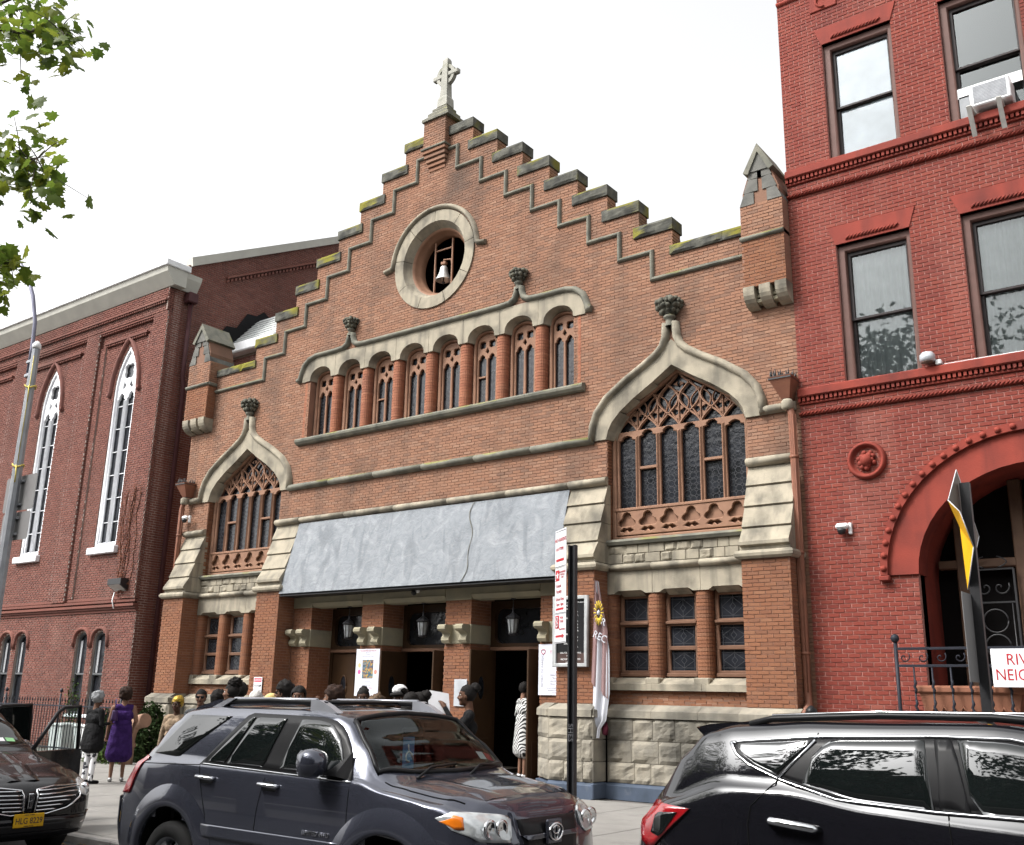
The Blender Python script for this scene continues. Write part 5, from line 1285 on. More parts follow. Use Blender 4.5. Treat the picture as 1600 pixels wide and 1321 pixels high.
MB().cbox(lx-.2, lx+.02, ly-.05, ly+.05, 6.95, 7.01, .01).cbox(lx-.2, lx+.02, ly-.05, ly+.05, 7.2, 7.26, .01).build('clamp', GALV, lamp)
MB().cbox(lx-2.75, lx-2.1, ly-.8, ly-.5, 9.65, 9.8, .06).build('luminaire', GALV, lamp)
YT = pmat('yellow_tape', (.62, .50, .12), None, 8, .6)
for z in (6.75, 5.35):
    mb = MB().tube([(lx+.09*cos(t), ly+.09*sin(t), z+.03*sin(2*t)) for t in [2*pi*k/12 for k in range(13)]], .014, 5)
    mb.tube([(lx+.07, ly-.07, z), (lx+.12, ly-.08, z-.12), (lx+.11, ly-.07, z-.3)], .012, 4); mb.build('tape', YT, lamp)
MB().tube([(lx+.075, ly-.06, 7.3), (lx+.085, ly-.06, 6.4), (lx+.09, ly-.06, 5.4)], .006, 4).build('tape_tail', YT, lamp)
def sign_back(z0, z1, w, lab):
    t = thing('sign_panel', lab, 'sign', (lx, ly, z0), 'sign panels on the lamp pole')
    MB().prism([(lx-w, z0+.03), (lx-w+.03, z0), (lx+w-.03, z0), (lx+w, z0+.03), (lx+w, z1-.03), (lx+w-.03, z1), (lx-w+.03, z1), (lx-w, z1-.03)], ly+.10, ly+.104).build('panel', SIGNB, t)
    for z in (z0+.1, z1-.1): MB().cbox(lx-.12, lx+.12, ly+.06, ly+.1, z-.02, z+.02, .004).build('bracket', GALV, t)
sign_back(4.6, 5.2, .5, 'upper grey sign back strapped to the lamp pole'); sign_back(4.1, 4.57, .45, 'lower grey sign back strapped to the lamp pole')

# parking sign post: edge-on panel of white and red text
px_, py_ = 10.475, -9.3
post = thing('parking_sign_post', 'black steel post carrying tall white parking sign beside church door', 'sign post', (px_, py_, G0))
MB().add([(px_-.03, py_-.02, G0), (px_-.012, py_-.02, G0), (px_-.012, py_+.012, G0), (px_+.03, py_+.012, G0), (px_+.03, py_-.02, G0), (px_+.048, py_-.02, G0), (px_+.048, py_+.03, G0), (px_-.03, py_+.03, G0)]+
         [(px_-.03, py_-.02, 3.2), (px_-.012, py_-.02, 3.2), (px_-.012, py_+.012, 3.2), (px_+.03, py_+.012, 3.2), (px_+.03, py_-.02, 3.2), (px_+.048, py_-.02, 3.2), (px_+.048, py_+.03, 3.2), (px_-.03, py_+.03, 3.2)],
         [(i, (i+1) % 8, 8+(i+1) % 8, 8+i) for i in range(8)]+[tuple(range(8, 16))]).build('channel_post', BLACKM, post)
text_obj('scratched_lettering', 'SHES', .075, pmat('scratched_white', (.13, .13, .14), None, 5, .7), post, Matrix.Translation((px_+.01, py_-.0225, 1.45)) @ Matrix(((0, 1, 0, 0), (0, 0, -1, 0), (-1, 0, 0, 0), (0, 0, 0, 1))))
# sign plane: swings towards the street, seen nearly edge-on
sg = thing('parking_sign', 'tall white parking sign with red arrows and text on black post', 'sign', (px_-.03, py_, 2.2))
W_ = .30; SA = radians(-35); SU = Vector((cos(SA), sin(SA), 0)); SN = Vector((sin(SA), -cos(SA), 0))
def sgn(u, v, d=0):     # u along the reading direction, v height, d towards the reader
    return Vector((px_-.035, py_-.045, v))-SU*(W_-u)+SN*d
Mx = Matrix(((SU.x, 0, SN.x, 0), (SU.y, 0, SN.y, 0), (0, 1, 0, 0), (0, 0, 0, 1)))
def spanel(z0, z1):
    q = [sgn(0, z0), sgn(W_, z0), sgn(W_, z1), sgn(0, z1)]; q2 = [sgn(0, z0, -.003), sgn(W_, z0, -.003), sgn(W_, z1, -.003), sgn(0, z1, -.003)]
    MB().add([v[:] for v in q+q2], [(0, 1, 2, 3), (7, 6, 5, 4), (0, 1, 5, 4), (1, 2, 6, 5), (2, 3, 7, 6), (3, 0, 4, 7)]).build('panel', SIGNW, sg)
def stext(s, u, v, size, m=REDI, al='CENTER'):
    text_obj('lettering', s, size, m, sg, Matrix.Translation(sgn(u, v, .002)) @ Mx, al, .0005)
def sbox(u0, u1, v0, v1, m=REDI, name='red_bar'):
    MB().add([sgn(u0, v0, .0015)[:], sgn(u1, v0, .0015)[:], sgn(u1, v1, .0015)[:], sgn(u0, v1, .0015)[:]], [(0, 1, 2, 3)]).build(name, m, sg)
ZB = 2.27; 
spanel(3.0, 3.375); spanel(2.55, 2.995); spanel(2.27, 2.545)
stext('NO PARKING', .15, 3.27, .052); stext('ANYTIME', .13, 3.18, .05); sbox(.03, .24, 3.06, 3.085); sbox(.01, .29, 3.355, 3.36, BLKI, 'edge_line'); sbox(.01, .29, 3.006, 3.011, BLKI, 'edge_line')
sbox(.02, .12, 2.87, 2.975); 
st = [(.07+.042*(1 if k % 2 == 0 else .42)*cos(radians(90+36*k)), 2.922+.042*(1 if k % 2 == 0 else .42)*sin(radians(90+36*k))) for k in range(10)]
MB().add([sgn(a, b, .0025)[:] for a, b in st], [tuple(range(10))]).build('star', SIGNW, sg)
stext('AUTHORIZED\nVEHICLES\nONLY', .205, 2.925, .026); stext('School', .1, 2.82, .05); stext('Faculty', .11, 2.765, .05); stext('School Days', .14, 2.69, .045); stext('7am - 4pm', .14, 2.64, .045); sbox(.03, .24, 2.585, 2.605); sbox(.01, .29, 2.556, 2.560, BLKI, 'edge_line')
sbox(.02, .12, 2.41, 2.535)
for zz in (2.445, 2.498):
    MB().tube([sgn(.07+.022*cos(2*pi*k/14), zz+.022*sin(2*pi*k/14), .003) for k in range(15)], .005, 4).build('symbol', SIGNW, sg)
stext('MON\nTHUR', .19, 2.49, .035); stext('9am-10:30am', .2, 2.40, .028); sbox(.03, .2, 2.325, 2.345)
MB().add([sgn(.2, 2.31, .002)[:], sgn(.26, 2.335, .002)[:], sgn(.2, 2.36, .002)[:]], [(0, 1, 2)]).build('arrow_head', REDI, sg); sbox(.01, .29, 2.276, 2.281, BLKI, 'edge_line')

# yellow diamond warning sign on tilted black post
yx, yy = 14.10, -9.3
ys = thing('warning_sign_post', 'black post with edge-on bent yellow diamond sign at right', 'sign post', (yx, yy, G0))
tl = Vector((0, 0, 1))
def yp(h, dx=0, dy=0): 
    return Vector((yx, yy, G0))+tl*h+Vector((dx, dy, 0))
mb = MB(); ring0 = [(-.035, -.02), (.035, -.02), (.035, .03), (-.035, .03)]
mb.add([yp(0, a, b)[:] for a, b in ring0]+[yp(3.47, a, b)[:] for a, b in ring0], [(i, (i+1) % 4, 4+(i+1) % 4, 4+i) for i in range(4)]+[(4, 5, 6, 7)]); mb.build('post', BLACKM, ys)
dsn = thing('diamond_sign', 'bent yellow diamond sign seen nearly edge-on from behind', 'sign', (yx, yy, 3))
al = radians(88); U = Vector((cos(al), sin(al), 0)); N_ = Vector((sin(al), -cos(al), 0)); cz = 3.12; R_ = .46
def dp(u, v, d=0): return yp(cz)+Vector((-.05, -.0, 0))+U*u+tl*v+N_*d
# flat half, and a near lower flap bent towards the street
F_ = [dp(-.0, R_), dp(R_, 0), dp(.0, -R_), dp(-.24, -.18, .13), dp(-.40, .06, .10), dp(-.30, .17, .0)]
n6 = len(F_); cen = dp(-.04, 0)
mb = MB(); mb.add([f[:] for f in F_]+[cen[:]], [(n6, i, (i+1) % n6) for i in range(n6)]); mb.build('grey_back', pmat('sign_back_brown', (.20, .165, .14), None, 4, .5), dsn, fix=False)
Gf = [f-N_*.004 for f in F_]; c2 = cen-N_*.004
mb = MB(); mb.add([f[:] for f in Gf]+[c2[:]], [(n6, (i+1) % n6, i) for i in range(n6)]); mb.build('yellow_face', YELS, dsn, fix=False)
mb = MB()
for i in range(n6): mb.tube([F_[i][:], F_[(i+1) % n6][:]], .004, 4)
mb.build('rim', SIGNW, dsn)
lp = thing('plaque_sign', 'grey plaque below the diamond sign seen nearly edge-on', 'sign', (yx, yy, 2.3))
Q = [yp(1.98)+Vector((-.03, -.04, 0))-U*.22, yp(1.98)+Vector((-.03, -.04, 0))+U*.22, yp(2.62)+Vector((-.03, -.04, 0))+U*.22, yp(2.62)+Vector((-.03, -.04, 0))-U*.22]
MB().add([q[:] for q in Q]+[(q-N_*.004)[:] for q in Q], [(0, 1, 2, 3), (7, 6, 5, 4), (0, 1, 5, 4), (1, 2, 6, 5), (2, 3, 7, 6), (3, 0, 4, 7)]).build('plate', SIGNB, lp)

# neighbourhood sign on the railing
ns = thing('neighborhood_sign', 'white sign with red stencilled letters hung on the iron railing', 'sign', (13.0, -1.0, 2.0))
def nsM(x, z): return wallM(x, -1.043, z)
MB().cbox(12.42, 13.9, -1.04, -1.0, 2.05, 2.60, .005).build('board', SIGNW, ns)
STEN = pmat('red_stencil', (.42, .02, .03), None, 6, .6)
text_obj('lettering', 'RIVER', .23, STEN, ns, nsM(12.62, 2.44), 'LEFT', .001, xs=.9); text_obj('lettering', 'NEIGHBORS', .23, STEN, ns, nsM(12.46, 2.22), 'LEFT', .001, xs=.85)

# notice board on the right door buttress
nb = thing('notice_board', 'black mass-schedule notice board with white letters in silver frame', 'notice board', (4.7, -.55, 2.3))
X0, X1, Z0, Z1 = 4.26, 5.08, 2.36, 3.74
curve_plate('board_frame', [rect(X0, X1, Z0, Z1), rect(X0+.07, X1-.07, Z0+.07, Z1-.07)], -.60, .05, .01, pmat('aluminium', (.46, .47, .47), None, 6, .4, .05, metal=.4), nb)
MB().box(X0+.06, X1-.06, -.60, -.595, Z0+.06, Z1-.06).build('board', pmat('felt_black', (.015, .015, .016), None, 9, .9), nb)
MB().box(X0+.071, X1-.071, -.6008, -.6002, Z0+.071, Z0+.27).build('footer_panel', pmat('footer_brown', (.07, .045, .04), None, 9, .8), nb)
LETW = pmat('letter_white', (.75, .75, .75), None, 5, .6)
lines = [('THE PARISH OF GERALD CHURCH', .045, 0), ('MASS', .05, -.1), ('SATURDAY  6PM', .045, -.08), ('ENGLISH', .042, .1), ('ESPAÑOL', .042, .1), ('SUNDAY', .045, -.1), ('ENGLISH', .042, .1), ('ESPAÑOL', .042, .1), ('ENGLISH', .042, .1), ('FRANCAIS', .042, .1), ('WEEKDAYS', .045, -.06), ('ENGLISH', .042, .1), ('ESPAÑOL', .042, .1), ('SATURDAY', .045, -.06), ('ESPAÑOL', .042, .1), ('CALL FOR DAYS OF OPENING', .042, 0), ('9 AM - 5 PM', .042, 0), ('RECTORY  ALL WELCOME', .045, 0), ('2 PM TO 5 PM', .042, 0)]
for k, (s, sz, dx) in enumerate(lines):
    zz = Z1-.13-k*.062-(.05 if k > 14 else 0)
    text_obj('lettering', s, sz, LETW, nb, wallM((X0+X1)/2+dx, -.6015, zz), extrude=.0005, xs=.88)
# warning sign on the left buttress
ws = thing('warning_sign', 'small white and red security warning sign on the left buttress', 'sign', (-4.6, -.53, 1.85))
MB().cbox(-4.93, -4.61, -.553, -.546, 1.72, 2.12, .003).build('panel', SIGNW, ws)
MB().box(-4.91, -4.63, -.5545, -.5535, 2.0, 2.10).build('red_header', pmat('pale_red', (.62, .10, .13), None, 5, .5), ws)
text_obj('lettering', 'WARNING', .065, SIGNW, ws, wallM(-4.77, -.5555, 2.05), extrude=.0004); text_obj('lettering', 'Security', .07, BLKI, ws, wallM(-4.80, -.5545, 1.91), extrude=.0004); text_obj('lettering', 'Camera in Use', .05, BLKI, ws, wallM(-4.77, -.5545, 1.80), extrude=.0004)
MB().prism([(-4.685, 1.88), (-4.645, 1.90), (-4.64, 1.94), (-4.69, 1.94)], -.5555, -.5545).build('camera_symbol', BLKI, ws)
# posters
p1_ = thing('mission_poster', 'white poster with colourful picture on the pier between left doors', 'poster', (-1.45, -.03, 1.7))
PAPER = pmat('poster_paper', (.55, .56, .62), (.52, .53, .59), 3, .6, .02)
MB().cbox(-1.86, -1.09, -.035, -.03, 1.72, 2.80, .001).build('sheet', PAPER, p1_)
ART = bpy.data.materials.new('poster_art'); ART.use_nodes = True; nt = ART.node_tree
vo = nt.nodes.new('ShaderNodeTexVoronoi'); vo.inputs['Scale'].default_value = 22; tcn = nt.nodes.new('ShaderNodeTexCoord'); nt.links.new(tcn.outputs['Object'], vo.inputs['Vector'])
sep = nt.nodes.new('ShaderNodeSeparateColor'); nt.links.new(vo.outputs['Color'], sep.inputs[0]); rp = nt.nodes.new('ShaderNodeValToRGB'); nt.links.new(sep.outputs[0], rp.inputs[0])
for i, (p_, c_) in enumerate(((0, (.02, .03, .06)), (.3, (.05, .14, .16)), (.5, (.10, .03, .04)), (.72, (.35, .22, .04)), (1, (.03, .10, .18)))):
    e_ = rp.color_ramp.elements[i] if i < 2 else rp.color_ramp.elements.new(p_)
    e_.position = p_; e_.color = (*c_, 1)
nt.links.new(rp.outputs[0], nt.nodes['Principled BSDF'].inputs['Base Color'])
MB().box(-1.64, -1.28, -.0365, -.0355, 2.12, 2.55).build('picture', ART, p1_)
for (x, z, c_) in ((-1.735, 2.42, (.65, .4, .2)), (-1.735, 2.27, (.5, .12, .3)), (-1.20, 2.27, (.75, .25, .2)), (-1.20, 2.42, (.6, .6, .55))):
    MB().add([(x+.05*cos(2*pi*k/16), -.036, z+.055*sin(2*pi*k/16)) for k in range(16)], [tuple(range(16))]).build('round_badge', pmat('badge%d' % int(x*-100+z*10), c_, None, 5, .6), p1_)
INKG = pmat('ink_grey', (.22, .22, .26), None, 5, .6); INKR = pmat('ink_red', (.4, .05, .08), None, 5, .6)
for z, s, sz, m_ in ((2.755, 'MARIANITES DE MISION', .05, INKR), (2.715, 'del 10 al 17', .035, INKG), (2.68, 'de agosto', .035, INKG), (2.63, 'Todos son bienvenidos a la iglesia', .03, INKG), (2.06, 'Servicios de oracion', .032, INKG), (2.02, 'misa a las siete de la noche', .03, INKG), (1.96, 'horario y lugares abajo', .03, INKG), (1.90, 'LA IGLESIA DE TODOS', .042, INKR), (1.86, 'entrada por la puerta principal', .03, INKG), (1.82, 'lunes a viernes', .03, INKG)):
    text_obj('lettering', s, sz, m_, p1_, wallM(-1.47, -.0365, z), extrude=.0004)
p2_ = thing('retreat_poster', 'white poster with red heart on the pier right of the doors', 'poster', (3.8, -.03, 1.8))
MB().cbox(3.50, 4.26, -.038, -.033, 1.82, 2.84, .001).build('sheet', PAPER, p2_)
text_obj('lettering', 'RETIRO DE PAREJAS', .075, INKG, p2_, Matrix.Translation((3.60, -.0395, 2.31)) @ Matrix(((0, -1, 0, 0), (0, 0, -1, 0), (1, 0, 0, 0), (0, 0, 0, 1))), extrude=.0004)
text_obj('lettering', 'Ti Timbo a', .10, INKR, p2_, wallM(4.0, -.0395, 2.67), extrude=.0004)
MB().tube([(3.62+.05*abs(sin(t))**1.0*(1 if t < pi else -1)*1.0, -.04, 2.68+.045*(cos(t)+.4*abs(sin(t)))) for t in [2*pi*k/24 for k in range(25)]], .009, 4).build('heart', INKR, p2_)
mb = MB()
for k in range(7): mb.tube([(3.78+.06*k+.04*sin(q), -.039, 2.2+.05*q) for q in [j*.6 for j in range(9)]], .003, 3)
o = mb.build('faint_drawing', pmat('faint_line', (.58, .6, .68), None, 5, .6), p2_); o['kind'] = 'stuff'
for z, s, sz in ((2.22, 'esposos con familia', .035), (2.16, 'Viernes 18', .04), (2.10, 'iglesia San Gerardo', .035), (2.04, '7:00 pm - 9:00 pm', .04), (1.96, 'Para mas informacion llame a la oficina', .03), (1.92, 'cupo limitado por favor registrese', .03), (1.87, 'Bienvenidos', .035)):
    text_obj('lettering', s, sz, INKG, p2_, wallM(3.94, -.0395, z), extrude=.0004)
MB().prism([(4.17, 2.05), (4.21, 2.05), (4.24, 2.45), (4.20, 2.5), (4.17, 2.47), (4.155, 2.40), (4.18, 2.36)], -.041, -.039).build('silhouette', BLKI, p2_)
# metal plate on the pier left of the right door
mp_ = thing('metal_plate', 'blank grey metal plate on the brick pier beside the open door', 'plate', (1.4, -.03, 1.9))
MB().cbox(1.22, 1.585, -.03, -.02, 1.55, 2.12, .01).build('plate', pmat('brushed_plate', (.48, .5, .53), None, 3, .4, .05, metal=.4), mp_)
# banner hanging from the bracket
bn = thing('banner', 'faded maroon and white hanging banner folded beside the notice board', 'banner', (5.35, -.4, 1.0))
def cloth(prof, mat, name):
    """prof rows of (x, y, z) from left to right"""
    mb = MB(); n_ = len(prof[0]); mb.v = [p for r in prof for p in r]
    mb.f = [(i*n_+j, i*n_+j+1, (i+1)*n_+j+1, (i+1)*n_+j) for i in range(len(prof)-1) for j in range(n_-1)]; mb.m = [0]*len(mb.f); mb.sm = [True]*len(mb.f)
    return mb.build(name, mat, bn, fix=False)
MAR = pmat('faded_maroon', (.19, .115, .11), (.25, .165, .165), 3, .9, .2, 20); WHC = pmat('banner_white', (.52, .53, .57), (.44, .45, .49), 2, .9, .2, 20); MARD = pmat('maroon', (.05, .006, .014), None, 4, .8)
def brow(z, xl, xr, ph, amp=.05, n_=14): return [(xl+(xr-xl)*k/n_, -.52-.05+amp*sin(ph+k*.75)*min(1, k/3, (n_-k)/3), z) for k in range(n_+1)]
rows_w = []
for q in range(19):
    t = q/18; z = 4.0-2.95*t; xl = 5.24-.10*t; xr = 5.29+.25*min(1, t*2.2)-.16*max(0, t-.72)*3
    if t > .9: xr = max(xl+.05, xr-.1)
    rows_w.append([(x, y+.012, zz) for x, y, zz in brow(z, xl, xr, 1.1+t*1.5)])
cloth(rows_w, WHC, 'white_lining')
rows_m = []
for q in range(13):
    t = q/12; z = 4.02-1.95*t; xl = 5.23-.09*t; xr = 5.28+.23*min(1, t*2)
    rows_m.append([(x, y-.01, zz-(.30*(k/14) if q > 9 else 0)*(q-9)/3-(.0)) for k, (x, y, zz) in enumerate(brow(z, xl, xr, 1.1+t*1.5))])
cloth(rows_m, MAR, 'maroon_face')
MB().lathe([(0, .14), (.05, .11), (.075, 0), (.06, -.1), (0, -.12)], (5.40, -.50, 1.22), 9, sy=.4).build('maroon_fold', MARD, bn)
mb = MB(); YL = pmat('banner_yellow', (.62, .45, .06), None, 5, .8)
for k in range(16):
    a_ = 2*pi*k/16; mb.tube([(5.36+.05*cos(a_), -.66, 3.38+.10*sin(a_)), (5.36+.11*cos(a_), -.66, 3.38+.24*sin(a_))], .012, 4)
mb.build('sunburst', YL, bn)
MB().lathe([(0, -.05), (.035, -.02), (.03, .03), (0, .06)], (5.36, -.66, 3.38), 8).build('white_dove', WHC, bn)
text_obj('lettering', 'R', .19, WHC, bn, wallM(5.46, -.655, 3.2) @ Matrix.Rotation(radians(-24), 4, 'Z'), extrude=.002); text_obj('lettering', 'REC', .20, WHC, bn, wallM(5.38, -.655, 2.92) @ Matrix.Rotation(radians(-24), 4, 'Z'), extrude=.002, xs=.9)
# canopy camera
cc_ = thing('dome_camera', 'small black ball camera on the lintel over the middle door', 'camera', (-.1, -.1, 4.05))
MB().lathe([(0, -.07), (.05, -.05), (.07, 0), (.05, .05), (0, .07)], (-.02, -.12, 4.06), 12).build('ball', BLACKM, cc_); MB().cbox(-.0, .1, -.12, -.02, 4.05, 4.15, .03).build('mount', WHITEP, cc_)
# clay soil pipe at the foot of the left plinth
sp_ = thing('soil_pipe', 'brown clay elbow pipe standing on the ground by the left plinth', 'pipe', (-7.6, -2.2, G0))
PIPM = pmat('clay_pipe', (.33, .20, .14), (.25, .155, .11), 5, .7, .2, 40)
MB().tube([(-7.55, -2.2, G0), (-7.55, -2.2, .55), (-7.5, -2.2, .75), (-7.35, -2.2, .92), (-7.1, -2.2, 1.0), (-6.9, -2.2, 1.02)], .17, 14).build('elbow', PIPM, sp_)
MB().lathe([(.17, 0), (.2, .02), (.2, .1), (.17, .12)], (-7.55, -2.2, .35), 14).build('collar', PIPM, sp_)
# areaway fence in front of the hall, shrubs and storage boxes behind it
fn = thing('iron_fence', 'black spiked iron fence in front of the red brick hall', 'fence', (-14, -1.9, G0))
FY = -1.95
for z in (.18, 1.28): MB().cbox(-27, -8.4, FY-.02, FY+.02, z-.02, z+.02, .004).build('rail', IRON, fn)
me = None
for k in range(128):
    x = -26.9+k*.1445
    if me is None:
        b_ = MB().tube([(0, 0, .0), (0, 0, 1.42)], .011, 5).lathe([(0, .12), (.022, .04), (.012, 0), (0, -.01)], (0, 0, 1.44), 5); me = bpy.data.meshes.new('picket'); me.from_pydata(b_.v, [], b_.f); me.materials.append(IRON)
    mesh_obj('picket', me, fn, loc=(x, FY, G0))
for x in (-8.45, -11.4, -14.4, -17.4, -20.4): MB().tube([(x, FY, G0), (x, FY, 1.6)], .028, 8).lathe([(0, .1), (.04, .05), (.05, 0), (0, -.05)], (x, FY, 1.66), 8).build('post', IRON, fn)
rn = random.Random(77)
def bush(cx_, cy_, w, d, h, lab, col, n_=900, ls=.07):
    b = thing('shrub', lab, 'shrub', (cx_, cy_, G0), 'shrubs beside the hall')
    mb = MB()
    for k in range(n_):
        while True:
            x, y, z = rn.uniform(-1, 1), rn.uniform(-1, 1), rn.uniform(0, 1)
            if x*x+y*y+(z*1.0)**2 < 1 and noise.noise(Vector((x*2+cx_, y*2, z*2))) > -.25: break
        p = Vector((cx_+x*w, cy_+y*d, G0+z*h)); a_ = Vector((rn.uniform(-1, 1), rn.uniform(-1, 1), rn.uniform(-.5, 1))).normalized(); s_ = a_.cross(Vector((rn.uniform(-1, 1), rn.uniform(-1, 1), rn.uniform(-1, 1)))).normalized(); L_ = ls*(.6+.8*rn.random())
        mb.add([p[:], (p+a_*L_*.5+s_*L_*.3)[:], (p+a_*L_)[:], (p+a_*L_*.5-s_*L_*.3)[:]], [(0, 1, 2, 3)])
    o = mb.build('leaves', col, b, fix=False); o['kind'] = 'stuff'
    st_ = MB()
    for k in range(6): st_.tube([(cx_+rn.uniform(-.1, .1), cy_, G0), (cx_+rn.uniform(-w, w)*.7, cy_+rn.uniform(-d, d)*.7, G0+h*.75)], [.018, .006], 4)
    st_.build('stems', pmat('twig', (.07, .045, .03), None, 9, .9), b)
LG = pmat('shrub_leaf', (.05, .085, .022), (.03, .055, .016), 4, .85, 0, spec=.05, pal=[(.03, .055, .015), (.06, .10, .025), (.09, .14, .035)]); LG2 = pmat('dark_shrub_leaf', (.025, .042, .016), (.018, .03, .012), 4, .85, 0, spec=.05, pal=[(.015, .03, .01), (.03, .05, .018), (.05, .07, .025)])
bush(-8.0, -1.3, .5, .5, 1.5, 'tall dark shrub against the left church plinth', LG2, 3600, .1)
bush(-9.9, -1.2, .8, .5, 1.3, 'dark shrub at the corner of the red brick hall', LG2, 3600, .1)
bush(-8.3, -2.35, .9, .3, .42, 'low bright green ground plants by the clay pipe', LG, 900)
bush(-12.6, -.9, .3, .25, 2.2, 'thin climbing shrub before the paired hall windows', LG, 500)
for (x, lab) in ((-10.6, 'white storage tub behind the iron fence, nearer the church'), (-11.9, 'white storage tub behind the iron fence, farther from the church')):
    t_ = thing('storage_tub', lab, 'tub', (x, -1.4, G0), 'white tubs behind the fence')
    MB().add([(x-.3, -1.65, G0), (x+.3, -1.65, G0), (x+.3, -1.2, G0), (x-.3, -1.2, G0), (x-.36, -1.7, 0.72), (x+.36, -1.7, 0.72), (x+.36, -1.15, 0.72), (x-.36, -1.15, 0.72)], [(3, 2, 1, 0), (0, 1, 5, 4), (1, 2, 6, 5), (2, 3, 7, 6), (3, 0, 4, 7), (4, 5, 6, 7)]).build('tub', WHITEP, t_); MB().cbox(x-.4, x+.4, -1.74, -1.11, .72, .8, .03).build('lid', WHITEP, t_)
# ================================================================== VEHICLES
def carpaint(name, c, metal, rough=.28, coat=1.0):
    m = pmat(name, c, tuple(x*.96 for x in c), 2, rough, 0, metal=metal, spec=.15, coat=coat); return m
PGREY = carpaint('grey_paint', (.052, .056, .076), .6, .2); PBLACK = carpaint('black_paint', (.006, .006, .008), .0, .12); PBLK2 = carpaint('black_plum_paint', (.004, .004, .005), .0, .25, .45)
CARGL = pmat('car_glass_dark', (.006, .008, .008), None, 2, .02, 0, spec=.8); RUB = pmat('rubber', (.018, .018, .018), None, 9, .8, .2, 60); CHR = pmat('chrome', (.75, .76, .78), None, 3, .12, 0, metal=1.0)
TRIMB = pmat('black_trim', (.012, .012, .013), None, 6, .35, 0); SEAM = pmat('panel_gap', (.002, .002, .002), None, 6, .9, 0); TAILR = pmat('tail_red', (.30, .008, .012), (.2, .005, .008), 9, .12, 0, spec=.7, coat=1); AMB = pmat('amber', (.65, .16, .01), None, 6, .15, 0, coat=1)
LENS = pmat('lamp_lens', (.50, .52, .52), (.34, .36, .37), 14, .1, .15, 40, metal=.35, coat=1); UNDER = pmat('underbody', (.01, .01, .01), None, 4, .95, 0); ALLOY = pmat('alloy', (.30, .31, .33), None, 5, .3, 0, metal=.8)
def see_glass(name, tint):
    m = bpy.data.materials.new(name); m.use_nodes = True; nt = m.node_tree; N = nt.nodes; N.remove(N['Principled BSDF'])
    tr = N.new('ShaderNodeBsdfTransparent'); tr.inputs[0].default_value = (*tint, 1); gl = N.new('ShaderNodeBsdfGlossy'); gl.inputs['Roughness'].default_value = .01; gl.inputs[0].default_value = (.95, 1, 1, 1)
    fz = N.new('ShaderNodeFresnel'); fz.inputs[0].default_value = 1.32; mx = N.new('ShaderNodeMixShader')
    nt.links.new(fz.outputs[0], mx.inputs[0]); nt.links.new(tr.outputs[0], mx.inputs[1]); nt.links.new(gl.outputs[0], mx.inputs[2]); nt.links.new(mx.outputs[0], N['Material Output'].inputs[0]); return m
WSGL = see_glass('windscreen_glass', (.62, .70, .68))
def lerp_t(tab, x):
    if x <= tab[0][0]: return tab[0][1]
    for (a, va), (b, vb) in zip(tab, tab[1:]):
        if x <= b: t = (x-a)/(b-a); t = t*t*(3-2*t)*.5+t*.5; return va+(vb-va)*t
    return tab[-1][1]
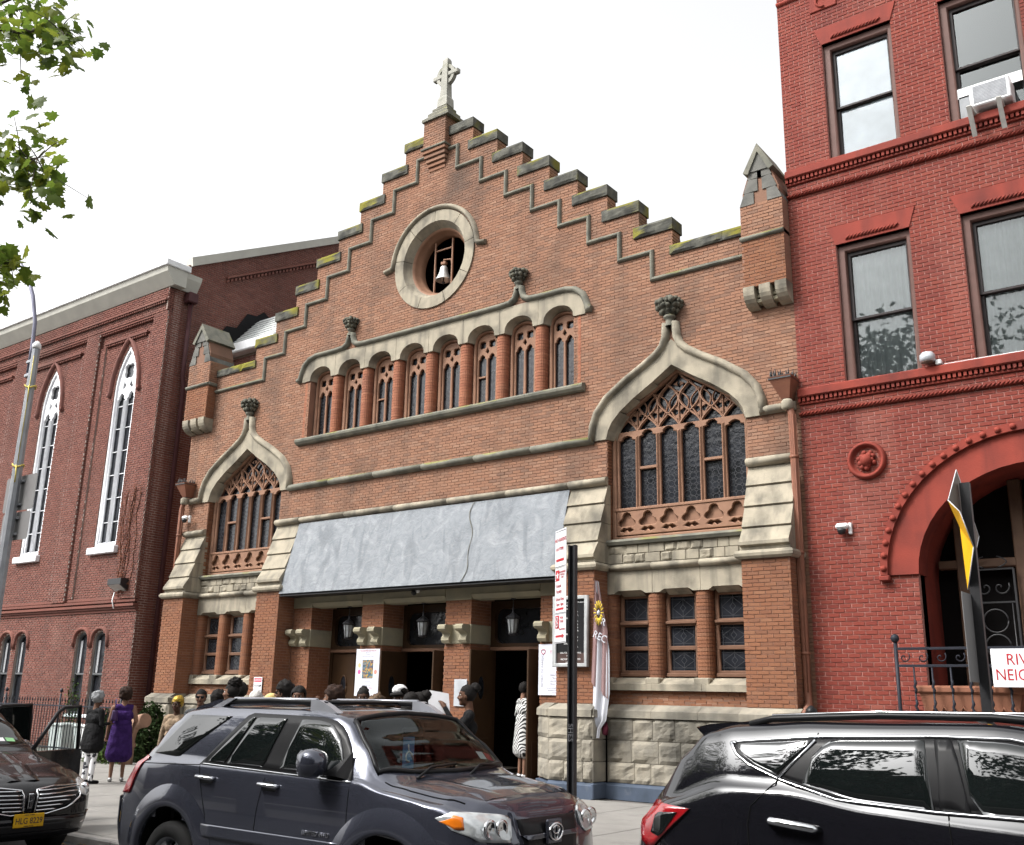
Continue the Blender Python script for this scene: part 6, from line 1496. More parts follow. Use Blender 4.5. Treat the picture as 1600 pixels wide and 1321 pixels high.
class Car:
    """lofted body: cross-sections interpolated from key tables; panels are laid on the same surface"""
    def __init__(s, name, label, loc, K, x0, x1, paint, wheels, dx=.05):
        s.t = thing(name, label, 'car', loc, rot=(0, 0, 0), world=False); s.K = K; s.x0, s.x1 = x0, x1; s.paint = paint; s.wheels = wheels; s.dx = dx
    def key(s, k, x): return lerp_t(s.K[k], x)
    def section(s, x):
        g = lambda k: s.key(k, x)
        zs, wm, zm, zsh, zb, wb, zr, wr, zt = [g(k) for k in ('zs', 'wm', 'zm', 'zsh', 'zb', 'wb', 'zr', 'wr', 'zt')]
        zb = min(zb, zr-.01); zsh = min(zsh, zb-.01); zm = min(zm, zsh-.05); zs = min(zs, zm-.06)
        P = [(0, zs), (wm-.18, zs), (wm-.06, zs+.02)]
        def seg(a, b, n, bulge=0): 
            for i in range(1, n+1):
                t = i/n; P.append((a[0]+(b[0]-a[0])*t+bulge*sin(pi*t), a[1]+(b[1]-a[1])*t))
        seg((wm-.06, zs+.02), (wm-.012, zs+(zm-zs)*.4), 2); seg(P[-1], (wm, zm), 3, .006); seg((wm, zm), (wm-.02, zsh), 4, .008); 
        # rounded shoulder
        a, c, b = (wm-.02, zsh), (wm-.028, zb-.004), (wb, zb)
        for i in range(1, 5):
            t = i/4; P.append(((1-t)**2*a[0]+2*t*(1-t)*c[0]+t*t*b[0], (1-t)**2*a[1]+2*t*(1-t)*c[1]+t*t*b[1]))
        seg((wb, zb), (wr, zr), 6, .012 if zr-zb > .2 else 0)
        a, c, b = (wr, zr), (wr-.04, zt-.005), (wr*.55, zt)
        for i in range(1, 7):
            t = i/6; P.append(((1-t)**2*a[0]+2*t*(1-t)*c[0]+t*t*b[0], (1-t)**2*a[1]+2*t*(1-t)*c[1]+t*t*b[1]))
        seg((wr*.55, zt), (0, zt+.012), 3)
        return P
    def side(s, x, z):
        P = s.section(x); best = P[2][0]
        for (a, za), (b, zb) in zip(P[2:], P[3:]):
            if (za <= z <= zb): return a+(b-a)*(z-za)/max(1e-6, zb-za)
        return P[2][0] if z < P[2][1] else P[-1][0]
    def top(s, x, y):
        P = s.section(x); y = abs(y)
        for (a, za), (b, zb) in zip(reversed(P[:-1]), reversed(P[1:])):
            if min(a, b) <= y <= max(a, b) and abs(a-b) > 1e-6: return za+(zb-za)*(y-a)/(b-a)
        return P[-1][1]
    def front(s, y, z, rear=False):
        y = abs(y); lo, hi = (s.x0, s.x0+.9) if rear else (s.x1-1.0, s.x1)
        def w(x):
            P = s.section(x)
            return 0 if (z > P[-1][1]) else s.side(x, z)
        if rear:
            a, b = lo, hi
            for _ in range(22):
                m = (a+b)/2
                if w(m) >= y: b = m
                else: a = m
            return b
        a, b = lo, hi
        for _ in range(22):
            m = (a+b)/2
            if w(m) >= y: a = m
            else: b = m
        return a
    def body(s, cut=None, matidx=None):
        n = int((s.x1-s.x0)/s.dx); V = []; F = []
        xs = [s.x0+(s.x1-s.x0)*i/n for i in range(n+1)]
        sec = [s.section(x) for x in xs]; q = len(sec[0]); m = 2*q-1
        for x, P in zip(xs, sec):
            V += [(x, -y, z) for y, z in P]+[(x, y, z) for y, z in reversed(P[:-1])]
        for i in range(n):
            for j in range(m-1):
                f = (i*m+j, (i+1)*m+j, (i+1)*m+j+1, i*m+j+1)
                c = [sum(V[k][d] for k in f)/4 for d in range(3)]
                if any((c[0]-wx)**2+(c[2]-wz)**2 < wr*wr and abs(c[1]) > .3 for wx, wz, wr in s.wheels): continue
                if cut and cut(*c): continue
                F.append(f)
        F.append(tuple(range(m-1, -1, -1))); F.append(tuple(n*m+j for j in range(m)))
        me = bpy.data.meshes.new('body'); me.from_pydata(V, [], F); me.materials.append(s.paint)
        for p in me.polygons: p.use_smooth = True
        bm = bmesh.new(); bm.from_mesh(me); bmesh.ops.recalc_face_normals(bm, faces=bm.faces[:]); bm.to_mesh(me); bm.free()
        s.b = mesh_obj('body', me, s.t); return s.b
    def grid(s, poly, fn, nu, nv, mats, name, parent=None, axis=0, thick=.012, smooth=True):
        """fill a polygon (monotone along `axis`) with a grid mapped by fn(a, b, d)"""
        lo = min(p[axis] for p in poly); hi = max(p[axis] for p in poly)
        mb = MB(); n = len(poly)
        for i in range(nu+1):
            a = lo+(hi-lo)*i/nu; a = min(max(a, lo+1e-4), hi-1e-4); ys = []
            for k in range(n):
                p, r = poly[k], poly[(k+1) % n]
                if (p[axis] <= a) != (r[axis] <= a): ys.append(p[1-axis]+(r[1-axis]-p[1-axis])*(a-p[axis])/(r[axis]-p[axis]))
            y0, y1 = (min(ys), max(ys)) if len(ys) >= 2 else (poly[0][1-axis],)*2
            for j in range(nv+1):
                bq = y0+(y1-y0)*j/nv; mb.v.append(fn(*((a, bq) if axis == 0 else (bq, a)), 1))
        for i in range(nu):
            for j in range(nv): mb.f.append((i*(nv+1)+j, (i+1)*(nv+1)+j, (i+1)*(nv+1)+j+1, i*(nv+1)+j+1)); mb.m.append(0); mb.sm.append(smooth)
        # rim going in
        rim = [i*(nv+1) for i in range(nu+1)]+[nu*(nv+1)+j for j in range(1, nv+1)]+[i*(nv+1)+nv for i in range(nu-1, -1, -1)]+[j for j in range(nv-1, 0, -1)]
        k0 = len(mb.v); 
        for r in rim:
            v = mb.v[r]; mb.v.append(tuple(Vector(v)-Vector(fn.nrm(v))*thick if hasattr(fn, 'nrm') else (v[0], v[1]*(1-.012/max(.2, abs(v[1]))), v[2])))
        L = len(rim)
        for i in range(L): mb.f.append((rim[i], rim[(i+1) % L], k0+(i+1) % L, k0+i)); mb.m.append(0); mb.sm.append(False)
        return mb.build(name, mats, parent or s.t)
    def spanel(s, poly, mat, name, eps=.005, sides=(-1, 1), parent=None, nu=14, nv=6):
        for sd in sides:
            s.grid(poly, lambda x, z, d: (x, sd*(s.side(x, z)+eps), z), nu, nv, mat, name, parent)
    def tpanel(s, poly, mat, name, eps=.005, parent=None, nu=10, nv=14, axis=1, thick=0):
        def fn(x, y, d): return (x, y, s.top(x, y)+eps)
        fn_ = fn
        class W:
            def __call__(self, *a): return fn_(*a)
            def nrm(self, v): return (0, 0, 1)
        return s.grid(poly, W(), nv, nu, mat, name, parent, axis=axis, thick=.01)
    def fpanel(s, poly, mat, name, eps=.006, parent=None, nu=10, nv=6, rear=False, sides=(1,)):
        for sd in sides:
            def fn(y, z, d): x = s.front(y, z, rear); return (x-eps if rear else x+eps, sd*y, z)
            class W:
                def __init__(self, f): self.f = f
                def __call__(self, *a): return self.f(*a)
                def nrm(self, v): return (-1, 0, 0) if rear else (1, 0, 0)
            s.grid(poly, W(fn), nu, nv, mat, name, parent, thick=.02)
    def line(s, pts, mat=None, r=.004, sides=(-1, 1), name='panel_gap', eps=0):
        for sd in sides:
            P = []
            for (xa, za), (xb, zb) in zip(pts, pts[1:]):
                n = max(2, int(math.hypot(xb-xa, zb-za)/.06))
                for i in range(n): t = i/n; x, z = xa+(xb-xa)*t, za+(zb-za)*t; P.append((x, sd*(s.side(x, z)+eps), z))
            x, z = pts[-1]; P.append((x, sd*(s.side(x, z)+eps), z))
            MB().tube(P, r, 5).build(name, mat or SEAM, s.t)
    def wheel(s, x, z, r, w, y):
        for sd in (-1, 1):
            t = MB(); yo = sd*y; yi = sd*(y-w)
            prof = [(r*.62, yi), (r*.9, yi), (r*.985, yi+sd*.03), (r, yi+sd*.06), (r, yo-sd*.06), (r*.985, yo-sd*.03), (r*.9, yo), (r*.66, yo-sd*.01), (r*.64, yo-sd*.03)]
            n = 36
            for rr, yy in prof: t.v += [(x+rr*cos(2*pi*j/n), yy, z+rr*sin(2*pi*j/n)) for j in range(n)]
            t.f = [(i*n+j, i*n+(j+1) % n, (i+1)*n+(j+1) % n, (i+1)*n+j) for i in range(len(prof)-1) for j in range(n)]; t.m = [0]*len(t.f); t.sm = [True]*len(t.f)
            wo = t.build('wheel', RUB, s.t)
            a = MB()
            for k in range(6):
                an = 2*pi*k/6
                def R(u, v, yy): return (x+u*cos(an)-v*sin(an), yy, z+u*sin(an)+v*cos(an))
                a.add([R(.05, -.05, yo-sd*.03), R(r*.64, -.035, yo-sd*.04), R(r*.64, .035, yo-sd*.04), R(.05, .05, yo-sd*.03), R(.05, -.05, yo-sd*.09), R(r*.64, -.035, yo-sd*.09), R(r*.64, .035, yo-sd*.09), R(.05, .05, yo-sd*.09)], [(0, 1, 2, 3), (0, 1, 5, 4), (2, 3, 7, 6), (1, 2, 6, 5)])
            rim = [(r*.655, yo-sd*.015), (r*.60, yo-sd*.03), (r*.58, yo-sd*.16)]
            k0 = len(a.v)
            for rr, yy in rim: a.v += [(x+rr*cos(2*pi*j/n), yy, z+rr*sin(2*pi*j/n)) for j in range(n)]
            for i in range(2):
                for j in range(n): a.f.append((k0+i*n+j, k0+i*n+(j+1) % n, k0+(i+1)*n+(j+1) % n, k0+(i+1)*n+j)); a.m.append(0); a.sm.append(True)
            a.add([(x+.07*cos(2*pi*j/14), yo-sd*.025, z+.07*sin(2*pi*j/14)) for j in range(14)], [tuple(range(14))])
            a.build('rim', ALLOY, wo); MB().add([(x+r*.6*cos(2*pi*j/20), yo-sd*.17, z+r*.6*sin(2*pi*j/20)) for j in range(20)], [tuple(range(20))]).build('brake_disc', UNDER, wo)
    def well(s, wx, wz, wr, y=.93):
        for sd in (-1, 1):
            mb = MB(); n = 18
            A = [radians(-15+210*i/n) for i in range(n+1)]
            mb.v = [(wx+wr*cos(a), sd*(y-.005), wz+wr*sin(a)) for a in A]+[(wx+wr*cos(a), sd*(y-.45), wz+wr*sin(a)) for a in A]
            mb.f = [(i, i+1, n+2+i, n+1+i) for i in range(n)]+[tuple(range(n+1, 2*n+2))]; mb.m = [0]*len(mb.f); mb.sm = [True]*len(mb.f)
            mb.build('wheel_arch', UNDER, s.t)
    def flare(s, wx, wz, r0, r1, proud, mat, a0=-5, a1=185):
        for sd in (-1, 1):
            mb = MB(); n = 26; prof = [(r0, -.03), (r0, proud*.85), (r0+.03, proud), (r0+(r1-r0)*.55, proud*.75), (r1, .003)]
            for i in range(n+1):
                a = radians(a0+(a1-a0)*i/n)
                for (r, o) in prof:
                    x, z = wx+r*cos(a), wz+r*sin(a); zz = max(z, s.key('zs', x)+.03); y = s.side(x, zz)
                    mb.v.append((x, sd*(y+o), z))
            q = len(prof)
            for i in range(n):
                for j in range(q-1): mb.f.append((i*q+j, i*q+j+1, (i+1)*q+j+1, (i+1)*q+j)); mb.m.append(0); mb.sm.append(True)
            mb.build('fender_flare', mat, s.t)
ROADZ = -.15
# ---- grey body-on-frame SUV in the middle
K = dict(zs=[(0, .45), (.4, .40), (4.4, .40), (4.95, .46)],
 wm=[(.06, .66), (.12, .78), (.25, .87), (.6, .915), (1.2, .93), (3.6, .93), (4.15, .91), (4.45, .875), (4.68, .81), (4.84, .69), (4.92, .5)],
 zm=[(0, .74), (1, .80), (3.6, .80), (4.9, .70)],
 zsh=[(.06, .8), (.2, 1.0), (.45, 1.18), (1, 1.22), (3.4, 1.21), (4.0, 1.14), (4.4, 1.075), (4.7, 1.0), (4.92, .86)],
 zb=[(.06, .86), (.2, 1.05), (.45, 1.26), (1, 1.285), (3.4, 1.26), (3.7, 1.20), (4.3, 1.14), (4.6, 1.09), (4.8, 1.02), (4.92, .88)],
 wb=[(.06, .60), (.15, .74), (.4, .84), (1, .885), (3.4, .875), (3.8, .84), (4.3, .80), (4.6, .70), (4.8, .56), (4.92, .36)],
 zr=[(.06, .88), (.2, 1.07), (.40, 1.24), (.55, 1.38), (.78, 1.60), (.95, 1.70), (1.3, 1.745), (2.5, 1.75), (2.95, 1.71), (3.08, 1.66), (3.30, 1.46), (3.52, 1.27), (3.7, 1.225), (4.3, 1.165), (4.6, 1.12), (4.8, 1.05), (4.92, .9)],
 wr=[(.06, .58), (.2, .72), (.5, .78), (.95, .735), (1.5, .74), (2.9, .73), (3.08, .72), (3.52, .81), (3.8, .80), (4.3, .74), (4.6, .64), (4.8, .5), (4.92, .3)],
 zt=[(.06, .90), (.2, 1.09), (.40, 1.27), (.55, 1.42), (.78, 1.65), (.95, 1.755), (1.3, 1.785), (2.4, 1.79), (2.85, 1.77), (3.02, 1.735), (3.30, 1.545), (3.60, 1.31), (3.75, 1.265), (4.3, 1.215), (4.6, 1.175), (4.8, 1.11), (4.88, 1.02), (4.92, .93)])
def nose(x):
    x = x if x < 3.5 else 3.5+(x-3.5)*.9
    return x if x < 4.1 else 4.1+(x-4.1)*.72
for k_ in K: K[k_] = [(nose(x), v) for x, v in K[k_]]
suv = Car('parked_suv', 'dark grey off-road SUV with roof rack parked before the church doors', (6.62, -10.68, ROADZ), K, .06, 4.586, PGREY, [(1.08, .43, .47), (3.74, .43, .47)], .045)
WSX = [(3.03, 0), (3.05, .3), (3.09, .58)]; 
def ws_in(x, y, z): return abs(y) < .63+(x-3.06)*.30 and 3.09 < x < 3.50+.14*(1-(y/.78)**2) and z > 1.27
suv.body(cut=lambda x, y, z: ws_in(x, y, z))
for wx in (1.08, 3.74):
    suv.well(wx, .43, .49); suv.wheel(wx, .39, .385, .25, .915); suv.flare(wx, .43, .47, .66, .035, PGREY)
suv.spanel([(1.41, 1.275), (3.33, 1.235), (3.25, 1.42), (3.12, 1.585), (3.0, 1.68), (2.82, 1.715), (1.88, 1.725)], TRIMB, 'window_surround', .003, nu=26)
suv.spanel([(.66, 1.335), (1.07, 1.325), (1.64, 1.69), (1.02, 1.69)], CARGL, 'quarter_window', .008)
suv.spanel([(1.52, 1.305), (1.75, 1.302), (1.97, 1.69), (1.93, 1.69)], CARGL, 'vent_window', .010); suv.spanel([(1.78, 1.302), (2.25, 1.292), (2.38, 1.69), (2.0, 1.69)], CARGL, 'rear_door_window', .010)
suv.spanel([(2.46, 1.288), (3.22, 1.27), (3.14, 1.45), (3.05, 1.57), (2.94, 1.66), (2.80, 1.685), (2.57, 1.69)], CARGL, 'front_door_window', .010)
for pts in ([(1.42, 1.28), (1.44, 1.22), (1.60, .86), (1.60, .52)], [(2.33, 1.26), (2.27, .95), (2.23, .5)], [(3.32, 1.24), (3.33, .9), (3.28, .52)], [(.50, 1.24), (1.42, 1.27)]): suv.line(pts)
suv.line([(1.42, 1.283), (3.33, 1.243)], CHR, .008, name='belt_trim', eps=.004)
suv.spanel([(1.58, .80), (3.28, .80), (3.28, .70), (1.58, .70)], PGREY, 'side_moulding', .02)
suv.fpanel([(.52, 1.0), (.80, 1.0), (.80, 1.30), (.62, 1.3)], TAILR, 'tail_lamp_face', .01, rear=True, sides=(-1, 1)); suv.spanel([(.24, .96), (.38, .96), (.47, 1.15), (.58, 1.30), (.50, 1.31), (.34, 1.17)], TAILR, 'tail_lamp', .014)
for sd in (-1, 1):
    for hx, hz in ((1.56, 1.165), (2.40, 1.155)):
        y = suv.side(hx, hz); h = MB().tube([(hx-.11, sd*(y+.0), hz+.01), (hx-.09, sd*(y+.045), hz+.012), (hx+.09, sd*(y+.045), hz+.006), (hx+.11, sd*(y+.0), hz)], .017, 8)
        h.build('door_handle', CHR, suv.t)
        q = MB(); q.v = [(hx+.095*cos(2*pi*j/16), sd*(suv.side(hx, hz)+.004), hz-.012+.05*sin(2*pi*j/16)) for j in range(16)]; q.f = [tuple(range(16))]; q.m = [0]; q.sm = [False]; q.build('handle_cup', TRIMB, suv.t)
    # mirror
    mx, mz = 3.05, 1.37; y = suv.side(mx, 1.3)
    mm = MB(); n = 12
    for (dx_, w_, h_) in ((-.11, .085, .085), (-.10, .105, .105), (-.02, .12, .115), (.05, .10, .09), (.09, .04, .04)):
        mm.v += [(mx+dx_, sd*(y+.17+w_*(abs(cos(2*pi*j/n))**.7)*(1 if cos(2*pi*j/n) > 0 else -1)), mz+h_*(abs(sin(2*pi*j/n))**.7)*(1 if sin(2*pi*j/n) > 0 else -1)) for j in range(n)]
    mm.f = [(i*n+j, i*n+(j+1) % n, (i+1)*n+(j+1) % n, (i+1)*n+j) for i in range(4) for j in range(n)]+[tuple(range(4*n, 5*n))]; mm.m = [0]*len(mm.f); mm.sm = [True]*len(mm.f)
    mo = mm.build('wing_mirror', PGREY, suv.t)
    MB().add([(mx-.108, sd*(y+.17+.075*cos(2*pi*j/12)), mz+.075*sin(2*pi*j/12)) for j in range(12)], [tuple(range(12))]).build('mirror_glass', CHR, mo)
    MB().add([(mx-.02, sd*(y-.0), 1.25), (mx+.26, sd*(y-.0), 1.25), (mx+.2, sd*(y-.04), 1.46), (mx+.0, sd*(y+.07), 1.28), (mx+.12, sd*(y+.07), 1.28)], [(0, 1, 2), (0, 1, 4, 3), (1, 2, 4), (0, 3, 2), (3, 4, 2)]).build('mirror_sail', TRIMB, mo)
    # roof rack rail with feet
    yr = .64; rr = [(1.22, 1.76), (1.35, 1.80), (1.5, 1.82), (2.0, 1.832), (2.6, 1.826), (2.72, 1.81), (2.86, 1.77)]
    RK = pmat('rack_silver', (.42, .43, .47), None, 4, .35, 0, metal=.6)
    MB().tube([(a, sd*yr, b) for a, b in rr[1:-1]], .026, 8).build('roof_rail', TRIMB, suv.t)
    for a in (0, 1): 
        P = [(1.18, 1.745), (1.32, 1.745), (1.55, 1.845), (1.46, 1.845)] if a == 0 else [(2.56, 1.745), (2.90, 1.745), (2.78, 1.805), (2.66, 1.848), (2.56, 1.848)]
        MB().prism(P, sd*yr-.035, sd*yr+.035).build('rack_foot', RK, suv.t)
    MB().tube([(1.5, sd*yr, 1.838), (2.6, sd*yr, 1.845)], .018, 8).build('rail_cap', RK, suv.t)
for x in (1.7, 2.35): MB().tube([(x, -.64, 1.825), (x, .64, 1.825)], .016, 6).build('cross_bar', TRIMB, suv.t)
MB().prism([(1.25, 1.775), (.98, 1.745), (.86, 1.70), (.93, 1.755), (1.25, 1.83)], -.62, .62).build('roof_spoiler', PGREY, suv.t)
suv.tpanel([(1.62, -.5), (2.5, -.5), (2.5, .5), (1.62, .5)], TRIMB, 'sunroof', .004) if False else None
# windscreen, frame and cabin
wpoly = [(3.08, -.645), (3.04, -.3), (3.03, 0), (3.04, .3), (3.08, .645), (3.50, .78), (3.60, .45), (3.645, 0), (3.60, -.45), (3.50, -.78)]
def wsfn(x, y, d): return (x, y, suv.top(x, y)+.012)
class WW:
    def __call__(self, *a): return wsfn(*a)
    def nrm(self, v): return (0, 0, .0)
suv.grid(wpoly, WW(), 26, 10, WSGL, 'windscreen', axis=1)
P = wpoly+[wpoly[0]]; rp_ = []
for (a, b), (c, d) in zip(P, P[1:]):
    for i in range(8): t = i/8; x, y = a+(c-a)*t, b+(d-b)*t; rp_.append((x, y, suv.top(x, y)+.006))
rp_.append(rp_[0]); MB().tube(rp_, .022, 6).build('windscreen_seal', TRIMB, suv.t)
for y0, L_ in ((-.55, .62), (.1, .58)):
    MB().tube([(3.70, y0, 1.275), (3.64-.02, y0+L_*.4, suv.top(3.60, y0+L_*.4)+.035), (3.57, y0+L_, suv.top(3.57, y0+L_)+.03)], .011, 5).build('wiper', TRIMB, suv.t)
CAB = pmat('cabin_trim', (.03, .028, .027), None, 5, .8, .1); CAB2 = pmat('cabin_seat', (.055, .05, .047), None, 5, .85, .2)
mb = MB().box(.9, 3.45, -.80, .80, .62, .66).box(3.3, 3.62, -.74, .74, .9, 1.17); mb.build('dashboard', CAB, suv.t)
MB().box(.85, .9, -.74, .74, .66, 1.55).build('cabin_back', CAB, suv.t)
for sd in (-1, 1):
    sb = MB().cbox(2.25, 2.45, sd*.38-.24, sd*.38+.24, .7, 1.32, .07).build('front_seat', CAB2, suv.t); MB().cbox(2.24, 2.36, sd*.38-.13, sd*.38+.13, 1.36, 1.56, .05).build('headrest', CAB2, sb); MB().cbox(2.3, 2.85, sd*.38-.25, sd*.38+.25, .66, .82, .05).build('cushion', CAB2, sb)
sw = MB().tube([(3.12+.12*sin(2*pi*k/20)*.45, .38+.19*cos(2*pi*k/20), 1.17+.17*sin(2*pi*k/20)) for k in range(21)], .017, 6).build('steering_wheel', TRIMB, suv.t); MB().tube([(3.12, .38, 1.17), (3.35, .38, 1.05)], .05, 8).build('column', TRIMB, sw)
MB().cbox(3.12, 3.16, -.14, .12, 1.55, 1.64, .02).build('rear_view_mirror', TRIMB, suv.t)
plc = thing('hanging_placard', 'blue accessibility placard hanging from the mirror of the grey SUV', 'placard', (9.7, -10.72, 1.3))
PB = pmat('placard_blue', (.05, .19, .38), None, 6, .5)
def wpl(x, y, z): return (x+6.62, y-10.68, z+ROADZ)
MB().cbox(*[v for p in zip(wpl(3.17, -.16, 1.30), wpl(3.176, -.02, 1.56)) for v in p], .002).build('card', PB, plc)
MB().tube([wpl(3.18, -.09+.035*cos(2*pi*k/14), 1.40+.04*sin(2*pi*k/14)) for k in range(12)], .008, 4).tube([wpl(3.18, -.10, 1.50), wpl(3.18, -.09, 1.44), wpl(3.18, -.05, 1.42), wpl(3.18, -.03, 1.37)], .008, 4).build('wheelchair_symbol', SIGNW, plc)
for (y, w_, d_, lab) in ((.30, .15, .09, 'white permit paper lying on the dashboard of the grey SUV'),):
    t_ = thing('permit_paper', lab, 'paper', wpl(3.45, y, 1.19)); X_ = [wpl(3.40, y-w_, 1.21), wpl(3.40, y+w_, 1.21), wpl(3.52, y+w_, 1.19), wpl(3.52, y-w_, 1.19)]
    MB().add([(a[0], a[1], a[2]+dz) for dz in (0, .003) for a in X_], [(0, 1, 2, 3), (7, 6, 5, 4), (0, 1, 5, 4), (1, 2, 6, 5), (2, 3, 7, 6), (3, 0, 4, 7)]).build('sheet', SIGNW, t_)
st_ = thing('windscreen_stickers', 'small white and red registration stickers inside the grey SUV windscreen', 'sticker', wpl(3.48, .62, 1.28))
for y, c_ in ((.56, SIGNW), (.66, REDI)):
    q = [(x, y+d, suv.top(x, y+d)-.01) for x, d in ((3.42, -.045), (3.42, .045), (3.48, .045), (3.48, -.045))]; MB().add([wpl(*v) for v in q], [(0, 1, 2, 3)]).build('sticker', c_, st_)
# bonnet crease lines, scoop outline, nozzle, grille, lamps, badge
def topline(pts, mat, r, name):
    P = []
    for (xa, ya), (xb, yb) in zip(pts, pts[1:]):
        for i in range(10): t = i/10; x, y = xa+(xb-xa)*t, ya+(yb-ya)*t; P.append((x, y, suv.top(x, y)+.001))
    MB().tube(P, r, 5).build(name, mat, suv.t)
for sd in (-1, 1):
    topline([(3.60, sd*.80), (3.86, sd*.79), (4.18, sd*.74), (4.31, sd*.67)], SEAM, .005, 'panel_gap')
    mb = MB(); P = []
    for i in range(15):
        x = 3.72+.66*i/14; y = sd*(.50-.06*i/14); z = suv.top(x, y)
        hh_ = max(0, sin(pi*(i+.0)/14))**.6; P.append([(x, y+sd*.09, suv.top(x, y+sd*.09)+.0005), (x, y+sd*.02, z+.002+.018*hh_), (x, y-sd*.05, z+.002+.020*hh_), (x, y-sd*.16, suv.top(x, y-sd*.16)+.0015)])
    mb.v = [v for r in P for v in r]; mb.f = [(i*4+j, i*4+j+1, (i+1)*4+j+1, (i+1)*4+j) for i in range(14) for j in range(3)]; mb.m = [0]*len(mb.f); mb.sm = [True]*len(mb.f)
    mb.build('bonnet_ridge', PGREY, suv.t)
    suv.fpanel([(.44, 1.04), (.50, 1.075), (.70, 1.095), (.84, 1.10), (.878, 1.05), (.85, .975), (.74, .905), (.50, .885), (.45, .93)], LENS, 'headlamp', .012, sides=(sd,), nu=16, nv=8)
    suv.fpanel([(.80, 1.065), (.835, 1.08), (.872, 1.03), (.845, .98), (.81, .985)], AMB, 'turn_signal', .02, sides=(sd,), nu=6, nv=4)
    for yy, rr in ((.56, .065), (.67, .07)):
        x = suv.front(yy, .98); t_ = MB()
        n = 16
        for r_, o in ((rr, .012), (rr*.95, .028), (rr*.7, .02), (rr*.4, .014), (.0, .018)): t_.v += [(x+o, sd*yy+r_*cos(2*pi*j/n), .985+r_*sin(2*pi*j/n)) for j in range(n)]
        t_.f = [(i*n+j, i*n+(j+1) % n, (i+1)*n+(j+1) % n, (i+1)*n+j) for i in range(4) for j in range(n)]; t_.m = [0]*len(t_.f); t_.sm = [True]*len(t_.f); t_.build('reflector', CHR, suv.t)
gx = suv.front(.0, .9)
def gfn(y, z): return suv.front(max(abs(y), .05), z)
for (z0, z1, w0, w1, m_, nm, e) in ((.64, 1.085, .40, .43, PGREY, 'grille_shell', .012), (.68, 1.035, .355, .385, TRIMB, 'grille_mesh', .020), (.89, .925, .36, .37, PGREY, 'grille_bar', .034), (.78, .805, .36, .36, PGREY, 'grille_bar', .034)):
    suv.grid([(-w0, z0), (w0, z0), (w1, z1), (-w1, z1)], type('G', (), {'__call__': lambda self, y, z, d, e=e: (gfn(y, z)+e, y, z), 'nrm': lambda self, v: (1, 0, 0)})(), 16, 6, m_, nm, thick=.03)
MB().cbox(gx+.02, gx+.05, -.10, .10, .84, 1.02, .02).build('badge_plinth', PGREY, suv.t)
bx = gx+.058
bad = MB().tube([(bx, .085*cos(2*pi*k/24), .93+.06*sin(2*pi*k/24)) for k in range(25)], .009, 6).tube([(bx, .045*cos(2*pi*k/20), .945+.028*sin(2*pi*k/20)) for k in range(21)], .007, 5).tube([(bx, .024*cos(2*pi*k/20), .925+.05*sin(2*pi*k/20)) for k in range(21)], .007, 5)
bad.build('badge', CHR, suv.t)
suv.fpanel([(.02, .46), (.86, .48), (.88, .64), (.02, .64)], PGREY, 'front_bumper', .05, sides=(-1, 1), nu=20); suv.fpanel([(.02, .45), (.76, .45), (.84, .92), (.02, .93)], PGREY, 'rear_bumper', .05, rear=True, sides=(-1, 1), nu=20)
q = suv.side(3.0, .84)
text_obj('model_lettering', 'LIMITED 4WD', .05, CHR, suv.t, Matrix(((1, 0, 0, 3.0), (0, 0, -1, -q-.006), (0, 1, 0, .84), (0, 0, 0, 1))), extrude=.003)

# ---- black crossover at the right
K2 = dict(zs=[(0, .42), (.5, .36), (4.6, .36)],
 wm=[(.0, .60), (.05, .74), (.15, .86), (.35, .92), (.8, .94), (3.6, .94), (4.2, .90), (4.5, .74), (4.62, .5)],
 zm=[(0, .85), (1, .84), (4.6, .74)],
 zsh=[(.0, 1.02), (.1, 1.14), (.3, 1.24), (.8, 1.23), (1.6, 1.19), (3.4, 1.10), (4.2, .96), (4.62, .78)],
 zb=[(.0, 1.08), (.1, 1.20), (.3, 1.32), (.7, 1.44), (1.1, 1.44), (1.6, 1.36), (2.2, 1.33), (3.2, 1.27), (3.6, 1.14), (4.2, 1.02), (4.62, .82)],
 wb=[(.0, .5), (.1, .70), (.3, .80), (.8, .85), (1.6, .885), (3.4, .87), (4.2, .80), (4.62, .4)],
 zr=[(.0, 1.09), (.1, 1.22), (.22, 1.36), (.38, 1.56), (.52, 1.68), (.7, 1.725), (1.2, 1.76), (2.2, 1.785), (2.6, 1.75), (2.9, 1.62), (3.45, 1.26), (3.6, 1.17), (4.2, 1.04), (4.62, .84)],
 wr=[(.0, .48), (.1, .68), (.3, .73), (.6, .72), (1.5, .745), (2.4, .735), (2.9, .75), (3.45, .8), (4.2, .74), (4.62, .36)],
 zt=[(.0, 1.10), (.1, 1.24), (.22, 1.40), (.38, 1.62), (.50, 1.745), (.7, 1.79), (1.2, 1.825), (2.2, 1.84), (2.6, 1.80), (2.9, 1.68), (3.5, 1.29), (3.65, 1.22), (4.2, 1.10), (4.62, .88)])
cx2 = Car('parked_crossover', 'glossy black crossover with chrome window trim parked at the right', (12.36, -10.68, ROADZ), K2, .0, 4.62, PBLACK, [(.92, .42, .42), (3.62, .42, .42)], .045)
cx2.body()
for wx in (.92, 3.62): cx2.well(wx, .42, .44); cx2.wheel(wx, .36, .36, .24, .92); cx2.flare(wx, .42, .42, .5, .012, TRIMB)
gl_o = [(.72, 1.665), (.77, 1.60), (.86, 1.545), (1.06, 1.475), (1.4, 1.39), (1.93, 1.365), (2.35, 1.362), (3.0, 1.37), (2.75, 1.58), (2.55, 1.70), (2.3, 1.745), (1.9, 1.745), (1.25, 1.718), (.82, 1.678)]
cx2.spanel(gl_o, TRIMB, 'window_surround', .003, nu=40)
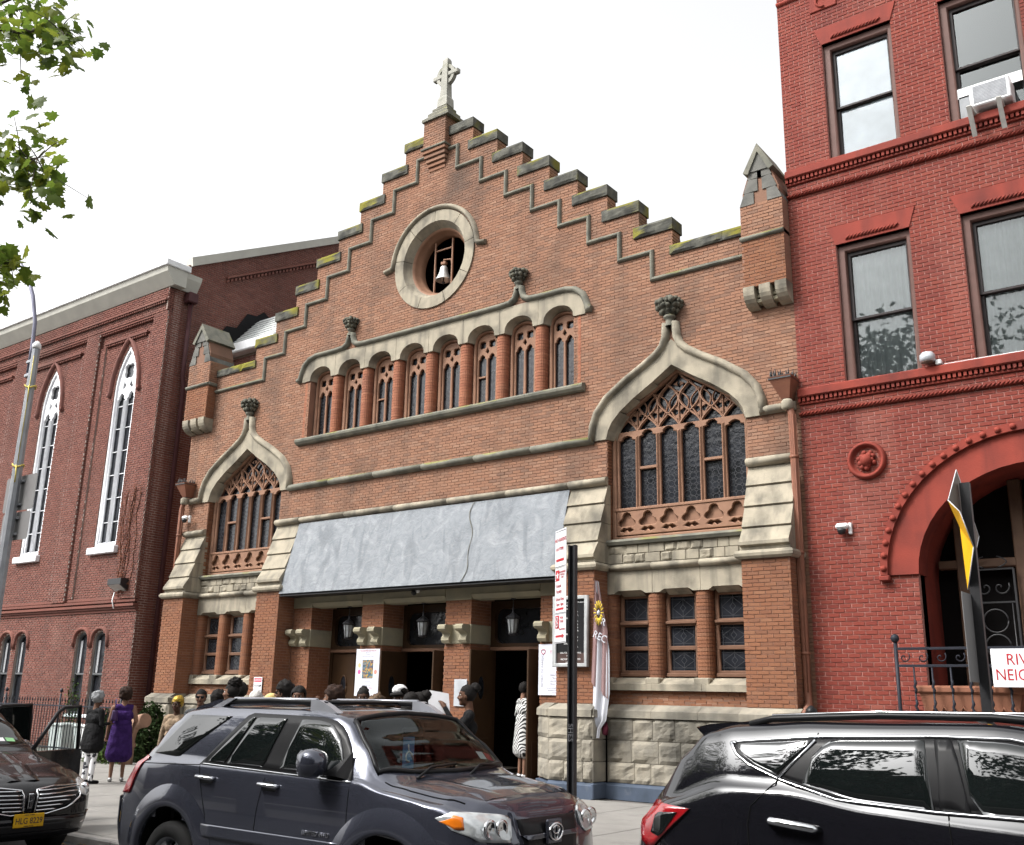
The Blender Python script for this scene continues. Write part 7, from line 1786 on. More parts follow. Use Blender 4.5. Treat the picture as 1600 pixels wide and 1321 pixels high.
cx2.spanel([(.76, 1.655), (.81, 1.60), (.9, 1.55), (1.04, 1.50), (1.24, 1.70), (.82, 1.665)], CARGL, 'quarter_window', .009)
cx2.spanel([(1.20, 1.46), (1.5, 1.395), (1.92, 1.375), (1.91, 1.725), (1.33, 1.70), (1.22, 1.58)], CARGL, 'rear_door_window', .009); cx2.spanel([(2.12, 1.37), (2.9, 1.375), (2.7, 1.58), (2.5, 1.69), (2.25, 1.73), (2.04, 1.73)], CARGL, 'front_door_window', .009)
cx2.spanel([(1.93, 1.372), (2.10, 1.37), (2.02, 1.73), (1.92, 1.728)], TRIMB, 'door_pillar', .008, nu=6)
cx2.line(gl_o[:8], CHR, .009, name='chrome_trim', eps=.006); cx2.line(gl_o[8:]+[gl_o[0]], CHR, .009, name='chrome_trim', eps=.004)
for sd in (-1, 1):
    P_ = [(1.26, 1.70), (1.05, 1.48)]; MB().tube([(x, sd*(cx2.side(x, z)+.012), z) for x, z in P_], .008, 5).build('chrome_divider', CHR, cx2.t)
for pts in ([(1.27, 1.74), (1.26, 1.70)], [(1.05, 1.47), (.90, 1.32), (.88, 1.22), (.90, 1.0), (1.05, .80), (1.12, .5)], [(2.0, 1.75), (1.99, 1.36), (2.02, 1.1), (2.02, .5)], [(3.05, 1.3), (3.1, .9), (3.0, .5)]): cx2.line(pts)
cx2.spanel([(.06, 1.10), (.22, 1.02), (.50, 1.275), (.22, 1.30), (.12, 1.29)], TAILR, 'tail_lamp', .014, nu=12); cx2.spanel([(.22, 1.12), (.30, 1.10), (.42, 1.25), (.26, 1.24)], CARGL, 'tail_lamp_bezel', .020, nu=6); cx2.fpanel([(.5, 1.16), (.80, 1.12), (.82, 1.28), (.55, 1.27)], TAILR, 'tail_lamp_face', .01, rear=True, sides=(-1, 1))
cx2.tpanel([(.14, -.52), (.40, -.56), (.40, .56), (.14, .52)], CARGL, 'rear_window', .008, axis=1)
for sd in (-1, 1):
    hx, hz = 1.16, 1.235; y = cx2.side(hx, hz)
    MB().tube([(hx-.15, sd*y, hz+.015), (hx-.12, sd*(y+.045), hz+.02), (hx+.12, sd*(y+.045), hz-.002), (hx+.15, sd*y, hz-.006)], [.015, .022, .022, .015], 8).build('door_handle', CHR, cx2.t)
    MB().tube([(.80, sd*.64, 1.775), (.95, sd*.65, 1.81), (1.6, sd*.66, 1.845), (2.2, sd*.655, 1.85), (2.45, sd*.655, 1.835), (2.6, sd*.65, 1.80)], .020, 8).build('roof_rail', TRIMB, cx2.t); MB().tube([(.95, sd*.65, 1.832), (1.6, sd*.66, 1.866), (2.2, sd*.655, 1.871), (2.45, sd*.655, 1.853)], .008, 6).build('rail_cap', CHR, cx2.t)
    MB().prism([(.66, 1.735), (.44, 1.745), (.46, 1.72), (.58, 1.62), (.62, 1.60)], sd*.60, sd*.66).build('spoiler_end', PBLACK, cx2.t)
MB().prism([(.78, 1.79), (.50, 1.765), (.42, 1.745), (.46, 1.72), (.78, 1.74)], -.60, .60).build('roof_spoiler', PBLACK, cx2.t)
cx2.fpanel([(.02, .4), (.8, .42), (.84, .95), (.02, .97)], PBLACK, 'rear_bumper', .03, rear=True, sides=(-1, 1), nu=16)
sf = MB().lathe([(0, .0), (.05, .0), (.035, .05), (.015, .07), (0, .075)], (.95, 0, cx2.top(.95, 0)), 10).build('roof_antenna', TRIMB, cx2.t)

# ---- black limousine-style crossover at the left, kerb-side doors open
K3 = dict(zs=[(0, .36), (4.6, .34), (5.1, .30)],
 wm=[(.0, .6), (.1, .8), (.4, .92), (1, .955), (4.0, .955), (4.5, .93), (4.8, .87), (4.98, .74), (5.08, .5)],
 zm=[(0, .78), (4, .76), (5.1, .6)], zsh=[(0, 1.0), (.5, 1.06), (3.4, 1.03), (4.3, .92), (4.8, .80), (5.08, .7)], zb=[(0, 1.04), (.5, 1.12), (3.3, 1.10), (3.7, 1.05), (4.3, .96), (4.8, .84), (5.08, .73)],
 wb=[(0, .5), (.3, .82), (1, .90), (3.4, .89), (4.3, .84), (4.8, .72), (5.08, .4)], zr=[(0, 1.06), (.2, 1.2), (.45, 1.5), (.7, 1.6), (1.5, 1.66), (2.3, 1.65), (2.7, 1.58), (3.0, 1.44), (3.5, 1.16), (3.7, 1.08), (4.3, .985), (4.8, .86), (5.08, .74)],
 wr=[(0, .48), (.5, .72), (1.5, .74), (2.6, .72), (3.0, .74), (3.5, .80), (4.3, .78), (4.8, .66), (5.08, .36)], zt=[(0, 1.08), (.2, 1.24), (.45, 1.56), (.7, 1.67), (1.5, 1.71), (2.25, 1.70), (2.7, 1.63), (3.0, 1.50), (3.55, 1.20), (3.72, 1.13), (4.3, 1.045), (4.8, .925), (4.98, .85), (5.08, .76)])
lim = Car('limousine', 'black livery crossover with yellow plate and open kerb-side doors at left', (-.42, -11.25, ROADZ), K3, .0, 5.08, PBLK2, [(1.05, .42, .42), (4.05, .42, .42)], .05)
lim.body()
for wx in (1.05, 4.05): lim.well(wx, .42, .44, .95); lim.wheel(wx, .37, .37, .24, .935); lim.flare(wx, .42, .42, .47, .01, PBLK2)
wp3 = [(2.62, -.62), (2.58, 0), (2.62, .62), (3.42, .77), (3.52, .5), (3.57, 0), (3.52, -.5), (3.42, -.77)]
lim.tpanel(wp3, CARGL, 'windscreen', .008, axis=1, nv=20)
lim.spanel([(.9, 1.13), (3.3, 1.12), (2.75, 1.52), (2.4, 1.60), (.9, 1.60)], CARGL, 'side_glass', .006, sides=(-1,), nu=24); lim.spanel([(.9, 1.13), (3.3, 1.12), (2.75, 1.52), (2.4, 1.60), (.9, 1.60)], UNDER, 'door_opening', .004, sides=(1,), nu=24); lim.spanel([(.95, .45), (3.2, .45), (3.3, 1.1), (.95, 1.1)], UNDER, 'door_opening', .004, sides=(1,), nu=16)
gb = lambda y, z: lim.front(max(abs(y), .04), z)
def gpan(poly, mat, nm, e, nu=14, nv=5): lim.grid(poly, type('G', (), {'__call__': lambda self, y, z, d: (gb(y, z)+e, y, z), 'nrm': lambda self, v: (1, 0, 0)})(), nu, nv, mat, nm, thick=.03)
for sd in (-1, 1):
    P_ = [(sd*.06, .58), (sd*.09, .80), (sd*.30, .83), (sd*.66, .82), (sd*.60, .72), (sd*.42, .62), (sd*.2, .57)]
    gpan(P_, TRIMB, 'grille', .012)
    for k in range(6):
        z = .60+k*.04; ya, yb = .075+.005*k, min(.66, .30+.08*k)
        MB().tube([(gb(y, z+.0)+.022, sd*y, z+.03*(y-ya)) for y in [ya+(yb-ya)*i/8 for i in range(9)]], .0085, 5).build('grille_bar', CHR, lim.t)
    edge = [(.06, .57), (.085, .81), (.30, .84), (.67, .83), (.61, .71), (.43, .61), (.2, .56), (.06, .57)]
    MB().tube([(gb(y, z)+.02, sd*y, z) for (ya, za), (yb, zb) in zip(edge, edge[1:]) for y, z in [(ya+(yb-ya)*i/5, za+(zb-za)*i/5) for i in range(5)]], .010, 5).build('grille_surround', CHR, lim.t)
    lim.fpanel([(.62, .74), (.66, .83), (.80, .88), (.87, .89), (.90, .82), (.86, .74), (.76, .70)], LENS, 'headlamp', .012, sides=(sd,), nu=10)
    MB().lathe([(0, .01), (.03, .012), (.045, 0), (.05, -.02)], (0, 0, 0), 12).build('reflector', CHR, lim.t).matrix_basis = Matrix.Translation((lim.front(.76, .80)+.02, sd*.76, .80)) @ Matrix.Rotation(pi/2, 4, 'Y')
    MB().tube([(lim.front(y, z)+.012, sd*y, z) for y, z in [(.55, .40), (.70, .44), (.84, .54)]], .010, 5).build('bumper_trim', CHR, lim.t)
    mb = MB(); P = []
    for i in range(13):
        x = 3.75+1.15*i/12; y = sd*(.34-.2*i/12); z = lim.top(x, y); P.append([(x, y+sd*.05, lim.top(x, y+sd*.05)+.001), (x, y, z+.016), (x, y-sd*.06, lim.top(x, y-sd*.06)+.012), (x, y-sd*.12, lim.top(x, y-sd*.12)+.002)])
    mb.v = [v for r in P for v in r]; mb.f = [(i*4+j, i*4+j+1, (i+1)*4+j+1, (i+1)*4+j) for i in range(12) for j in range(3)]; mb.m = [0]*len(mb.f); mb.sm = [True]*len(mb.f); mb.build('bonnet_ridge', PBLK2, lim.t)
gx3 = gb(0, .7)
MB().cbox(gx3+.02, gx3+.035, -.026, .026, .62, .78, .006).build('badge_frame', CHR, lim.t); MB().cbox(gx3+.03, gx3+.037, -.016, .016, .635, .765, .004).build('badge_field', TRIMB, lim.t); MB().cbox(gx3+.034, gx3+.041, -.0035, .0035, .635, .765, .001).cbox(gx3+.034, gx3+.0405, -.016, .016, .696, .704, .001).build('badge_cross', CHR, lim.t)
gpan([(-.85, .34), (.85, .34), (.87, .52), (-.87, .52)], PBLK2, 'front_bumper', .03); gpan([(-.5, .38), (.5, .38), (.5, .46), (-.5, .46)], TRIMB, 'air_intake', .036)
npx = gb(0, .5)+.05
pl_ = MB().cbox(npx-.012, npx, -.17, .17, .435, .575, .006).build('licence_plate', pmat('plate_yellow', (.62, .36, .02), None, 8, .5), lim.t)
PM = lambda z: Matrix(((0, 0, 1, npx+.001), (1, 0, 0, 0), (0, 1, 0, z), (0, 0, 0, 1)))
text_obj('plate_number', 'HLG 8229', .088, pmat('plate_navy', (.03, .03, .06), None, 5, .6), pl_, PM(.50), extrude=.001, xs=.82); text_obj('plate_state', 'NEW YORK', .022, MATS['plate_navy'], pl_, PM(.562), extrude=.001); text_obj('plate_slogan', 'EMPIRE STATE', .017, MATS['plate_navy'], pl_, PM(.447), extrude=.001)
pq = thing('dash_slips', 'white and green slips behind the windscreen of the black limousine', 'paper', (2.6, -10.7, 1.1))
for y, c_ in ((.42, SIGNW), (.55, pmat('slip_green', (.25, .5, .25), None, 5, .6))):
    q = [(x-.42, y+d-11.25, lim.top(x, y+d)+.012+ROADZ) for x, d in ((3.38, -.055), (3.38, .055), (3.45, .055), (3.45, -.055))]; MB().add(q, [(0, 1, 2, 3)]).build('slip', c_, pq)
# open doors: hinge at the front edge, swung towards the kerb
def open_door(hx, L_, ang, parent_car, top_rake, tint=True):
    hy = .935; ca, sa = -cos(radians(ang)), sin(radians(ang))
    T = lambda u, v, z: (hx+ca*u-sa*v*-1, hy+sa*u+ca*v*-1, z)
    d = MB().prism([(0, .45), (L_, .45), (L_+.03, .8), (L_, 1.10), (0, 1.10)], -.06, .06); d.v = [T(u, v, z) for u, v, z in d.v]; do = d.build('open_door', PBLK2, parent_car.t)
    fr = [(0, 1.10), (top_rake, 1.58), (top_rake+.12, 1.64), (L_-.06, 1.66), (L_, 1.10)]
    fo = MB(); P = [T(u, 0, z) for u, z in fr]; fo.tube(P, .026, 6); fo.build('window_frame', TRIMB, do)
    gl = MB(); gl.v = [T(u, 0, z) for u, z in [(0.04, 1.10), (top_rake+.02, 1.56), (top_rake+.12, 1.62), (L_-.08, 1.64), (L_-.03, 1.10)]]; gl.f = [tuple(range(5))]; gl.m = [0]; gl.sm = [False]; gl.build('door_glass', WSGL if not tint else CARGL, do)
    return do, T
d1, T1 = open_door(3.25, 1.05, 62, lim, .48, tint=False); d2, T2 = open_door(2.05, .95, 62, lim, .10)
mm = MB(); n = 12
for (u, w_, h_) in ((.02, .05, .05), (.06, .10, .08), (.16, .115, .09), (.20, .10, .08)): mm.v += [T1(u-.05, -(.20+w_*cos(2*pi*j/n)), 1.16+h_*sin(2*pi*j/n)) for j in range(n)]
mm.f = [(i*n+j, i*n+(j+1) % n, (i+1)*n+(j+1) % n, (i+1)*n+j) for i in range(3) for j in range(n)]+[tuple(range(3*n, 4*n)), tuple(range(n))]; mm.m = [0]*len(mm.f); mm.sm = [True]*len(mm.f)
mm.build('wing_mirror', pmat('mirror_cover', (.30, .31, .34), None, 4, .15, 0, metal=.9), d1)
MB().tube([T1(.1, 0, 1.1), T1(.08, -.15, 1.14)], .03, 6).build('mirror_stalk', TRIMB, d1)
# ================================================================== PEOPLE
import numpy as np
SKIN = {k: pmat('skin_'+k, c, tuple(x*.9 for x in c), 8, .55, .05, 60) for k, c in dict(deep=(.065, .034, .022), brown=(.12, .062, .04), mid=(.20, .11, .075), light=(.36, .22, .16)).items()}
def clothm(name, c, c2=None, sc=12): return pmat('cloth_'+name, c, c2 or tuple(x*.6 for x in c), sc, .9, .9, 11, dist=.05)
C_BLACK = clothm('black', (.011, .011, .012)); C_WHITE = clothm('white', (.66, .66, .66), (.55, .55, .56)); C_GREY = clothm('grey', (.10, .105, .11)); C_PURPLE = clothm('purple', (.045, .018, .11), (.03, .012, .075)); C_NAVY = clothm('navy', (.015, .018, .035)); C_TAN = clothm('tan', (.30, .22, .15)); C_CREAM = clothm('cream', (.5, .45, .38))
def patm(name, kind, scale, a, b):
    m = bpy.data.materials.new(name); m.use_nodes = True; nt = m.node_tree; N = nt.nodes; L = nt.links; tc = N.new('ShaderNodeTexCoord'); bs = N['Principled BSDF']; bs.inputs['Roughness'].default_value = .85
    mp = N.new('ShaderNodeMapping'); L.new(tc.outputs['Object'], mp.inputs[0])
    if kind == 'zebra':
        t = N.new('ShaderNodeTexWave'); t.inputs['Scale'].default_value = scale; t.inputs['Distortion'].default_value = 9; t.inputs['Detail'].default_value = 1; t.inputs['Detail Scale'].default_value = .7; t.wave_type = 'BANDS'; t.bands_direction = 'DIAGONAL'; mp.inputs['Rotation'].default_value = (.3, .5, .2); o = t.outputs['Fac']
    elif kind == 'net':
        t = N.new('ShaderNodeTexVoronoi'); t.feature = 'DISTANCE_TO_EDGE'; t.inputs['Scale'].default_value = scale; t.inputs['Randomness'].default_value = .15; mp.inputs['Rotation'].default_value = (.6, .6, .6); o = t.outputs['Distance']
    else:
        t = N.new('ShaderNodeTexNoise'); t.inputs['Scale'].default_value = scale; t.inputs['Detail'].default_value = 2; o = t.outputs['Fac']
    L.new(mp.outputs[0], t.inputs['Vector']); r = N.new('ShaderNodeValToRGB'); r.color_ramp.interpolation = 'CONSTANT'; th = {'zebra': .5, 'net': .13, 'blot': .56}[kind]
    r.color_ramp.elements[0].color = (*a, 1); r.color_ramp.elements[1].position = th; r.color_ramp.elements[1].color = (*b, 1); L.new(o, r.inputs[0]); L.new(r.outputs[0], bs.inputs['Base Color']); return m
ZEB = patm('zebra_print', 'zebra', 6.5, (.01, .01, .01), (.5, .5, .49)); NET = patm('lattice_print', 'net', 17, (.68, .68, .68), (.012, .012, .015)); BLOT = patm('floral_trousers', 'blot', 11, (.66, .66, .68), (.03, .03, .04)); LEO = patm('animal_print', 'blot', 40, (.3, .28, .25), (.02, .02, .02))
HAIRB = pmat('hair_black', (.008, .007, .007), (.014, .012, .011), 14, .75, .6, 60); HAIRG = pmat('hair_grey', (.28, .29, .30), (.17, .175, .18), 14, .8, .6, 60); HAIRW = pmat('hair_white', (.55, .54, .5), None, 14, .8, .5, 60); HAIRS = pmat('hair_streaked', (.16, .10, .06), (.025, .018, .014), 22, .7, .6, 60); HAIRR = pmat('hair_brown', (.035, .018, .012), (.02, .012, .01), 14, .75, .6, 60)
EYEW = pmat('eye_white', (.6, .58, .55), None, 5, .3, 0); EYED = pmat('iris_dark', (.01, .008, .007), None, 5, .15, 0); LIP = pmat('lips', (.11, .035, .035), None, 5, .5, 0); GOLD = pmat('gold_cloth', (.45, .28, .04), (.16, .12, .02), 30, .35, .3, 50, metal=.4); YELF = pmat('yellow_felt', (.62, .47, .2), None, 6, .85, .2)
def cap_mesh(p0, p1, r0, r1, n=12):
    p0, p1 = Vector(p0), Vector(p1); d = p1-p0; L_ = max(d.length, 1e-5); t = d/L_; a = Vector((0, 0, 1)) if abs(t.z) < .9 else Vector((1, 0, 0)); bx = (a-t*a.dot(t)).normalized(); by = t.cross(bx); V = []; F = []
    rings = [(-r0*cos(k*pi/8), r0*sin(k*pi/8)) for k in range(1, 5)]+[(L_+r1*sin(k*pi/8), r1*cos(k*pi/8)) for k in range(0, 4)]
    for u, r in rings: V += [p0+t*u+(bx*cos(2*pi*j/n)+by*sin(2*pi*j/n))*r for j in range(n)]
    V += [p0-t*r0, p1+t*r1]; q = len(rings)
    F = [(i*n+j, i*n+(j+1) % n, (i+1)*n+(j+1) % n, (i+1)*n+j) for i in range(q-1) for j in range(n)]+[(q*n, (j+1) % n, j) for j in range(n)]+[(q*n+1, (q-1)*n+j, (q-1)*n+(j+1) % n) for j in range(n)]
    return V, F
def ell_mesh(c, r, n=14, m_=9):
    V = []; F = []
    for i in range(1, m_):
        th = pi*i/m_
        for j in range(n): V.append(Vector((c[0]+r[0]*sin(th)*cos(2*pi*j/n), c[1]+r[1]*sin(th)*sin(2*pi*j/n), c[2]+r[2]*cos(th))))
    V += [Vector((c[0], c[1], c[2]+r[2])), Vector((c[0], c[1], c[2]-r[2]))]
    F = [(i*n+j, (i+1)*n+j, (i+1)*n+(j+1) % n, i*n+(j+1) % n) for i in range(m_-2) for j in range(n)]+[((m_-1)*n, j, (j+1) % n) for j in range(n)]+[((m_-1)*n+1, (m_-2)*n+(j+1) % n, (m_-2)*n+j) for j in range(n)]
    return V, F
def blob(c, r, amp, freq, seed, keep=None, n=34, m_=24):
    V, F = ell_mesh(c, r, n, m_); C0 = Vector(c)
    W = []
    for v in V:
        d = v-C0; k = 1+amp*1.3*noise.noise(v*freq+Vector((seed, seed*.7, 0)))+amp*1.0*noise.noise(v*freq*2.6+Vector((0, seed, 1)))+amp*.8*noise.noise(v*freq*6+Vector((1, seed, 1))); W.append(C0+d*k)
    if keep: F = [f for f in F if keep(sum((W[i] for i in f), Vector())/len(f))]
    return W, F
ARMS = dict(down=((.02, .235, 1.12), (.07, .25, .88)), bent=((-.02, .25, 1.13), (.22, .16, 1.15)), paper=((.12, .24, 1.20), (.29, .06, 1.47)), raise_=((.06, .27, 1.22), (.20, .28, 1.50)), back=((-.06, .24, 1.13), (.05, .27, .92)), bag=((-.03, .25, 1.14), (.13, .22, 1.0)))
def person(x, y, face, h, label, skin='brown', top=C_BLACK, bottom=C_BLACK, style='trousers', sleeves='long', hair='short', hairm=None, armL='down', armR='down', glasses=False, headturn=0, hem=.5, z=None, seed=0, shoe=None, hat=None, build=1.0, tunic=None):
    z = G0 if z is None else z; s = h/1.72; t = thing('person', label, 'person', (x, y, z), rot=(0, 0, radians(face)), world=False, group='people gathered outside the church')
    hairm = hairm or HAIRB; sk = SKIN[skin]; shoe = shoe or C_BLACK; mats = [sk, top, bottom, shoe]; bw = build; PR = []   # (kind, matidx, p0, p1, r0, r1)
    A = lambda mi, p0, p1, r0, r1: PR.append((mi, Vector(p0)*s, Vector(p1)*s, r0*s, r1*s))
    E_ = []
    # torso
    A(1, (0, -.07, 1.08), (0, .07, 1.08), .115*bw, .115*bw); A(1, (.0, -.085, 1.24), (0, .085, 1.24), .118*bw, .118*bw); A(1, (-.01, -.13, 1.385), (-.01, .13, 1.385), .068, .068); A(1, (.035, -.07, 1.29), (.035, .07, 1.29), .085*bw, .085*bw)
    A(2, (-.01, -.075, .95), (-.01, .075, .95), .12*bw, .12*bw)
    A(0, (-.015, 0, 1.40), (.0, 0, 1.53), .058, .052)
    for sd in (-1, 1):
        leg_m = 2 if style == 'trousers' else 0
        A(2 if style != 'bare' else 0, (0, sd*.09, .92), (.01, sd*.10, .52), .092*bw, .065); A(leg_m, (.01, sd*.10, .52), (-.015, sd*.105, .10), .062 if leg_m else .052, .048 if leg_m else .034); A(3, (-.03, sd*.105, .045), (.14, sd*.12, .035), .042, .034)
        el, ha = ARMS[armL if sd > 0 else armR]; sh = Vector((-.01, .185, 1.38)); el = Vector(el); ha = Vector(ha); F3 = lambda v: (v[0], sd*v[1], v[2])
        A(1 if sleeves != 'none' else 0, F3(sh), F3(el), .055*bw, .043); A(1 if sleeves == 'long' else 0, F3(el), F3(ha), .041, .029)
        d = (ha-el).normalized(); pal = ha+d*.06; A(0, F3(ha), F3(pal), .028, .03); up = Vector((0, 0, 1)) if abs(d.z) < .8 else Vector((1, 0, 0)); w = d.cross(up).normalized()
        cur = d.cross(w).normalized()
        for k in range(4):
            b0 = pal+d*.02+w*(-.027+.018*k); L_ = (.05, .06, .056, .042)[k]; m1 = b0+d*L_*.6+cur*.008; A(0, F3(b0), F3(m1), .0095, .009); A(0, F3(m1), F3(m1+d*L_*.35+cur*.022), .009, .008)
        th0 = ha+d*.02+w*.03; A(0, F3(th0), F3(th0+d*.03+w*.03), .011, .0095); A(0, F3(th0+d*.03+w*.03), F3(th0+d*.055+w*.035), .0095, .008)
    if tunic:
        for k in range(9): q = k/8; zc = 1.0-(1.0-tunic)*q; A(1, (0, -(.078+.02*q), zc), (0, .078+.02*q, zc), (.134+.016*q)*bw, (.134+.016*q)*bw)
    if style in ('dress', 'skirt'):
        for k in range(15):
            q = k/14; zc = 1.0-(1.0-hem)*q; A(1 if style == 'dress' else 2, (0, -(.07+.025*q), zc), (0, .07+.025*q, zc), (.125+.035*q)*bw, (.125+.035*q)*bw)
    # head, turned on the neck
    Hc = Vector((.02, 0, 1.615)); R = Matrix.Rotation(radians(headturn), 3, 'Z'); HD = lambda v: (R @ Vector(v)+Hc)
    ells = [((.0, 0, .02), (.098, .078, .105)), ((.035, 0, -.045), (.066, .058, .075)), ((.07, 0, -.095), (.028, .03, .022)), ((.02, .077, -.01), (.016, .009, .028)), ((.02, -.077, -.01), (.016, .009, .028)), ((.093, 0, .035), (.012, .05, .014)), ((.078, .045, -.03), (.025, .022, .022)), ((.078, -.045, -.03), (.025, .022, .022))]
    A(0, HD((.096, 0, .012)), HD((.113, 0, -.026)), .011, .015)
    V = []; F = []
    for mi, p0, p1, r0, r1 in PR:
        v, f = cap_mesh(p0, p1, r0, r1); k = len(V); V += v; F += [tuple(k+i for i in q) for q in f]
    for c, r in ells:
        v, f = ell_mesh((0, 0, 0), r); v = [HD(Vector(c)+q)*s for q in v]; k = len(V); V += v; F += [tuple(k+i for i in q) for q in f]
    me = bpy.data.meshes.new('body'); me.from_pydata([tuple(v) for v in V], [], F)
    bm = bmesh.new(); bm.from_mesh(me); bmesh.ops.recalc_face_normals(bm, faces=bm.faces[:]); bm.to_mesh(me); bm.free()
    tmp = bpy.data.objects.new('tmp', me); COL.objects.link(tmp); md_ = tmp.modifiers.new('r', 'REMESH'); md_.mode = 'VOXEL'; md_.voxel_size = .0115; sm_ = tmp.modifiers.new('s', 'SMOOTH'); sm_.factor = .5; sm_.iterations = 3
    dg = bpy.context.evaluated_depsgraph_get(); m2 = bpy.data.meshes.new_from_object(tmp.evaluated_get(dg)); bpy.data.objects.remove(tmp); bpy.data.meshes.remove(me); m2.name = 'body'
    nf = len(m2.polygons); ct = np.empty(nf*3); m2.polygons.foreach_get('center', ct); ct = ct.reshape(-1, 3); best = np.full(nf, 9.); idx = np.zeros(nf, int)
    for mi, p0, p1, r0, r1 in PR:
        a = np.array(p0); d = np.array(p1)-a; L2 = max(d@d, 1e-9); tt = np.clip(((ct-a)@d)/L2, 0, 1); dist = np.linalg.norm(ct-(a+tt[:, None]*d), axis=1)-(r0+(r1-r0)*tt)
        u = dist < best; best[u] = dist[u]; idx[u] = mi
    idx[ct[:, 2] > 1.48*s] = np.where(np.hypot(ct[ct[:, 2] > 1.48*s][:, 0], ct[ct[:, 2] > 1.48*s][:, 1]) < .16*s, 0, idx[ct[:, 2] > 1.48*s])
    m2.materials.clear()
    for m_ in mats: m2.materials.append(m_)
    m2.polygons.foreach_set('material_index', idx.astype(np.int32)); m2.polygons.foreach_set('use_smooth', np.ones(nf, bool)); m2.update()
    b = mesh_obj('body', m2, t)
    def part(name, Vs, Fs, mat, par=None): mb = MB(); mb.add([tuple(v) for v in Vs], Fs, 0, True); return mb.build(name, mat, par or t)
    for sd in (-1, 1):
        v, f = ell_mesh((0, 0, 0), (.012, .017, .010), 8, 6); e = part('eye', [HD(Vector((.084, sd*.031, .012))+q)*s for q in v], f, EYEW, b); v, f = ell_mesh((0, 0, 0), (.005, .009, .009), 8, 6); part('iris', [HD(Vector((.0945, sd*.031, .012))+q)*s for q in v], f, EYED, b)
        mb = MB().tube([HD((.086, sd*.014, .034))*s, HD((.091, sd*.03, .040))*s, HD((.076, sd*.05, .033))*s], .005*s, 4); mb.build('eyebrow', hairm if hairm is not HAIRW else HAIRG, b)
    v, f = ell_mesh((0, 0, 0), (.012, .024, .010), 8, 6); part('lips', [HD(Vector((.093, 0, -.056))+q)*s for q in v], f, LIP, b)
    hz = lambda p: p
    def hairpart(c, r, amp, freq, keepfront=.03, name='hair', mat=None, low=-.06):
        W, F_ = blob((0, 0, 0), r, amp, freq, seed+h*3)
        c = Vector(c); ok = lambda q: not (q.x > keepfront and q.z < .055) and q.z > low
        F_ = [f for f in F_ if ok(sum(((W[i]+c) for i in f), Vector())/len(f))]
        return part(name, [HD(W[i]+c)*s for i in range(len(W))], F_, mat or hairm)
    if hair == 'short': hairpart((-.012, 0, .03), (.108, .09, .112), .06, 16, .035)
    elif hair == 'afro': hairpart((-.02, 0, .055), (.13, .118, .125), .12, 18, .045)
    elif hair == 'curly': hairpart((-.03, 0, .045), (.14, .13, .135), .16, 20, .03, low=-.12)
    elif hair == 'bun': hairpart((-.012, 0, .03), (.106, .087, .108), .04, 16, .035); hairpart((-.10, 0, .10), (.065, .065, .06), .15, 22, 9, 'hair_bun', low=-1)
    elif hair == 'topknot': hairpart((-.012, 0, .03), (.108, .09, .112), .06, 16, .035); hairpart((-.045, 0, .14), (.10, .085, .075), .22, 24, 9, 'hair_bun', low=-1)
    elif hair == 'long': hairpart((-.02, 0, .03), (.12, .105, .12), .08, 16, .03, low=-.09); hairpart((-.07, 0, -.10), (.07, .11, .17), .1, 14, 9, 'hair_back', low=-1)
    elif hair == 'wrap': hairpart((-.03, 0, .055), (.125, .105, .115), .10, 9, .045, 'head_wrap', mat=hat)
    if hat == 'white_hat':
        pass
    if hair == 'plume':
        W, F_ = ell_mesh((0, 0, .06), (.15, .13, .035)); hp = part('hat', [HD(q)*s for q in W], F_, HAIRB); W, F_ = blob((-.01, 0, .12), (.115, .1, .075), .05, 10, 3); part('hat_crown', [HD(q)*s for q in W], F_, C_WHITE, hp)
        W, F_ = blob((.0, .0, .135), (.13, .035, .03), .3, 24, 5); part('plume', [HD(q+Vector((.09, .09, -.02)))*s for q in W], F_, HAIRB, hp)
        mb = MB().tube([HD((.02, .15, .08))*s, HD((.04, .17, .0))*s, HD((.04, .16, -.08))*s], .01*s, 5); mb.build('hat_tassel', C_WHITE, hp); hairpart((-.015, 0, .02), (.106, .09, .10), .06, 16, .03)
    if hair == 'cloche':
        W, F_ = blob((-.015, 0, .055), (.122, .105, .105), .03, 10, 3, keep=lambda q: q.z > .015); hp = part('hat', [HD(q)*s for q in W], F_, hat)
        mb = MB().lathe([(.10, .03), (.145, .015), (.15, .022), (.105, .045)], (0, 0, 0), 18); mb.v = [tuple(HD(Vector(q)+Vector((-.01, 0, 0)))*s) for q in mb.v]; mb.build('hat_brim', hat, hp); hairpart((-.015, 0, .0), (.106, .088, .10), .06, 16, .03, mat=HAIRG)
    if glasses:
        g = MB()
        for sd in (-1, 1): g.cbox(.095, .108, sd*.035-.027, sd*.035+.027, -.008, .03, .006); g.cbox(-.0, .10, sd*.075-.004, sd*.075+.004, .014, .022, .002)
        g.v = [tuple(HD(q)*s) for q in g.v]; g.build('sunglasses', TRIMB, t)
    t['hand'] = 0
    def hand_world(sd):
        el, ha = ARMS[armL if sd > 0 else armR]; v = Vector((ha[0], sd*ha[1], ha[2]))*s; return Matrix.Rotation(radians(face), 3, 'Z') @ v+Vector((x, y, z))
    t.pop('hand'); return t, hand_world
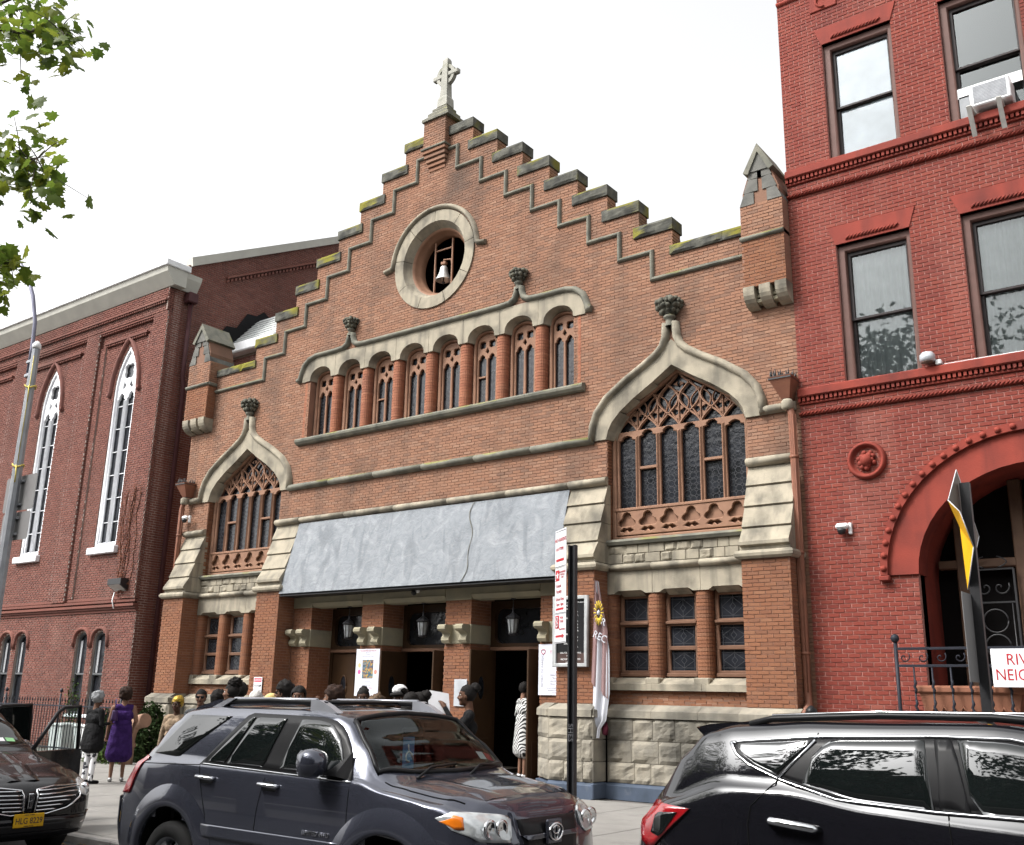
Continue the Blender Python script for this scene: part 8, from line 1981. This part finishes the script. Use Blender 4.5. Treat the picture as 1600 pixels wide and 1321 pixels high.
def handbag(px, py, pz, face, w, d, h, mat, lab, strap=.25, name='handbag'):
    b = thing(name, lab, 'bag', (px, py, pz), rot=(0, 0, radians(face)), world=False)
    mb = MB(); N_ = 10
    for i in range(6):
        q = i/5; ww = w*(1-.12*q**2); dd = d*(1-.35*q)
        mb.v += [(ww*(abs(cos(2*pi*j/N_*1.0))**.6)*(1 if cos(2*pi*j/N_) >= 0 else -1), dd*(abs(sin(2*pi*j/N_))**.6)*(1 if sin(2*pi*j/N_) >= 0 else -1), -h/2+h*q) for j in range(N_)]
    mb.f = [(i*N_+j, i*N_+(j+1) % N_, (i+1)*N_+(j+1) % N_, (i+1)*N_+j) for i in range(5) for j in range(N_)]+[tuple(range(N_)), tuple(range(5*N_, 6*N_))]; mb.m = [0]*len(mb.f); mb.sm = [True]*len(mb.f); mb.build('bag_body', mat, b)
    MB().tube([(w*.7*cos(pi*k/10), 0, h/2+strap*sin(pi*k/10)) for k in range(11)], .010, 5).build('strap', mat if mat is not LEO else C_BLACK, b); MB().cbox(-.02, .02, d*.66, d*.72, .02, .05, .004).build('clasp', CHR, b)
PL = []
t, hw = person(-3.22, -5.80, 95, 1.70, 'grey-haired person in black top and white patterned trousers by open door', 'brown', C_BLACK, BLOT, 'trousers', 'long', 'afro', HAIRG, 'down', 'bent', seed=1, tunic=.74, build=1.12)
t, hw = person(-3.28, -5.15, 150, 1.79, 'person in sleeveless purple dress with purple shoulder bag', 'mid', C_PURPLE, C_PURPLE, 'dress', 'none', 'curly', HAIRR, 'down', 'bag', hem=.52, seed=2, shoe=pmat('silver_shoe', (.3, .3, .3), None, 6, .4, 0, metal=.5))
q = hw(-1); handbag(-3.16, -5.42, 1.24, 150, .17, .07, .20, pmat('purple_leather', (.06, .03, .10), None, 6, .4), 'purple shoulder bag hanging at the side of the purple dress', .22)
person(0.15, -6.3, -60, 1.66, 'person in shiny gold head wrap behind the rear of the grey SUV', 'deep', C_TAN, C_BLACK, 'trousers', 'long', 'wrap', HAIRB, hat=GOLD, seed=3)
person(1.21, -6.6, -45, 1.8, 'person in sunglasses with close-cropped hair near the left plinth', 'mid', C_GREY, C_BLACK, 'trousers', 'long', 'short', glasses=True, seed=4)
person(2.06, -6.9, 120, 1.76, 'person with dark round hair seen from behind, left of grey jacket', 'brown', C_BLACK, C_BLACK, 'trousers', 'long', 'afro', seed=5)
person(2.54, -7.0, 215, 1.9, 'person in grey jacket with dark hair piled up, in profile', 'mid', C_GREY, C_GREY, 'trousers', 'long', 'topknot', seed=6, armR='bent')
person(1.99, -6.4, 205, 1.92, 'person in black suit just behind the grey jacket', 'deep', C_BLACK, C_BLACK, 'trousers', 'long', 'short', seed=7)
person(2.5, -6.5, -45, 1.78, 'person in white brimmed hat between grey jacket and yellow hat', 'brown', C_WHITE, C_GREY, 'skirt', 'long', 'cloche', hat=clothm('hat_white', (.6, .58, .55)), seed=8)
person(2.27, -6.0, 100, 1.74, 'person in pale yellow hat behind the SUV roof rack', 'brown', C_CREAM, C_TAN, 'skirt', 'long', 'cloche', hat=YELF, seed=9)
person(3.66, -6.9, 228, 1.91, 'tall person in sunglasses and white shirt looking left', 'mid', C_WHITE, C_BLACK, 'trousers', 'long', 'afro', glasses=True, seed=10)
person(4.2, -7.1, -48, 1.86, 'person with shoulder-length dark hair and raised hand', 'brown', C_WHITE, C_NAVY, 'skirt', 'short', 'long', armL='raise_', seed=11)
person(4.73, -6.9, 212, 1.85, 'person with curly dark hair looking left before the left door', 'mid', C_BLACK, C_BLACK, 'skirt', 'long', 'curly', HAIRR, seed=12)
person(5.23, -6.8, -48, 1.86, 'person with hair pulled back facing the street below the poster', 'deep', C_CREAM, C_BLACK, 'skirt', 'short', 'bun', seed=13)
person(5.9, -7.2, 110, 1.74, 'person with brown streaked hair seen from behind', 'light', C_TAN, C_BLACK, 'skirt', 'long', 'curly', HAIRS, seed=14)
person(5.48, -6.3, -60, 1.86, 'person in black uniform and plumed hat with white crown', 'deep', C_BLACK, C_BLACK, 'trousers', 'long', 'plume', seed=15)
person(6.8, -7.5, 105, 1.8, 'person with long wavy black hair and black coat seen from behind', 'brown', C_BLACK, C_BLACK, 'skirt', 'long', 'long', seed=16)
person(6.46, -6.95, 215, 1.82, 'person in black and white lattice-print top, in profile', 'brown', NET, C_BLACK, 'skirt', 'long', 'bun', seed=17, armR='bent')
t, hw = person(6.78, -6.3, 222, 1.93, 'person in black jacket with hair bun holding white papers', 'brown', C_BLACK, C_BLACK, 'skirt', 'long', 'bun', armR='paper', armL='paper', seed=18, shoe=C_BLACK)
q = hw(1)+Vector((-.05, -.02, .06)); pp = thing('program_papers', 'white papers held by the person in black jacket', 'paper', tuple(q))
for k in range(2):
    o_ = Vector((-.03*k, -.02*k, .0)); P4 = [q+o_+Vector(v) for v in ((-.10, -.08, -.10), (.10, .08, -.15), (.04, .10, .13), (-.16, -.06, .17))]
    MB().add([v[:] for v in P4]+[(v+Vector((-.002, -.002, 0)))[:] for v in P4], [(0, 1, 2, 3), (7, 6, 5, 4), (0, 1, 5, 4), (1, 2, 6, 5), (2, 3, 7, 6), (3, 0, 4, 7)]).build('sheet', SIGNW, pp)
t, hw = person(2.84, 0.36, 60, 1.92, 'person in zebra-striped dress stepping in through the right door', 'mid', ZEB, ZEB, 'dress', 'long', 'short', HAIRB, armL='bag', hem=.52, seed=19, z=G0+.18, shoe=C_WHITE)
q = hw(1); handbag(q.x-.04, q.y, q.z-.24, 60, .17, .08, .24, LEO, 'animal-print handbag carried by the person in zebra dress', .16)
# ================================================================== TREES
LEAFM = pmat('maple_leaf', (.11, .17, .025), (.07, .12, .02), 3, .5, .1, 30, spec=.3, pal=[(.06, .105, .017), (.115, .18, .024), (.17, .23, .03), (.28, .31, .036), (.09, .15, .022)], island=.75)
m_ = LEAFM.node_tree; b_ = m_.nodes['Principled BSDF']; b_.inputs['Subsurface Weight'].default_value = 0
tl_ = m_.nodes.new('ShaderNodeBsdfTranslucent'); ms = m_.nodes.new('ShaderNodeMixShader'); ms.inputs[0].default_value = .55
m_.links.new(b_.inputs['Base Color'].links[0].from_socket, tl_.inputs[0]); m_.links.new(b_.outputs[0], ms.inputs[1]); m_.links.new(tl_.outputs[0], ms.inputs[2]); m_.links.new(ms.outputs[0], m_.nodes['Material Output'].inputs[0])
BARK = pmat('bark', (.12, .10, .08), (.07, .06, .05), 6, .95, .6, 25)
def leaf_mesh():
    """five-lobed leaf, 1 unit long, slightly cupped"""
    half = [(0, 0), (.16, .02), (.36, -.06), (.30, .14), (.52, .24), (.40, .36), (.46, .56), (.24, .52), (.18, .78), (.06, .82), (0, 1.0)]
    P = half+[(-x, y) for x, y in reversed(half[1:-1])]
    V = [(x, y, -.10*abs(x)-.12*(y-.4)**2) for x, y in P]+[(0, .35, .02)]
    n = len(P); return V, [(n, i, (i+1) % n) for i in range(n)]
LV, LF = leaf_mesh()
lme = bpy.data.meshes.new('leaf'); lme.from_pydata(LV, [], LF); lme.materials.append(LEAFM)
tree = thing('maple_tree', 'leafy maple branches reaching in at the upper left', 'tree', (1.6, -17.6, -.06))
rn = random.Random(44)
MB().tube([(1.6, -17.6, -.06), (1.65, -17.5, 1.5), (1.75, -17.3, 3.2), (2.0, -16.9, 5.0), (2.4, -16.3, 7.2)], [.26, .2, .17, .14, .10], 10).build('trunk', BARK, tree)
tips = []
def limb(pts, r):
    P = [Vector(p) for p in pts]; mb = MB(); Q = []
    for i in range(len(P)-1):
        for k in range(4): t = k/4; Q.append(P[i].lerp(P[i+1], t)+Vector((rn.uniform(-.04, .04), rn.uniform(-.04, .04), rn.uniform(-.04, .04))))
    Q.append(P[-1]); mb.tube(Q, [r*(1-.85*i/(len(Q)-1)) for i in range(len(Q))], 6); mb.build('limb', BARK, tree); return Q
L1 = limb([(2.3, -16.4, 6.8), (2.9, -15.0, 8.0), (3.8, -13.6, 9.2), (4.7, -12.9, 9.35), (5.5, -12.8, 9.05), (5.95, -12.85, 8.85)], .07)
L2 = limb([(2.0, -16.9, 5.2), (2.8, -15.2, 6.6), (3.8, -13.8, 7.5), (4.8, -13.0, 7.5), (5.5, -12.9, 7.35), (6.0, -12.9, 7.2)], .065)
L3 = limb([(1.9, -17.0, 4.4), (2.9, -15.4, 5.4), (3.9, -13.9, 6.2), (4.8, -13.1, 6.3), (5.5, -12.9, 6.15), (5.75, -12.9, 6.05)], .055)
L4 = limb([(3.8, -13.6, 9.2), (4.4, -12.8, 10.0), (5.1, -12.6, 10.1)], .03)
spots = []
def spray(c, r, n, hang=.25):
    for k in range(n):
        d = Vector((rn.gauss(0, 1), rn.gauss(0, 1), rn.gauss(0, .75))); spots.append(Vector(c)+d*r*.5-Vector((0, 0, hang*rn.random()*r)))
for Q, dens in ((L1, 20), (L2, 20), (L3, 11), (L4, 20)):
    nQ = len(Q)
    for i, p in enumerate(Q):
        if i < nQ*.32: continue
        spray(p, .55 if i < nQ*.8 else .36, dens if i < nQ*.85 else dens//2)
for c, r, n in (((6.3, -12.9, 8.55), .2, 5), ((5.3, -12.9, 8.6), .4, 16), ((6.0, -12.9, 7.05), .4, 20), ((5.7, -12.9, 7.75), .25, 10), ((5.75, -12.9, 6.1), .2, 8), ((5.3, -12.9, 5.85), .3, 14), ((4.9, -12.9, 9.6), .55, 24), ((5.9, -12.85, 6.62), .25, 9)): spray(c, r, n)
def leaf_mat(p):
    s_ = rn.uniform(.11, .20); e = Vector((rn.uniform(-1, 1), rn.uniform(-1, 1), rn.uniform(-1.6, .2))).normalized(); nrm = Vector((rn.uniform(-.6, .6), rn.uniform(-.9, .5), 1)).normalized(); xx = e.cross(nrm).normalized(); zz = xx.cross(e)
    return Matrix(((xx.x*s_, e.x*s_, zz.x*s_, p.x), (xx.y*s_, e.y*s_, zz.y*s_, p.y), (xx.z*s_, e.z*s_, zz.z*s_, p.z), (0, 0, 0, 1)))
def in_view(p):
    d = p-CAM; z_ = d.dot(cf); return z_ > 0 and abs(d.dot(cr)/z_) < 800/1558.8 and abs(d.dot(cu)/z_) < 660/1558.8
inv = [p for p in spots if in_view(p)]; outv = [p for p in spots if not in_view(p)]
inv.sort(key=lambda p: (p-CAM).length)
for p in inv[:300]:
    o = mesh_obj('leaf', lme, tree); o.matrix_basis = leaf_mat(p)
mb = MB()
for p in inv[300:]+outv:
    Mx_ = leaf_mat(p); mb.add([(Mx_ @ Vector(v))[:] for v in LV], LF)
for k in range(5200):      # rest of the crown, out of frame
    a = rn.uniform(0, 2*pi); ph = math.acos(rn.uniform(-1, 1)); r = rn.random()**.4
    p = Vector((1.3+4.0*r*sin(ph)*cos(a), -18.6+3.6*r*sin(ph)*sin(a), 9.0+3.4*r*cos(ph)))
    if noise.noise(p*.8) < -.12: continue
    if in_view(p) or (p-CAM).length < 3: continue
    Mx_ = leaf_mat(p); mb.add([(Mx_ @ Vector(v)*1.0)[:] for v in (LV[0], LV[4], LV[10], LV[14])], [(0, 1, 2, 3)])
o = mb.build('crown', LEAFM, tree, fix=False); o['kind'] = 'stuff'
# twigs between the limb and sprays
mb = MB()
for p in inv[::7]:
    q = min((v for Q in (L1, L2, L3, L4) for v in Q), key=lambda v: (v-p).length); mb.tube([q[:], ((q+p)/2+Vector((0, 0, .03)))[:], p[:]], [.008, .006, .003], 4)
o = mb.build('twigs', BARK, tree); o['kind'] = 'stuff'
# spire-like dormer and bush of green at the far left behind the hall roof
# street trees on the opposite pavement, mirrored in windows and car glass
DKLEAF = pmat('street_tree_leaf', (.035, .055, .014), (.02, .035, .01), 2, .7, 0, pal=[(.015, .03, .008), (.03, .05, .012), (.05, .075, .018)])
pt_ = None
cme = None
for k, (x, y, sc, rot, wd) in enumerate(((-16, -30, 1.0, 0, 'westernmost'), (-6, -29, .92, 1.3, 'second'), (4, -30, 1.04, 2.2, 'third'), (13, -29.5, .9, .6, 'fourth'), (22, -30, 1.0, 3.0, 'fifth'), (31, -29, .95, 4.1, 'sixth'), (40, -30, 1.0, 5.0, 'easternmost'))):
    t = thing('street_tree', '%s of the tall street trees behind the photographer' % wd, 'tree', (x, y, -.06), 'trees on the opposite side of the street', rot=(0, 0, rot), world=False); t.scale = (sc*1.1, sc*1.1, sc*1.22)
    if cme is None:
        r2 = random.Random(9); mb = MB(); clumps = [(Vector((r2.gauss(0, 2.1), r2.gauss(0, 2.1), r2.uniform(3.0, 15.2))), r2.uniform(.9, 1.9)) for _ in range(85)]
        clumps = [(c*Vector((1, 1, 1)).x if False else Vector((c.x*(1.2-abs(c.z-8)/11), c.y*(1.2-abs(c.z-8)/11), c.z)), r) for c, r in clumps]
        for c, r in clumps:
            for _ in range(95):
                d = Vector((r2.gauss(0, 1), r2.gauss(0, 1), r2.gauss(0, .8))).normalized()*r*r2.random()**.35; p = c+d; e = Vector((r2.uniform(-1, 1), r2.uniform(-1, 1), r2.uniform(-1, .4))).normalized(); w = e.cross(Vector((r2.uniform(-1, 1), r2.uniform(-1, 1), 1))).normalized(); L_ = r2.uniform(.22, .42)
                mb.add([p[:], (p+e*L_*.5+w*L_*.35)[:], (p+e*L_)[:], (p+e*L_*.5-w*L_*.35)[:]], [(0, 1, 2, 3)])
        cme = bpy.data.meshes.new('crown'); cme.from_pydata(mb.v, [], mb.f); cme.materials.append(DKLEAF)
        b3 = MB().tube([(0, 0, 0), (.05, 0, 3), (-.05, .1, 7), (.1, 0, 12)], [.32, .25, .18, .06], 9)
        for q in range(7): a = q*2.4; b3.tube([(0, 0, 3+q*1.1), (1.1*cos(a), 1.1*sin(a), 4.3+q*1.2), (2.2*cos(a), 2.2*sin(a), 6+q*1.2)], [.12, .08, .03], 6)
        tme = bpy.data.meshes.new('trunk'); tme.from_pydata(b3.v, [], b3.f); tme.materials.append(BARK)
    mesh_obj('trunk', tme, t); o = mesh_obj('crown', cme, t); o['kind'] = 'stuff'

# unseen houses added across the street, behind those trees, to darken reflections
OPB = pmat('far_brownstone', (.085, .05, .042), (.06, .037, .032), 1, .9, .1); OPG = pmat('far_glass', (.02, .022, .025), None, 2, .1, 0)
for k, (x0, wd) in enumerate(((-34, 'westernmost'), (-14, 'second'), (6, 'third'), (26, 'easternmost'))):
    t = thing('added_opposite_house', '%s of the brownstone houses behind the photographer' % wd, 'building', (x0+10, -36, -.06), 'houses across the street'); hh = 15.5+(k % 2)*1.2
    holes = [rect(x0+1.2+i*3.0, x0+2.6+i*3.0, 1.2+j*3.2, 3.2+j*3.2) for i in range(6) for j in range(4)]
    plate_mb([rect(x0, x0+19.98, -.06, hh)]+holes, -35.2, -36, fr=lambda u, z, d: (u, d, z)).build('wall', OPB, t)
    for h_ in holes: MB().box(h_[0][0], h_[1][0], -35.6, -35.58, h_[0][1], h_[2][1]).build('window', OPG, t)
    MB().cbox(x0, x0+19.98, -36, -34.8, hh, hh+.5, .05).build('cornice', OPB, t)
